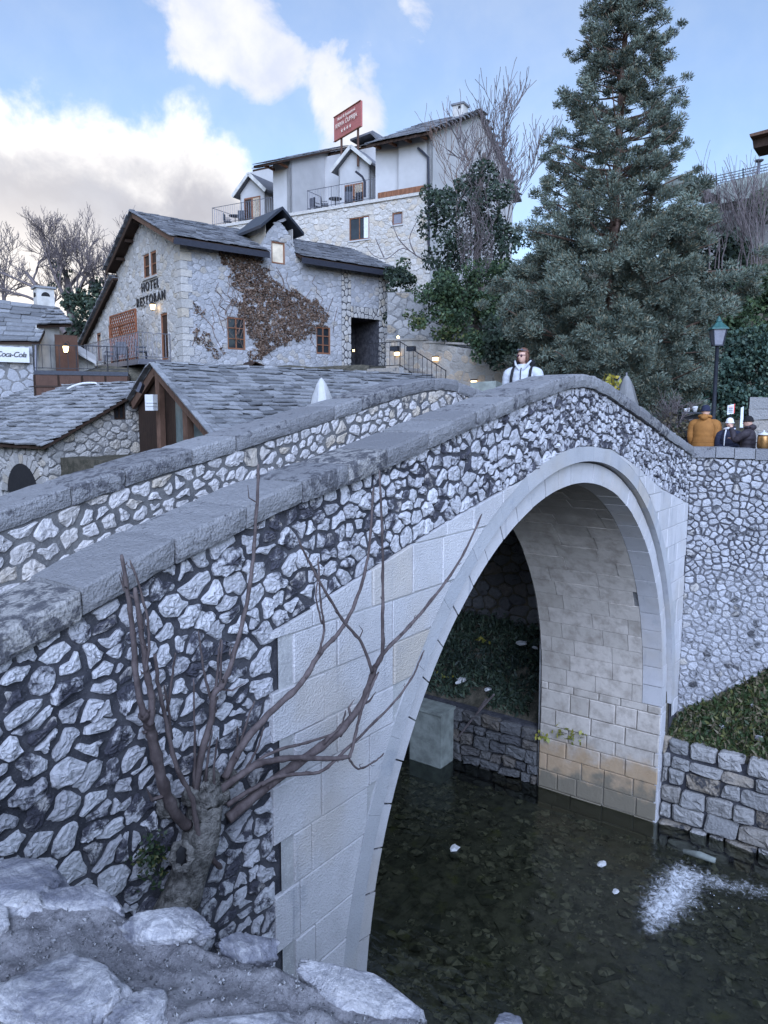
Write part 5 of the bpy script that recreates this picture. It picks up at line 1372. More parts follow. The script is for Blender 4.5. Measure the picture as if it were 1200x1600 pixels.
# ------------------------------------------------------------------ balcony with lattice screen, terrace with railing
bc = thing('balcony', fG(3, 11, 1), 'iron balcony with slatted floor hung on the gable wall', 'balcony')
bz = pG(232, 572)[1]+.12; sB0, sB1 = pG(268, 560)[0], pG(178, 560)[0]
c0, c1, c2, c3 = fG(sB0, bz, .05), fG(sB0, bz, 1.5), fG(sB1, bz, 1.5), fG(sB1, bz, .05)
mesh('floor', panel([c0, c1, c2, c3], .12, (0, 0, 1)), M['iron_grey'], bc)
mesh('beam', joined([beam(a+Vector((0, 0, -.16)), b+Vector((0, 0, -.16)), .1, .16) for a, b in ((c1, c2), (c0, c1), (c2, c3))]), M['iron_grey'], bc)
railing('balcony_railing', 'grey iron balcony railing in front of the lattice screen', [c0, c1, c2, c3], 1.15, 5, M['iron_grey'])
ls = thing('lattice_screen', fG(2.5, bz, .8), 'red brown wooden lattice screen on the balcony', 'screen')
la, lb, lz = fG(pG(236, 520)[0]-.1, bz, .75), fG(pG(195, 520)[0]-.1, bz, .75), 2.45
d = lb-la
mesh('frame', joined([beam(la, la+Vector((0, 0, lz)), .07, .07, (1, 0, 0)), beam(lb, lb+Vector((0, 0, lz)), .07, .07, (1, 0, 0)), beam(la+Vector((0, 0, lz)), lb+Vector((0, 0, lz)), .07, .07), beam(la+Vector((0, 0, lz*.78)), lb+Vector((0, 0, lz*.78)), .06, .06), beam(la+Vector((0, 0, .05)), lb+Vector((0, 0, .05)), .07, .07)]), M['wood_red'], ls)
W = d.length; nsl = 20
for sgn in (1, -1):
    for i in range(-nsl, nsl+8):
        u0 = i/12*W; p0, p1 = (u0, 0), (u0+lz, lz)
        a0, a1 = max(0, u0), min(W, u0+lz)
        if a1-a0 < .05: continue
        x0, x1 = (a0, a1) if sgn > 0 else (W-a0, W-a1)
        mesh('slat', beam(la+d*(x0/W)+Vector((0, 0, a0-u0)), la+d*(x1/W)+Vector((0, 0, a1-u0)), .012, .05, tuple(re_)), M['wood_red'], ls)
def chair(p, rz, lab, grp, mat='metal_dark'):
    p = Vector(p); t = thing('garden_chair', p, lab, 'chair', grp); m = Matrix.Rotation(rz, 3, 'Z')
    q = lambda x, y, z: p+m @ Vector((x, y, z))
    mesh('seat', box(q(0, 0, .44), (.5, .5, .06), rz), M[mat], t); mesh('backrest', box(q(0, .24, .72), (.5, .06, .52), rz), M[mat], t)
    for a in (-.22, .22):
        for b in (-.22, .22): mesh('leg', beam(q(a, b, 0), q(a, b, .42), .04, .04, (1, 0, 0)), M[mat], t)
        mesh('armrest', beam(q(a, -.22, .64), q(a, .22, .64), .05, .04), M[mat], t)
    return t
chair(fG(pG(247, 560)[0], bz, .8), 1.0, 'dark garden chair right of the lattice screen on the balcony', None)
chair(fG(pG(226, 560)[0], bz, 1.1), 2.4, 'dark garden chair in front of the lattice screen', None)
chair(fG(pG(205, 560)[0], bz, 1.1), -2., 'dark garden chair left of the lattice screen behind the balcony bars', None)
ter = thing('terrace', P(60, 590, 30.5), 'flat terrace with brown panelled front between the slate roofs', 'terrace')
ta, tb = P(53, 580, 29.5), P(200, 580, 30.5); ta.z = tb.z = (ta.z+tb.z)/2; td = (tb-ta); tn = Vector((-td.y, td.x, 0)).normalized()
mesh('deck', panel([ta, tb, tb+tn*3.2, ta+tn*3.2], .16, (0, 0, 1)), M['metal_dark'], ter)
mesh('fascia', panel([ta+tn*.08+Vector((0, 0, -.16)), tb+tn*.08+Vector((0, 0, -.16)), tb+tn*.08+Vector((0, 0, -1.9)), ta+tn*.08+Vector((0, 0, -1.9))], .05), M['wood_mid'], ter)
for k in range(5):
    x = ta.lerp(tb, (k+.0)/4)+tn*.03; mesh('batten', beam(x+Vector((0, 0, -.17)), x+Vector((0, 0, -1.8)), .08, .05, (0, 1, 0)), M['wood_dark'], ter)
mesh('batten', beam(ta+tn*.02+Vector((0, 0, -.62)), tb+tn*.02+Vector((0, 0, -.62)), .06, .07), M['wood_dark'], ter)
railing('terrace_railing', 'black iron railing along the terrace above the brown fascia', [ta+tn*.05, ta.lerp(tb, .45)+tn*.05, ta.lerp(tb, .78)+tn*.05, tb+tn*.05], 1.0, 3.2, M['iron'])
dr = mesh('terrace_door', joined([box(P(105, 565, 33.2), (.95, .08, 2.3), -.27)]), M['wood_mid']); tag(dr, 'closed brown wooden door below the lit lantern', 'door')
lw = thing('pale_annex', P(112, 560, 34), 'pale rendered annex with a sloping white roof edge behind the terrace', 'building')
mesh('wall', panel([P(70, 600, 34), P(148, 600, 35), P(148, 563, 35), P(108, 537, 34.2), P(70, 530, 34)], .2), M['plaster_old'], lw)
mesh('roof', panel([P(86, 525, 34), P(92, 521, 34), P(150, 556, 35), P(150, 561, 35)], .8), M['plaster'], lw)
aw = mesh('awning_arch', tube(smoothline([P(105, 608, 28.5), P(115, 603, 28.5), P(130, 599, 28.5), P(148, 598.5, 28.5), P(156, 602, 28.5)], 4), .045, 6), M['white'], None, True)
tag(aw, 'thin white arched awning rim below the brown terrace front', 'awning')

# ------------------------------------------------------------------ slate roofed house at left, and the timber gabled one beside it
hx0, hx1, hy0, hy1 = 4.05, 8.07, 19.5, 33.; he, hr = 6.37, 8.44
lh = thing('slate_house', (6, 21, STREET), 'low rubble house with a big pale slate roof sloping to the river', 'building')
ov = .28
A, B, C, D = Vector((hx0-.15, hy1, he-.07)), Vector((hx0-.15, hy0-ov, he-.07)), Vector((hx1, hy0-ov, hr)), Vector((hx1, hy1, hr))
mesh('roof_deck', panel([A, B, C, D], .08, (0, 0, 1)), M['wood_dark'], lh)
pieces('roof_slate', slates(A, B, C, D, 16, .58, .05, 1.7, 1.5), M['slate_light'], lh)
mesh('roof_deck', panel([C, Vector((hx1+4, hy0-ov, he)), Vector((hx1+4, hy1, he)), D], .08, (0, 0, 1)), M['slate_dark'], lh)
for y in np.arange(hy0-ov, hy1, .55): mesh('ridge_slate', box((hx1, y+.27, hr+.07), (.4, .52, .05), 0, .02), M['slate_light'], lh)
fHG = wallframe((hx0+.1, hy0, 0), (1, 0, 0), (0, -1, 0)); pHG = wallpx((hx0+.1, hy0, 0), (1, 0, 0), (0, -1, 0))
htop = lambda x: he-.08+(hr-he)/(hx1-hx0)*x
hw = pxrect(pHG, 178, 629, 195, 655)
stone_wall(lh, fHG, 6.2, lambda x: min(htop(x), hr-.1), [hw], .30, M['rubble_warm'], M['mortar_mid'], 220, 3.5, zmin=4.6, h=(.02, .06))
window(lh, fHG, hw, M['wood_dark'], M['dark'], 2, 1, .05)
fHL = wallframe((hx0+.1, hy0, 0), (0, 1, 0), (-1, 0, 0))
fHLr = lambda x, z, w=0: fHL(x, z, w)
stone_wall(lh, fHLr, 10, lambda x: he-.15, [], .28, M['rubble_warm'], M['mortar_mid'], 120, 3.5, zmin=4.6, h=(.02, .06))
# arch in the river side wall
pHL = wallpx((hx0+.1, hy0, 0), (0, 1, 0), (-1, 0, 0)); ac, az = pHL(40, 770)
r = abs(pHL(16, 760)[0]-pHL(64, 760)[0])/2
mesh('arch_opening', panel([fHL(ac+r*math.cos(a), az+r*math.sin(a), .075) for a in np.linspace(0, math.pi, 16)], .02), M['dark'], lh)
for k in range(13):
    a0, a1 = math.pi*k/13+.02, math.pi*(k+1)/13-.02; R1 = r*random.uniform(1.28, 1.4)
    q = [(r, a0), (R1, a0), (R1, a1), (r, a1)]
    mesh('arch_stone', hexa([fHL(ac+R*math.cos(a), az+R*math.sin(a), .0) for R, a in q], [fHL(ac+R*math.cos(a), az+R*math.sin(a), .11) for R, a in q]), M['rubble_warm'], lh)
ap = P(240, 569, 24.0); rdir = Vector((.955, -.297, 0)); sdir2 = Vector((-.297, -.955, 0)); sl_ = .47
th = thing('timber_gable_house', (ap.x, ap.y, STREET), 'house with weathered slate roof and glazed timber gable beside the bridge', 'building')
tp = lambda x, t, drop=0: ap+rdir*x+sdir2*t+Vector((0, 0, -abs(t)*sl_-drop))
A, B, C, D = tp(0, 5.4), tp(11.6, 5.4), tp(11.6, 0), tp(0, 0)
mesh('roof_deck', panel([A, B, C, D], .10, (0, 0, 1)), M['wood_dark'], th)
pieces('roof_slate', slates(A, B, C, D, 20, .52, .05, 1.7, 1.5), M['slate'], th)
A2, B2 = tp(0, -2.6), tp(11.6, -2.6)
mesh('roof_deck', panel([D, C, B2, A2], .10, (0, 0, 1)), M['wood_dark'], th)
o = mesh('roof_slates', joined(slates(A2, B2, C, D, 6, .6, .045, .8)), M['slate'], th); o['kind'] = 'stuff'
for x in np.arange(0, 11.4, .55): mesh('ridge_slate', box(tp(x+.27, 0)+Vector((0, 0, .06)), (.53, .36, .05), math.atan2(rdir.y, rdir.x), .025), M['slate'], th)
dn = Vector((0, 0, -1))
for a, b in ((tp(.05, 0, .22), tp(.05, 5.4, .22)), (tp(.05, 0, .22), tp(.05, -2.3, .22))): mesh('verge_beam', beam(a, b, .12, .26), M['beam'], th)
for t, z in ((.15, 0), (2.4, 0)):
    a = tp(.12, t, .1); mesh('post', beam(a, Vector((a.x, a.y, 4.5)), .2, .2, (1, 0, 0)), M['beam'], th)
for t in np.arange(.15, 5.4, .36): q0, q1 = tp(-.02, t, -.09+random.uniform(0, .03)), tp(-.02, t+.42, -.06); mesh('verge_slate', beam(q0, q1, .3, .04), M['slate'], th)
for t in np.arange(-2.5, -.1, .36): q0, q1 = tp(-.02, t, -.07), tp(-.02, t+.42, -.09+random.uniform(0, .03)); mesh('verge_slate', beam(q0, q1, .3, .04), M['slate'], th)
def gp(t, z, x=.3): q = ap+rdir*x+sdir2*t; return Vector((q.x, q.y, z))
mesh('gable_panel', panel([gp(-.2, 4.5), gp(.95, 4.5), gp(.95, ap.z-.7), gp(.2, ap.z-.35), gp(-.2, ap.z-.3)], .08), M['wood_dark'], th)
mesh('gable_glass', panel([gp(.98, 4.5), gp(5.0, 4.5), gp(5.0, ap.z-5.0*sl_-.25), gp(.98, ap.z-.98*sl_-.25)], .03), M['dusty_glass'], th)
mesh('glazing_bar', beam(gp(2.4, 4.5, .27), gp(2.4, ap.z-1.4, .27), .08, .05, (1, 0, 0)), M['beam'], th)
mesh('side_wall', panel([gp(-.25, 4.5, .28), gp(-2.2, 4.5, .28), gp(-2.2, ap.z-2.2*sl_-.2, .28), gp(-.25, ap.z-.5, .28)], .1), M['wood_dark'], th)
mb = mesh('meter_box', joined([box(P(236.5, 629, 23.6), (.24, .30, .50), .3), box(P(236.5, 629, 23.55), (.2, .28, .03), .3), box(P(236.5, 634, 23.56), (.2, .28, .02), .3)]), M['white']); tag(mb, 'white slatted meter box on the dark timber gable', 'box')
vt = mesh('roof_vent', panel([P(212, 611, 23.4), P(217, 613, 23.4), P(222, 600, 23.4), P(219, 596, 23.4)], .3), M['drain']); tag(vt, 'small bent metal gutter end where the two slate roofs meet', 'gutter')
# far left house with the advertising fascia
fh = thing('corner_house', P(30, 600, 31), 'stone house at the far left with slate roof and white advertising fascia', 'building')
A, B, C, D = P(-70, 533, 30), P(62, 535, 31.5), P(86, 481, 35.5), P(-70, 462, 34)
pieces('roof_slate', slates(A, B, C, D, 9, .8, .05, .9), M['slate'], fh); mesh('roof_deck', panel([A, B, C, D], .1, (0, 0, 1)), M['wood_dark'], fh)
A, B, C, D = P(57, 509, 32.2), P(112, 507, 34), P(90, 481, 35.6), P(76, 480, 35.4)
pieces('roof_slate', slates(A, B, C, D, 6, .7, .05, .9), M['slate'], fh); mesh('roof_deck', panel([A, B, C, D], .1, (0, 0, 1)), M['wood_dark'], fh)
e0, e1 = P(-70, 600, 30.2), P(54, 600, 31.5); ee = (e1-e0); ee.z = 0; en = Vector((ee.y, -ee.x, 0)).normalized()
fFH = wallframe(e0, ee, en); 
stone_wall(fh, fFH, ee.length, lambda x: P(40, 540, 31).z, [], .34, M['rubble_blue_shade'], M['mortar_mid'], 120, 7.5, h=(.01, .03), tries=3000)
mesh('side_wall', panel([P(60, 580, 32.4), P(93, 580, 33.8), P(93, 508, 33.8), P(62, 508, 32.4)], .2), M['plaster_old'], fh)
ch = thing('chimney', P(70, 478, 36), 'pale rendered chimney with arched smoke openings on the slate roof', 'chimney')
q = P(69, 474, 36); mesh('stack', box(q+Vector((0, 0, -.1)), (.78, .78, 1.5), -.3), M['plaster_old'], ch); mesh('cap', box(q+Vector((0, 0, .70)), (.95, .95, .09), -.3), M['slate'], ch)
m = Matrix.Rotation(-.3, 3, 'Z')
for vx, vy in ((0, -.395), (-.395, 0)):
    c = q+m @ Vector((vx, vy, .28)); u = m @ Vector((1 if vx == 0 else 0, 0 if vx == 0 else 1, 0))
    mesh('opening', panel([c+u*.2*math.cos(a)+Vector((0, 0, .2*math.sin(a))) for a in np.linspace(0, math.pi, 10)], .02), M['dark'], ch)
fs = thing('fascia_sign', P(24, 558, 30.8), 'long white fascia sign with dark script lettering', 'sign')
a, b = fFH(0, P(24, 566.5, 31).z, .28), fFH(ee.length-.15, P(24, 566.5, 31).z, .28); hh = .62
mesh('board', panel([a, b, b+Vector((0, 0, hh)), a+Vector((0, 0, hh))], .08), M['white'], fs)
lx = a.lerp(b, 1-.72/ee.length)+Vector((0, 0, hh*.5))+en*.02
text('lettering', 'Coca-Cola', lx, ee, (0, 0, 1), .30, M['black_ink'], fs, .01, .35, .86)
dp = mesh('drain_pipe', tube([P(56, 540, 31.2), P(56, 600, 31.2), P(56, 622, 31.2)], .05, 7), M['iron_grey']); tag(dp, 'grey downpipe at the corner of the advertising house', 'pipe')
# ------------------------------------------------------------------ upper hotel
HO = P(672, 400, 46); HO.z = 0; ha = Vector((-.11, .994, 0)).normalized(); hb = Vector((.994, .11, 0)).normalized()
ho = thing('upper_hotel', (HO.x, HO.y, 15), 'white rendered hotel with stone base and attic balconies on the hillside', 'building')
fH = wallframe(HO, ha, -hb); pH = wallpx(HO, ha, -hb)
hp_ = lambda s, b, z: Vector((HO.x, HO.y, 0))+ha*s+hb*b+Vector((0, 0, z))
TZ = 20.95; S1 = pH(332, 340)[0]
hw1 = pxrect(pH, 546, 339, 577, 375); hw2 = pxrect(pH, 613, 332, 629, 351)
stone_wall(ho, fH, S1, lambda x: TZ-.02, [hw1, hw2], .27, M['hotel_stone'], M['mortar_hotel'], 300, 12, h=(.01, .035), zmin=15.5, gap=.012, ax=1.6)
w_ = window(ho, fH, hw1, M['wood'], M['glass'], 2, 1, .07, sill=M['plaster']); mesh('curtain', panel([fH(hw1[0]+.08, hw1[2]+.08, -.04), fH(hw1[0]+.42, hw1[2]+.08, -.04), fH(hw1[0]+.42, hw1[3]-.08, -.04), fH(hw1[0]+.08, hw1[3]-.08, -.04)], .02), M['curtain'], w_)
window(ho, fH, hw2, M['wood'], M['lamp_glass'], 1, 1, .07, sill=M['plaster'])
mesh('terrace_slab', panel([hp_(-.0, -.12, TZ+.02), hp_(-.0, 7, TZ+.02), hp_(S1, 7, TZ+.02), hp_(S1, -.12, TZ+.02)], .2, (0, 0, 1)), M['hotel_stone'], ho)
sC = pH(588, 300)[0]; sA0 = pH(453, 300)[0]; sA1 = pH(427, 300)[0]
zC = lambda b: 24.45+.48*b; zA = lambda b: 24.55+.40*b
W_ = M['plaster']
mesh('gable_wall', panel([hp_(0, 0, 12), hp_(0, 14, 12), hp_(0, 14, zC(0)), hp_(0, 7, zC(7)), hp_(0, 0, zC(0))], .3, -ha), W_, ho)
mesh('front_wall', panel([hp_(0, 0, TZ+.03), hp_(0, 0, zC(0)), hp_(sC-1.6, 0, zC(0)), hp_(sC-1.6, 0, TZ+.03)], .25, -hb), W_, ho)
mesh('bay_wall', panel([hp_(sC-1.6, .35, TZ+.03), hp_(sC-1.6, .35, zC(.3)), hp_(sC, -.1, zC(-.1)), hp_(sC, -.1, TZ+.03)], .25, -hb), W_, ho)
mesh('cheek_wall', panel([hp_(sC, 0, TZ+.03), hp_(sC, 5, TZ+.03), hp_(sC, 5, zC(5)), hp_(sC, 0, zC(0))], .25, ha), W_, ho)
mesh('cheek_wall', panel([hp_(sA0, 0, TZ+.03), hp_(sA0, 7, TZ+.03), hp_(sA0, 7, zA(7)), hp_(sA0, 0, zA(0))], .25, -ha), W_, ho)
mesh('front_wall', panel([hp_(sA0, 0, TZ+.03), hp_(sA0, 0, zA(0)), hp_(sA1, 0, zA(0)), hp_(sA1, 0, TZ+.03)], .25, -hb), W_, ho)
mesh('rear_wall', panel([hp_(sC, 4.2, TZ), hp_(S1, 4.2, TZ), hp_(S1, 4.2, zA(4.2)-.4), hp_(sC, 4.2, zA(4.2)-.4)], .25, -hb), W_, ho)
def roofslab(s0, s1, b0, b1, zf, nm='roof', rows=8):
    A, B, C, D = hp_(s0, b0, zf(b0)), hp_(s1, b0, zf(b0)), hp_(s1, b1, zf(b1)), hp_(s0, b1, zf(b1))
    r_ = mesh(nm, panel([A, D, C, B], .16, (0, 0, 1)), M['wood_dark'], ho)
    up = Vector((0, 0, .02)); q = mesh('slates', joined(slates(A+up, B+up, C+up, D+up, rows, .5, .04)), M['slate_dark'], r_); q['kind'] = 'stuff'
roofslab(-.35, sC+.2, -.9, 7, zC); roofslab(sA0-.3, sA1+.7, -1.2, 7, zA); roofslab(sC, sA0, 4.6, 7, lambda b: zA(b)-.25, rows=4); roofslab(sA1, S1, 4.6, 7, lambda b: zA(b)-.25, rows=4)
mesh('roof', panel([hp_(sC, 7, zA(7)-.25), hp_(S1, 7, zA(7)-.25), hp_(S1, 15, zA(-1)), hp_(sC, 15, zA(-1))], .15, (0, 0, 1)), M['slate_dark'], ho)
mesh('roof', panel([hp_(-.35, 7, zC(7)), hp_(sC+.2, 7, zC(7)), hp_(sC+.2, 15, zC(-1)), hp_(-.35, 15, zC(-1))], .15, (0, 0, 1)), M['slate_dark'], ho)
for b in np.arange(-.5, 14.6, .6):
    z = zC(b) if b < 7 else zC(14-b); mesh('verge_slate', box(hp_(-.28, b, z+.07), (.6, .4, .06), math.atan2(hb.y, hb.x), .03), M['slate_dark'], ho)
q0, q1 = fH(pH(592, 305)[0], pH(592, 310)[1], .06), fH(pH(666, 300)[0], pH(666, 302)[1], .06)
q0.z = q1.z = TZ+.18
mesh('timber_band', beam(q0, q1, .14, .34), M['wood'], ho)
for s in np.linspace(.3, sC-.3, 4): mesh('bracket', beam(hp_(s, .1, zC(0)-.45), hp_(s, -.8, zC(-.8)-.14), .12, .14), M['wood'], ho)
for s in (sA0+.2, sA1-.1): mesh('bracket', beam(hp_(s, .1, zA(0)-.55), hp_(s, -1.0, zA(-1.0)-.14), .12, .14), M['wood'], ho)
def dormer(sc_, b0, w2, zb, ze, zt, lab):
    mesh('dormer_wall', panel([hp_(sc_-w2, b0, zb), hp_(sc_-w2, b0, ze), hp_(sc_, b0, zt), hp_(sc_+w2, b0, ze), hp_(sc_+w2, b0, zb)], .2, -hb), W_, ho)
    for s in (-1, 1):
        a, b = hp_(sc_, b0-.4, zt+.18), hp_(sc_+s*(w2+.4), b0-.4, ze-.1); c, d = hp_(sc_+s*(w2+.4), b0+4, ze-.1), hp_(sc_, b0+4, zt+.18)
        mesh('dormer_roof', panel([a, b, c, d], .14, (0, 0, 1)), M['slate_dark'], ho)
        mesh('barge_board', beam(a+Vector((0, 0, -.1))-hb*.03, b+Vector((0, 0, -.1))-hb*.03, .05, .24), M['plaster_old'], ho)
        mesh('dormer_cheek', panel([hp_(sc_+s*w2, b0, zb), hp_(sc_+s*w2, b0+4, zb), hp_(sc_+s*w2, b0+4, ze), hp_(sc_+s*w2, b0, ze)], .1, ha*s), W_, ho)
    fr = lambda x, z, w=0: hp_(sc_+x, b0-w-.01, z)
    dw = mesh('balcony_door', panel([fr(-.75, zb, .01), fr(.75, zb, .01), fr(.75, zb+2.1, .01), fr(-.75, zb+2.1, .01)], .03), M['wood'], ho)
    for s in (-1, 1): mesh('pane', panel([fr(s*.38-.3, zb+.15, .03), fr(s*.38+.3, zb+.15, .03), fr(s*.38+.3, zb+2.0, .03), fr(s*.38-.3, zb+2.0, .03)], .01), M['glass'] if s > 0 else M['warm_pane'], dw)
pB = wallpx(HO+hb*2.6, ha, -hb); pA = wallpx(HO+hb*1.6, ha, -hb)
dormer(pB(553, 260)[0], 2.6, 1.25, TZ, 24.2, 25.3, ''); dormer(pA(394, 285)[0], 1.6, 1.15, TZ, 23.4, 24.5, '')
railing('hotel_balcony_railing', 'iron railing of the right hand hotel balcony below the sign', [hp_(sC+.1, -.05, TZ+.03), hp_((sC+sA0)/2, -.05, TZ+.03), hp_(pH(481, 300)[0], -.05, TZ+.03), hp_(pH(481, 300)[0], 1.5, TZ+.03)], 1.25, 5, M['iron_grey'])
railing('hotel_balcony_railing', 'iron railing of the left hand hotel balcony at the building corner', [hp_(sA1+.1, -.05, TZ+.03), hp_((sA1+S1)/2, -.05, TZ+.03), hp_(S1-.05, -.05, TZ+.03), hp_(S1-.05, 3.0, TZ+.03)], 1.25, 5, M['iron_grey'])
def table(p, lab, r=.4):
    p = Vector(p); t = thing('bistro_table', p, lab, 'table'); mesh('tabletop', lathe(p+Vector((0, 0, .72)), [(r, 0), (r, .04)], 14), M['metal_dark'], t); mesh('column', tube([p, p+Vector((0, 0, .72))], .04, 6), M['metal_dark'], t); mesh('foot', lathe(p, [(.25, 0), (.06, .06)], 10), M['metal_dark'], t)
pb1 = wallpx(HO+hb*.9, ha, -hb)
for X, rz, lab in ((507, .6, 'dark chair at the left end of the right hotel balcony'), (545, 2.2, 'dark chair in front of the balcony door below the sign'), (558, -1.5, 'dark chair right of the table on the hotel balcony'), (492, 1.5, 'low dark chair behind the far left bars of the right balcony')):
    chair(hp_(pb1(X, 305)[0], .9, TZ+.03), rz, lab, None)
table(hp_(pb1(524, 305)[0], .9, TZ+.03), 'round dark table between the chairs on the right hotel balcony', .45)
for X, rz, lab in ((355, .6, 'dark chair at the left end of the left hotel balcony'), (378, 2.2, 'dark chair near the door of the left hotel balcony')): chair(hp_(pb1(X, 325)[0], .9, TZ+.03), rz, lab, None)
table(hp_(pb1(367, 325)[0], .9, TZ+.03), 'round dark table on the left hotel balcony', .45)
dpp = lambda X, Y, b=-.12: (lambda q: q)(hit(X, Y, HO-hb*.15, -hb))
for pts, lab in (([(653, 231), (663, 240), (669, 246), (670, 300), (670, 400)], 'black drain pipe down the hotel corner beside the grey gable'), ([(556, 268), (566, 276), (570, 284), (570, 308)], 'short black drain pipe at the right hotel balcony')):
    tag(mesh('drain_pipe', tube([dpp(*p) for p in pts], .075, 7), M['drain']), lab, 'pipe')
hch = thing('chimney', hp_(0, 6.0, 26), 'square hotel chimney standing on the roof ridge', 'chimney')
q = hit(719, 183, HO+ha*.8, -ha); mesh('stack', box(q+Vector((0, 0, -.25)), (.78, .78, 1.8), .1), M['plaster_old'], hch); mesh('cap', box(q+Vector((0, 0, .71)), (.95, .95, .12), .1), M['slate_dark'], hch)
for k in (-1, 1): mesh('flue_opening', box(q+Vector((-.392, k*.18, .48)), (.02, .2, .18), .1), M['dark'], hch)
# roof sign
sgn_ = thing('roof_sign', P(543, 215, 51), 'red hotel sign with cream lettering and stars on two posts above the roof', 'sign')
sa, sb = P(522, 222, 52.6), P(564, 196.5, 49.7); sb.z = sa.z; su = (sb-sa); hgt = 1.62
spn = su.cross(Vector((0, 0, 1))).normalized(); 
if spn.dot(CAMP-sa) < 0: spn = -spn
mesh('board', panel([sa, sb, sb+Vector((0, 0, hgt)), sa+Vector((0, 0, hgt))], .12), M['sign_red'], sgn_)
mesh('border', joined([beam(a+spn*.03, b+spn*.03, .05, .05) for a, b in ((sa, sb), (sa+Vector((0, 0, hgt)), sb+Vector((0, 0, hgt))))]), M['wood_red'], sgn_)
mid = (sa+sb)/2+spn*.09
text('lettering', 'Hotel & Restaurant', mid+Vector((0, 0, 1.28)), su, (0, 0, 1), .30, M['sign_ink'], sgn_, .01)
text('lettering', 'KRIVA \u0106UPRIJA', mid+Vector((0, 0, .86)), su, (0, 0, 1), .42, M['sign_ink'], sgn_, .01)
for k in range(4):
    c = mid+su.normalized()*(k-1.5)*.36+Vector((0, 0, .38)); pts = []
    for i in range(10):
        r = .14 if i % 2 == 0 else .06; a = math.pi/2+i*math.pi/5; pts.append(c+su.normalized()*r*math.cos(a)+Vector((0, 0, r*math.sin(a))))
    mesh('star', panel(pts, .01), M['sign_ink'], sgn_)
for t in (.25, .86): a = sa.lerp(sb, t)-spn*.08; mesh('post', tube([a+Vector((0, 0, .6)), a+Vector((0, 0, -2.4))], .08, 7), M['wood_mid'], sgn_)
# small upper gable behind the sign
ug = thing('upper_gable', P(590, 222, 54), 'small grey rear gable peeping over the hotel roof', 'building')
mesh('wall', panel([P(570, 232, 54), P(613, 234, 52.5), P(613, 232, 52.5), P(600, 218, 53), P(572, 226, 54)], 1.5), M['plaster'], ug)
for a, b in (((565, 229, 54), (600, 216, 53)), ((600, 216, 53), (617, 233, 52.5))): mesh('roof', beam(P(*a), P(*b), 3.0, .14), M['slate_dark'], ug)

# ------------------------------------------------------------------ flagstone wall, stairs, railing
r0, r1 = P(603, 600, 33), P(806, 600, 29.5); r0.z = r1.z = 0; rv = (r1-r0); rn = Vector((rv.y, -rv.x, 0)).normalized()
fl = thing('flagstone_wall', (r0.x, r0.y, 8), 'retaining wall faced with irregular flagstones beside the stairs', 'wall')
fR = wallframe(r0, rv, rn); pR = wallpx(r0, rv, rn)
rt = interp([(0, pR(610, 531)[1]), (pR(664, 531)[0], pR(664, 531)[1]), (pR(666, 535)[0], pR(666, 535)[1]), (pR(740, 546)[0], pR(740, 546)[1]), (rv.length, pR(740, 546)[1])])
stone_wall(fl, fR, rv.length, rt, [], .36, M['flag'], M['mortar_pale'], 300, 6.5, h=(.01, .025), gap=.03, ax=1.1, zmin=7.2)
mesh('wall_cap', joined([hexa([fR(a, rt(a)-.02, .06), fR(b, rt(b)-.02, .06), fR(b, rt(b)-.02, -.3), fR(a, rt(a)-.02, -.3)], [fR(a, rt(a)+.06, .06), fR(b, rt(b)+.06, .06), fR(b, rt(b)+.06, -.3), fR(a, rt(a)+.06, -.3)]) for a, b in ((0, pR(664, 531)[0]), (pR(666, 535)[0], rv.length))]), M['flag'], fl)
uw_ = thing('upper_stone_wall', P(640, 480, 35), 'dark rubble wall half hidden by shrubs above the stairs', 'wall')
fU = wallframe(P(605, 500, 35.5), P(760, 500, 34)-P(605, 500, 35.5), rn)
stone_wall(uw_, fU, 5.2, lambda x: P(640, 455, 35).z, [], .36, M['rubble_quay'], M['mortar_mid'], 60, P(640, 545, 35).z, h=(.01, .03), tries=2500)
st = thing('stone_stairs', fR(1.5, 8, 1), 'short flight of dark stone steps climbing beside the flagstone wall', 'stairs')
za, zb2 = pR(720, 622)[1], pR(652, 577)[1]; xa, xb = pR(722, 600)[0], pR(652, 590)[0]; n = 10
for i in range(n):
    x = xa+(xb-xa)*i/n; x2 = xa+(xb-xa)*(i+1)/n; z = za+(zb2-za)*(i+1)/n
    mesh('step', hexa([fR(x, z-2, .1), fR(x2, z-2, .1), fR(x2, z-2, 1.4), fR(x, z-2, 1.4)], [fR(x, z, .1), fR(x2, z, .1), fR(x2, z, 1.4), fR(x, z, 1.4)]), M['rubble_quay'], st)
mesh('landing', hexa([fR(xb, zb2-2, .1), fR(0, zb2-2, .1), fR(0, zb2-2, 1.4), fR(xb, zb2-2, 1.4)], [fR(xb, zb2, .1), fR(0, zb2, .1), fR(0, zb2, 1.4), fR(xb, zb2, 1.4)]), M['rubble_quay'], st)
railing('stair_railing', 'thin black handrail with upright bars along the stone stairs', [fR(xa, za, 1.35), fR(xb, zb2, 1.35), fR(.1, zb2, 1.35)], 1.05, 4, M['iron'])
for X, Y, g in ((622, 553, 'step lamp glowing low at the left of the stairs'), (682, 561, 'lamp glowing on the flagstone wall halfway down the handrail'), (742, 597.5, 'lamp glowing low on the flagstone wall beyond the handrail')):
    p = fR(*pR(X, Y), .09); t = thing('wall_lamp', p, g, 'lamp'); mesh('housing', box(p+Vector((0, 0, .1)), (.26, .12, .05), math.atan2(rv.y, rv.x)), M['iron'], t); mesh('glass', box(p, (.22, .1, .14), math.atan2(rv.y, rv.x)), M['glow_soft'], t)
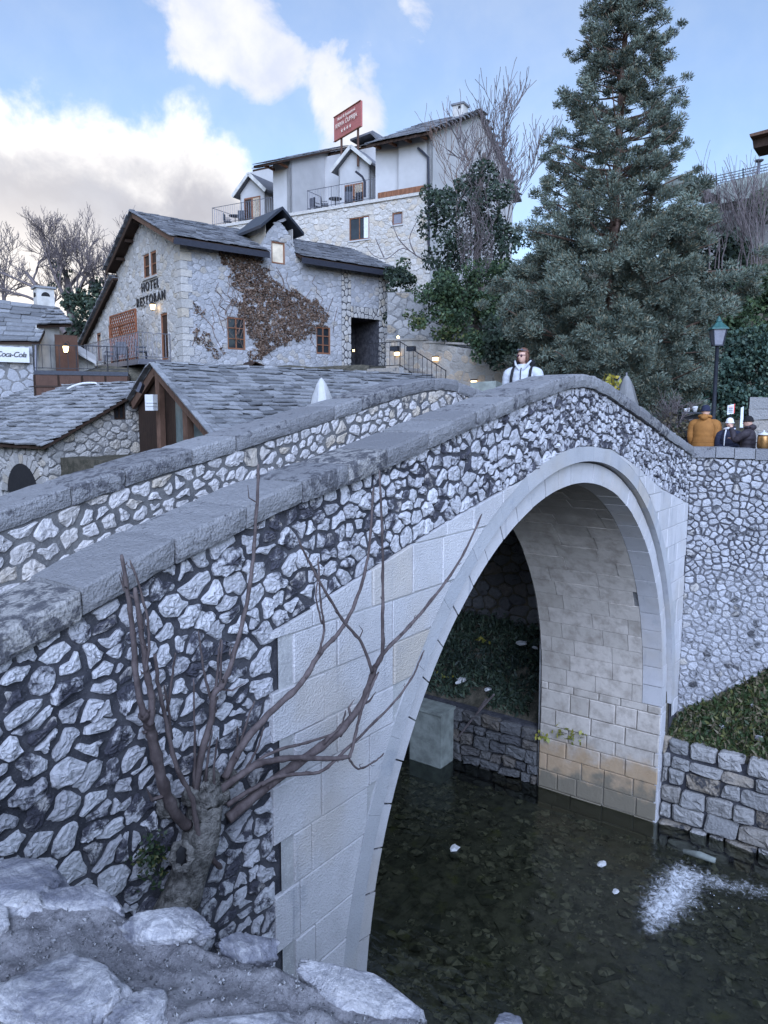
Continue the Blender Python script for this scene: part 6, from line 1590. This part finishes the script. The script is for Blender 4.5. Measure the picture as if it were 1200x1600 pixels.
p = P(622, 527, 33.4); t = thing('garden_spotlight', p, 'small greenish garden light on top of the flagstone wall', 'lamp'); mesh('glass', ball(p, .07), M['glow_soft'], t); mesh('stake', tube([p, p-Vector((0, 0, .3))], .02, 5), M['iron'], t)
for X, lab in ((616.5, 'dark planter box hung at the left of the stair railing'), (642.5, 'dark planter box hung at the top of the stair handrail')):
    p = P(X, 545, 31.2); t = thing('planter_box', p, lab, 'planter', 'planter boxes on the stair railing'); mesh('box', box(p, (.36, .2, .19), math.atan2(rv.y, rv.x), .01), M['metal_dark'], t); mesh('soil', box(p+Vector((0, 0, .1)), (.32, .16, .02), math.atan2(rv.y, rv.x)), M['soil'], t)
# ------------------------------------------------------------------ terrace with railing at upper right
tr = thing('hill_terrace', P(1120, 300, 36), 'concrete roof terrace edge high on the right hillside with a pale pillar', 'building')
mesh('slab', panel([P(1098, 303, 36), P(1135, 296, 35), P(1135, 311, 35), P(1098, 318, 36)], 3), M['concrete'], tr)
mesh('parapet', panel([P(1130, 300, 35), P(1280, 262, 33), P(1280, 300, 33), P(1130, 330, 35)], 1), M['concrete'], tr)
mesh('pillar', panel([P(1112, 341, 35.5), P(1125, 339, 35.3), P(1125, 310, 35.3), P(1112, 313, 35.5)], .5), M['plaster_old'], tr)
mesh('wall', panel([P(1075, 520, 36.6), P(1330, 520, 34.2), P(1330, 285, 34.2), P(1130, 322, 36), P(1075, 322, 36.6)], .4), M['rubble_quay'], tr)
rl = thing('terrace_railing', P(1140, 300, 35), 'thin horizontal wire railing on the terrace at the upper right', 'railing')
for k in range(5): mesh('wire', tube([P(1078, 285+k*3.6, 36.5), P(1285, 236+k*5.2, 32.5)], .018, 5), M['iron'], rl)
for X, Y, D in ((1119, 271, 35.6), (1161, 263, 34.8), (1206, 250, 34)): mesh('post', tube([P(X, Y, D), P(X, Y+34, D)], .028, 6), M['iron'], rl)
cp = mesh('vent_pipe', joined([tube([P(1184, 290, 34.2), P(1186, 254, 34.2)], .07, 8), lathe(P(1186, 253, 34.2), [(.14, 0), (.2, .05), (.2, .08), (.03, .12)], 10)]), M['iron_grey'], None, True); tag(cp, 'grey vent pipe with cap behind the wire railing', 'pipe')
rf = thing('far_eave', P(1195, 233, 40), 'corner of a brown tiled eave entering at the right edge of the sky', 'building')
mesh('eave', panel([P(1184, 229, 40), P(1290, 205, 38), P(1290, 222, 38), P(1186, 245, 40)], 1.2), M['wood_dark'], rf); mesh('roof', panel([P(1182, 228, 40), P(1290, 200, 38), P(1290, 207, 38), P(1183, 232, 40)], 1.6), M['beam'], rf); mesh('ridge_cap', box(P(1197, 223, 40), (.5, .5, .25), 0, .04), M['beam'], rf)

# ------------------------------------------------------------------ street lamp, parasols, cafe clutter behind the coping
lt = P(1122, 522, 17.4); lp = thing('street_lamp', (lt.x, lt.y, STREET), 'old style street lamp with green lantern cap before the ivy', 'street lamp')
c = lt.copy()
mesh('pole', lathe((lt.x, lt.y, STREET), [(.14, 0), (.13, .35), (.08, .45), (.055, 1.0), (.045, lt.z-STREET-.29), (.06, lt.z-STREET-.27)], 12), M['metal_dark'], lp, True)
def fru(zc, r0, r1, h, rot=.5):
    V = []; 
    for r, z in ((r0, 0), (r1, h)):
        for k in range(4): a = rot+math.pi/4+k*math.pi/2; V.append(Vector((lt.x+r*math.cos(a), lt.y+r*math.sin(a), zc+z)))
    return V, [(3, 2, 1, 0), (4, 5, 6, 7), (0, 1, 5, 4), (1, 2, 6, 5), (2, 3, 7, 6), (3, 0, 4, 7)]
gl = fru(lt.z-.26, .14, .21, .36); mesh('lantern_glass', gl, M['lamp_glass'], lp)
mesh('lantern_frame', joined([beam(gl[0][k], gl[0][k+4], .03, .03, (1, 0, 0)) for k in range(4)]+[beam(gl[0][k], gl[0][(k+1) % 4], .03, .03) for k in range(4)]), M['metal_dark'], lp)
mesh('lantern_cap', joined([fru(lt.z+.10, .27, .255, .03), fru(lt.z+.13, .25, .06, .15), lathe((lt.x, lt.y, lt.z+.28), [(.07, 0), (.05, .05), (.02, .12)], 8)]), M['verdigris'], lp)
def parasol(top, h, r, lab, mat='canvas', grp=None):
    b = top-Vector((0, 0, h+1.0)); t = thing('folded_parasol', b, lab, 'parasol', grp); n = 16; V = []; F = []
    prof = [(0, .015), (.05, .05), (.16, .10), (.4, .15), (.7, .19), (1.0, .24)]
    for i, (s, q) in enumerate(prof):
        for k in range(n):
            a = 2*math.pi*k/n; f = 1+.42*(1 if k % 2 else -1)*min(1, s*2)+random.uniform(-.05, .05)
            V.append(top+Vector((q*r/.24*f*math.cos(a), q*r/.24*f*math.sin(a), -s*h+(.05 if k % 2 else 0)*s)))
    for i in range(len(prof)-1):
        for k in range(n): a = i*n+k; bq = i*n+(k+1) % n; F.append((a, bq, bq+n, a+n))
    F.append(tuple(range(n)))
    mesh('canopy', (V, F), M[mat], t, True); mesh('pole', tube([b, top+Vector((0, 0, .06))], .025, 8), M['iron_grey'], t); return t
parasol(P(502, 590, 20.5), 1.3, .34, 'folded white parasol in front of the slate roof beyond the far parapet', 'canvas_white')
parasol(P(979, 586, 18), .75, .22, 'folded grey parasol nearer the crest, under the conifer'); parasol(P(968, 591, 18.6), .8, .18, 'folded grey parasol just behind the first under the conifer')
ct = thing('serving_counter', P(1088, 660, 18.5), 'dark counter with a thin shelf behind the orange jacket', 'counter')
a, b = P(1060, 645, 18.5), P(1108, 645, 18.5); b.z = a.z
mesh('shelf', beam(a, b, .4, .04), M['metal_dark'], ct); mesh('front', panel([a+Vector((0, 0, -.05)), b+Vector((0, 0, -.05)), b+Vector((0, 0, -1)), a+Vector((0, 0, -1))], .05), M['dark'], ct)
for X, s, lab in ((1071, .8, 'small glass at the left end of the dark shelf'), (1075, .9, 'slim white cup second from the left on the shelf'), (1085.5, 1.3, 'largest white cup at the right on the dark shelf')):
    p = P(X, 645, 18.5); p.z = a.z+.02; tag(mesh('cup', lathe(p, [(.035*s, 0), (.055*s, .11*s), (.05*s, .11*s), (.03*s, .01)], 10), M['white'], None, True), lab, 'cup', 'cups on the dark shelf')
bd = thing('price_board', P(1141, 640, 18), 'small white board with red edge behind the white hat', 'sign')
u = RT.copy(); u.z = 0; u.normalize(); p = P(1141.5, 640, 18)
mesh('board', panel([p-u*.075-Vector((0, 0, .12)), p+u*.075-Vector((0, 0, .1)), p+u*.075+Vector((0, 0, .13)), p-u*.075+Vector((0, 0, .1))], .02), M['curtain'], bd); mesh('edge', panel([p+u*.076-Vector((0, 0, .1)), p+u*.1-Vector((0, 0, .08)), p+u*.1+Vector((0, 0, .14)), p+u*.076+Vector((0, 0, .13))], .02), M['red_paint'], bd)
mesh('stand', tube([p-Vector((0, 0, .1)), p-Vector((0, 0, 1.6))], .018, 6), M['iron'], bd)
for k in range(4): mesh('printed_line', panel([p-u*.05+Vector((0, 0, .07-.04*k))-FW*.012, p+u*.05+Vector((0, 0, .07-.04*k))-FW*.012, p+u*.05+Vector((0, 0, .055-.04*k))-FW*.012, p-u*.05+Vector((0, 0, .055-.04*k))-FW*.012], .003), M['red_paint'] if k == 0 else M['iron_grey'], bd)
ps = mesh('banner', panel([P(1156, 668, 19), P(1161, 668, 19), P(1162, 635, 19), P(1158, 637, 19)], .03), M['curtain']); tag(ps, 'narrow pale banner between the white hat and the stone post', 'banner')
gp_ = thing('stone_pillar', P(1182, 690, 20.5), 'grey block built pillar behind the person in profile', 'pillar')
for k in range(7):
    q = P(1182, 690, 20.5); q.z = STREET+.15+k*.3; mesh('block', box(q, (.52, .52, .285), .3, .02), M['rubble_quay'], gp_)
rk = P(1050, 690, 17)
for X, Y, s in ((1047, 686, .16), (1055, 692, .14), (1040, 682, .12)):
    tag(mesh('boulder', ball(P(X, Y, 17.2), s*1.2, 3, (1.1, 1, .8), .3, 2, X), M['crag']), {1047: 'pale boulder behind the sloping coping beside the dry bush', 1055: 'right hand pale boulder nearest the people', 1040: 'smallest pale boulder left of the dry bush'}[X], 'boulder', 'pale boulders behind the coping')
kt = P(1193, 689, 15.2); cpv = thing('brass_pot', kt-Vector((0, 0, .2)), 'shiny brass pot with pale lid at the right edge', 'pot')
M['brass'] = plain('brass', (.30, .16, .06), .35, .7, .3)
mesh('pot', lathe(kt+Vector((0, 0, -.17)), [(.10, 0), (.12, .05), (.12, .24), (.105, .29)], 16), M['brass'], cpv, True); mesh('lid', lathe(kt+Vector((0, 0, .12)), [(.125, 0), (.12, .02), (.02, .06), (.01, .1)], 16), M['white'], cpv, True)
bk = P(793, 608, 16.5); tag(mesh('street_planter', joined([box(P(760, 612, 15), (1.1, .5, .35), .4, .02)]), M['concrete']), 'low grey planter behind the near coping left of the woman in white', 'planter')
# ------------------------------------------------------------------ people
M['skin'] = plain('skin', (.55, .34, .26), .6, var=.05); M['hair_brown'] = plain('hair_brown', (.12, .055, .035), .6, var=.3, nsc=30)
M['jacket_white'] = plain('jacket_white', (.46, .48, .52), .7, var=.05, nsc=20, bump=.003); M['jacket_orange'] = plain('jacket_orange', (.29, .125, .032), .8, var=.12, nsc=8, bump=.004)
M['jacket_navy'] = plain('jacket_navy', (.018, .022, .045), .7, var=.2); M['jacket_brown'] = plain('jacket_brown', (.035, .028, .034), .7, var=.2)
M['knit_navy'] = plain('knit_navy', (.02, .024, .05), .9, nsc=60, bump=.003); M['knit_white'] = plain('knit_white', (.74, .74, .76), .9, nsc=60, bump=.003); M['knit_black'] = plain('knit_black', (.012, .012, .014), .9, nsc=60, bump=.003)
M['denim'] = plain('denim', (.04, .05, .08), .85); M['black_cloth'] = plain('black_cloth', (.012, .012, .015), .8); M['lens'] = plain('lens', (.06, .02, .04), .1, spec=.6); M['lips'] = plain('lips', (.42, .16, .14), .5)
def head_vf(c, yaw, tilt=0, s=1.0):
    bm = bmesh.new(); bmesh.ops.create_uvsphere(bm, u_segments=28, v_segments=20, radius=1); V = []
    m = Matrix.Rotation(yaw, 3, 'Z') @ Matrix.Rotation(tilt, 3, 'X')
    for v in bm.verts:
        x, y, z = v.co; fr = max(0, -y)
        px = x*.076*(1-.22*max(0, -z)**1.3); py = y*.095; pz = z*.118
        py -= .012*fr*math.exp(-((z+.85)/.3)**2)                                   # chin
        py -= .030*math.exp(-((x/.16)**2))*math.exp(-((z+.18)/.16)**2)*(fr > .5)    # nose
        py += .012*math.exp(-(((abs(x)-.38)/.2)**2))*math.exp(-((z-.02)/.13)**2)*(fr > .3)  # eye sockets
        py -= .006*math.exp(-((x/.3)**2))*math.exp(-((z+.5)/.09)**2)*(fr > .4)       # lips
        px += math.copysign(.014, x)*math.exp(-((y-.05)/.16)**2)*math.exp(-((z+.05)/.22)**2)*(abs(x) > .8)   # ears
        V.append(Vector(c)+m @ Vector((px*s, py*s, pz*s)))
    F = [tuple(q.index for q in f.verts) for f in bm.faces]; bm.free(); return V, F
def skin_mesh(joints, edges, levels=1, root=0):
    me = bpy.data.meshes.new('body'); me.from_pydata([j[0] for j in joints], edges, []); ob = bpy.data.objects.new('body_source', me); COL.objects.link(ob)
    md = ob.modifiers.new('s', 'SKIN'); sv = me.skin_vertices[0].data
    for i, j in enumerate(joints): sv[i].radius = (j[1], j[1]*(j[2] if len(j) > 2 else 1)); sv[i].use_root = i == root
    sb = ob.modifiers.new('u', 'SUBSURF'); sb.levels = levels; sb.render_levels = levels
    dg = bpy.context.evaluated_depsgraph_get(); dg.update(); m2 = bpy.data.meshes.new_from_object(ob.evaluated_get(dg))
    V = [v.co.copy() for v in m2.vertices]; F = [tuple(p.vertices) for p in m2.polygons]
    bpy.data.objects.remove(ob); bpy.data.meshes.remove(m2); return V, F
def person(loc, rz, label, h, jacket, legs, arms, hat=None, hair=None, headyaw=0, lean=0, tilt=0, hood=False, glasses=False, quilt=.012, wide=1.0):
    k = h/1.72; t = thing('person', loc, label, 'person'); t.rotation_euler = (0, 0, 0)
    R3 = Matrix.Rotation(rz, 3, 'Z'); L = Vector(loc)
    def W(p): p = Vector(p); p.y -= lean*max(0, p.z-.9); return L+R3 @ (p*k)
    (sh0, el0, wr0), (sh1, el1, wr1) = arms
    J = [((0, 0, .95), .12), ((0, 0, 1.12), .11), ((0, .01, 1.30), .12), ((0, .015, 1.44), .06), ((0, -.005, 1.52), .05), ((0, -.012, 1.60), .06)]
    E = [(0, 1), (1, 2), (2, 3), (3, 4), (4, 5)]
    for s, (sh, el, wr) in ((-1, arms[0]), (1, arms[1])):
        n = len(J); J += [((s*.15, .01, 1.39), .055), (sh, .05), (el, .04), (wr, .03)]; E += [(2, n), (n, n+1), (n+1, n+2), (n+2, n+3)]
    for s in (-1, 1):
        n = len(J); J += [((s*.09, 0, .86), .09), ((s*.10, -.01, .48), .06), ((s*.10, .01, .09), .045), ((s*.11, -.12, .045), .04)]; E += [(0, n), (n, n+1), (n+1, n+2), (n+2, n+3)]
    v, f = skin_mesh(J, E); v = [W(p) for p in v]
    parts_ = [(v, f)]
    hc = Vector((0, -.02, 1.615)); hv, hf = head_vf((0, 0, 0), headyaw, tilt); parts_.append(([W(hc+p) for p in hv], hf))
    for s, (sh, el, wr) in ((-1, arms[0]), (1, arms[1])):          # palm and five fingers
        wr, el = Vector(wr), Vector(el); d = (wr-el).normalized(); side = d.cross(Vector((0, 0, 1))); side = side.normalized() if side.length > .1 else Vector((1, 0, 0)); up = side.cross(d)
        pc = wr+d*.05; vf = tube([wr-d*.02, wr+d*.03, wr+d*.075, wr+d*.095], [.026, .036, .038, .02], 8); parts_.append(([W(p) for p in vf[0]], vf[1]))
        for i, ln in enumerate((.075, .085, .08, .062)):
            b = wr+d*.085+side*(.028-.0185*i); vf = tube([b, b+d*ln*.5-up*.012, b+d*ln*.8-up*.035], [.010, .009, .006], 6); parts_.append(([W(p) for p in vf[0]], vf[1]))
        b = wr+d*.03+side*.036; vf = tube([b, b+d*.03+side*.022, b+d*.058+side*.024-up*.01], [.012, .011, .007], 6); parts_.append(([W(p) for p in vf[0]], vf[1]))
    mesh('body', joined(parts_), M['skin'], t, True)
    # jacket: padded torso and sleeves
    prof = [(.78, .205, .165), (.84, .215, .175), (.95, .215, .172), (1.08, .205, .165), (1.2, .212, .168), (1.3, .218, .162), (1.37, .205, .145), (1.42, .165, .122), (1.46, .112, .102), (1.50, .095, .098), (1.535, .10, .105)]
    V = []; F = []; n = 24; zz = np.linspace(.78, 1.492, 44); px = np.interp(zz, [p[0] for p in prof], [p[1] for p in prof]); py = np.interp(zz, [p[0] for p in prof], [p[2] for p in prof])
    for i, z in enumerate(zz):
        q = 1+quilt*2.2*math.sin(z*62) if z < 1.42 else 1
        for a in range(n):
            an = 2*math.pi*a/n; wr_ = 1+.02*mnoise.noise(Vector((math.cos(an)*2, math.sin(an)*2, z*9+rz)))
            V.append(W((px[i]*wide*q*wr_*math.cos(an), py[i]*wide*q*wr_*math.sin(an)+.005, z)))
    for i in range(len(zz)-1):
        for a in range(n): b = i*n+a; c = i*n+(a+1) % n; F.append((b, c, c+n, b+n))
    sl2 = []
    for s, (sh, el, wr) in ((-1, arms[0]), (1, arms[1])):
        ln = smoothline([Vector((s*.10, .01, 1.37)), Vector(sh), (Vector(sh)+Vector(el))/2+Vector((s*.01, 0, 0)), Vector(el), (Vector(el)+Vector(wr))/2, Vector(wr)], 7); m = len(ln)
        rd = [np.interp(i/(m-1), [0, .18, .35, .6, .8, 1], [.085, .098, .088, .075, .066, .052])*(1+quilt*2.5*math.sin(i*1.9))*wide for i in range(m)]
        vf = tube([W(p) for p in ln], [r*k for r in rd], 14); sl2.append(vf)
    jk = mesh('jacket', joined([(V, F)]+sl2), M[jacket], t, True)
    tr_ = []
    for s in (-1, 1): tr_.append(tube([W((s*.085, 0, .92)), W((s*.095, 0, .7)), W((s*.10, -.01, .48)), W((s*.10, .01, .1))], [.115*k, .10*k, .08*k, .07*k], 12))
    mesh('trousers', joined(tr_), M[legs], t, True)
    for s in (-1, 1): mesh('shoe', ball(W((s*.105, -.05, .045)), k, 2, (.05, .05, .045)), M['black_cloth'], t, True); 
    mh = Matrix.Rotation(headyaw, 3, 'Z') @ Matrix.Rotation(tilt, 3, 'X')
    H = lambda p: W(hc+mh @ Vector(p))
    for s in (-1, 1): mesh('eye', ball(H((s*.03, -.083, .004)), .012*k, 1), M['black_cloth'], t)
    mesh('mouth', ball(H((0, -.094, -.057)), k, 1, (.022, .006, .005)), M['lips'], t)
    if hair:
        bm = bmesh.new(); bmesh.ops.create_uvsphere(bm, u_segments=24, v_segments=16, radius=1); hv = []
        idx = {}
        for q in bm.verts:
            x, y, z = q.co; hv.append(H((x*.086, y*.104+.008, z*.124+.012)))
        fs = [tuple(q.index for q in f.verts) for f in bm.faces if (lambda c: c.z > .45-.0*c.y or c.y > -.05+(.25 if c.z > 0 else .05))(f.calc_center_median())]
        bm.free(); mesh('hair', (hv, fs), M[hair], t, True)
        for s in (-1, 1): mesh('hair', tube([H((s*.075, -.02, .05)), H((s*.082, -.01, -.04)), H((s*.075, .0, -.13))], [.022*k, .028*k, .012*k], 8), M[hair], t, True)
    if hat:
        V = []; F = []; n = 20; pr = [(.088, -.0), (.094, .015), (.092, .05), (.082, .09), (.055, .122), (.018, .138), (.001, .14)]
        for r, z in pr:
            for a in range(n): an = 2*math.pi*a/n; V.append(H((r*math.cos(an), r*1.16*math.sin(an)+.006, z+.018)))
        for i in range(len(pr)-1):
            for a in range(n): b = i*n+a; c = i*n+(a+1) % n; F.append((b, c, c+n, b+n))
        ht = mesh('hat', (V, F), M[hat], t, True)
        bd = [H((.093*math.cos(a), .108*math.sin(a)+.006, .03)) for a in np.linspace(0, 2*math.pi, 21)]; mesh('brim', tube(bd, .017*k, 8), M[hat], ht, True)
    if hood:
        mesh('hood', ball(W((0, .075, 1.50)), k, 3, (.125, .085, .075), .08, 2, 2), M[jacket], t, True)
        rg2 = [W((.115*math.cos(a), .02+.09*math.sin(a), 1.515+.02*math.sin(a))) for a in np.linspace(0, 2*math.pi, 25)]; mesh('collar', tube(rg2, .032*k, 8), M[jacket], t, True)
    if glasses:
        gl_ = mesh('sunglasses', joined([tube([H((-.07, -.06, .012)), H((0, -.102, .014)), H((.07, -.06, .012))], .005*k, 6)]+[tube([H((s*.072, -.06, .012)), H((s*.082, .02, .012))], .004*k, 5) for s in (-1, 1)]), M['black_cloth'], t)
        for s in (-1, 1): mesh('lens', ball(H((s*.034, -.092, .004)), k, 2, (.031, .012, .022)), M['lens'], gl_, True)
    return t, W, H, k
DOWN = (((-.215, .0, 1.34), (-.26, .02, 1.08), (-.24, -.08, .86)), ((.215, .0, 1.34), (.26, .02, 1.08), (.24, -.08, .86)))
# woman in white crossing the bridge
d = raydir(818, 560); wp = CAMP+d*((1.12-CAMP.y)/d.y); wp.z = deck(wp.x); topz = CAMP.z+(raydir(815, 548)*((wp-CAMP).dot(FW))).z
t, W, H, k = person(wp, R_(-78), 'woman in white puffer jacket and dark glasses walking over the bridge', (topz-wp.z)*1.0/1.0, 'jacket_white', 'denim', DOWN, hair='hair_brown', headyaw=R_(-22), glasses=True, quilt=.012)
for s in (-1, 1):
    mesh('fur_collar', ball(W((s*.105, .035, 1.50)), k, 3, (.055, .075, .07), .3, 5, s), M['knit_black'], t)
    mesh('collar_flap', tube([W((s*.03, -.13, 1.40)), W((s*.09, -.115, 1.48)), W((s*.125, -.03, 1.545))], [.012*k, .018*k, .012*k], 8), M['jacket_white'], t)
    mesh('backpack_strap', tube([W((s*.135, .10, 1.43)), W((s*.14, .0, 1.455)), W((s*.14, -.105, 1.40)), W((s*.145, -.172, 1.28)), W((s*.15, -.178, 1.12))], [.022*k]*5, 8), M['black_cloth'], t)
mesh('zip', tube([W((0, -.128, 1.43)), W((0, -.166, 1.36)), W((0, -.182, 1.2)), W((0, -.184, .95))], .008*k, 6), M['black_cloth'], t)
mesh('raised_glasses', joined([ball(H((s*.034, -.082, .092)), k, 2, (.032, .016, .02)) for s in (-1, 1)]+[tube([H((-.072, -.02, .085)), H((0, -.096, .095)), H((.072, -.02, .085))], .006*k, 6)]), M['iron_grey'], t)
bp = thing('backpack', W((0, .24, 1.25)), 'black backpack on the shoulders of the woman in white', 'bag')
mesh('pack', ball(W((0, .25, 1.24)), k, 3, (.17, .10, .24), .05, 2, 4), M['black_cloth'], bp, True); mesh('handle', tube([W((-.04, .2, 1.46)), W((0, .2, 1.50)), W((.04, .2, 1.46))], .01*k, 6), M['black_cloth'], bp)
def feet(X, D, Ytop):
    p = P(X, Ytop, D); zt = p.z; p.z = ground_z(p.x, p.y); return p, zt-p.z
def facing(X, off=0):       # turned away from the camera by default
    d = raydir(X, 650); return math.atan2(d.x, -d.y)+off
p, h = feet(1103, 16.6, 634); t, W, H, k = person(p, facing(1103, R_(-12)), 'man in orange brown hooded jacket and navy beanie seen from behind', h*.985, 'jacket_orange', 'black_cloth', DOWN, hat='knit_navy', hood=True, quilt=.004, wide=1.14)
mesh('badge', box(W((.33, -.0, 1.27)), (.02, .05, .05), 0), M['black_cloth'], t)
seam = [W((.248*math.cos(a), .195*math.sin(a)+.005, .98)) for a in np.linspace(0, 2*math.pi, 33)]; mesh('hem_seam', tube(seam, .006*k, 5), M['jacket_orange'], t)
p, h = feet(1141, 16.3, 654); HOLD = (((-.215, -.02, 1.34), (-.24, -.06, 1.08), (-.07, -.25, 1.0)), ((.215, -.02, 1.34), (.24, -.06, 1.08), (.06, -.27, 1.02)))
t, W, H, k = person(p, facing(1141, R_(180-14)), 'person in navy jacket and white knit hat facing the camera', h*.985, 'jacket_navy', 'denim', HOLD, hat='knit_white', hood=True, quilt=.008, headyaw=R_(8), wide=1.05)
mesh('scarf', tube([W((.115*math.cos(a), .005+.11*math.sin(a), 1.50+.01*math.sin(3*a))) for a in np.linspace(0, 2*math.pi, 25)], .03*k, 8), M['knit_white'], t, True)
mesh('scarf_end', tube([W((-.05, -.125, 1.47)), W((-.06, -.18, 1.3)), W((-.06, -.19, 1.08))], [.018*k, .014*k, .012*k], 8), M['knit_white'], t)
p, h = feet(1171, 15.6, 651); RAISE = (((-.215, -.02, 1.35), (-.25, -.10, 1.12), (-.10, -.30, 1.22)), ((.215, -.06, 1.35), (.22, -.26, 1.22), (.10, -.36, 1.48)))
t, W, H, k = person(p, facing(1171, R_(88)), 'person in dark brown jacket and black beanie in profile raising a hand', h*.985, 'jacket_brown', 'denim', RAISE, hat='knit_black', hood=True, quilt=.01)
p, h = feet(1084, 17.2, 652); p2 = p; BEND = (((-.215, -.02, 1.34), (-.34, -.1, 1.12), (-.38, -.28, .92)), ((.215, -.02, 1.34), (.25, -.04, 1.1), (.2, -.2, .95)))
t, W, H, k = person(p, facing(1084, R_(-55)), 'person in dark navy coat half hidden behind the orange jacket', h*.97, 'jacket_navy', 'black_cloth', BEND, hat='knit_black', quilt=.006, lean=.18)
for o in list(COL.objects):
    if o.name.endswith('_source'): bpy.data.objects.remove(o)
print('objects', len(bpy.data.objects), 'tris', sum(len(o.data.polygons)*2 for o in bpy.data.objects if o.type == 'MESH'))
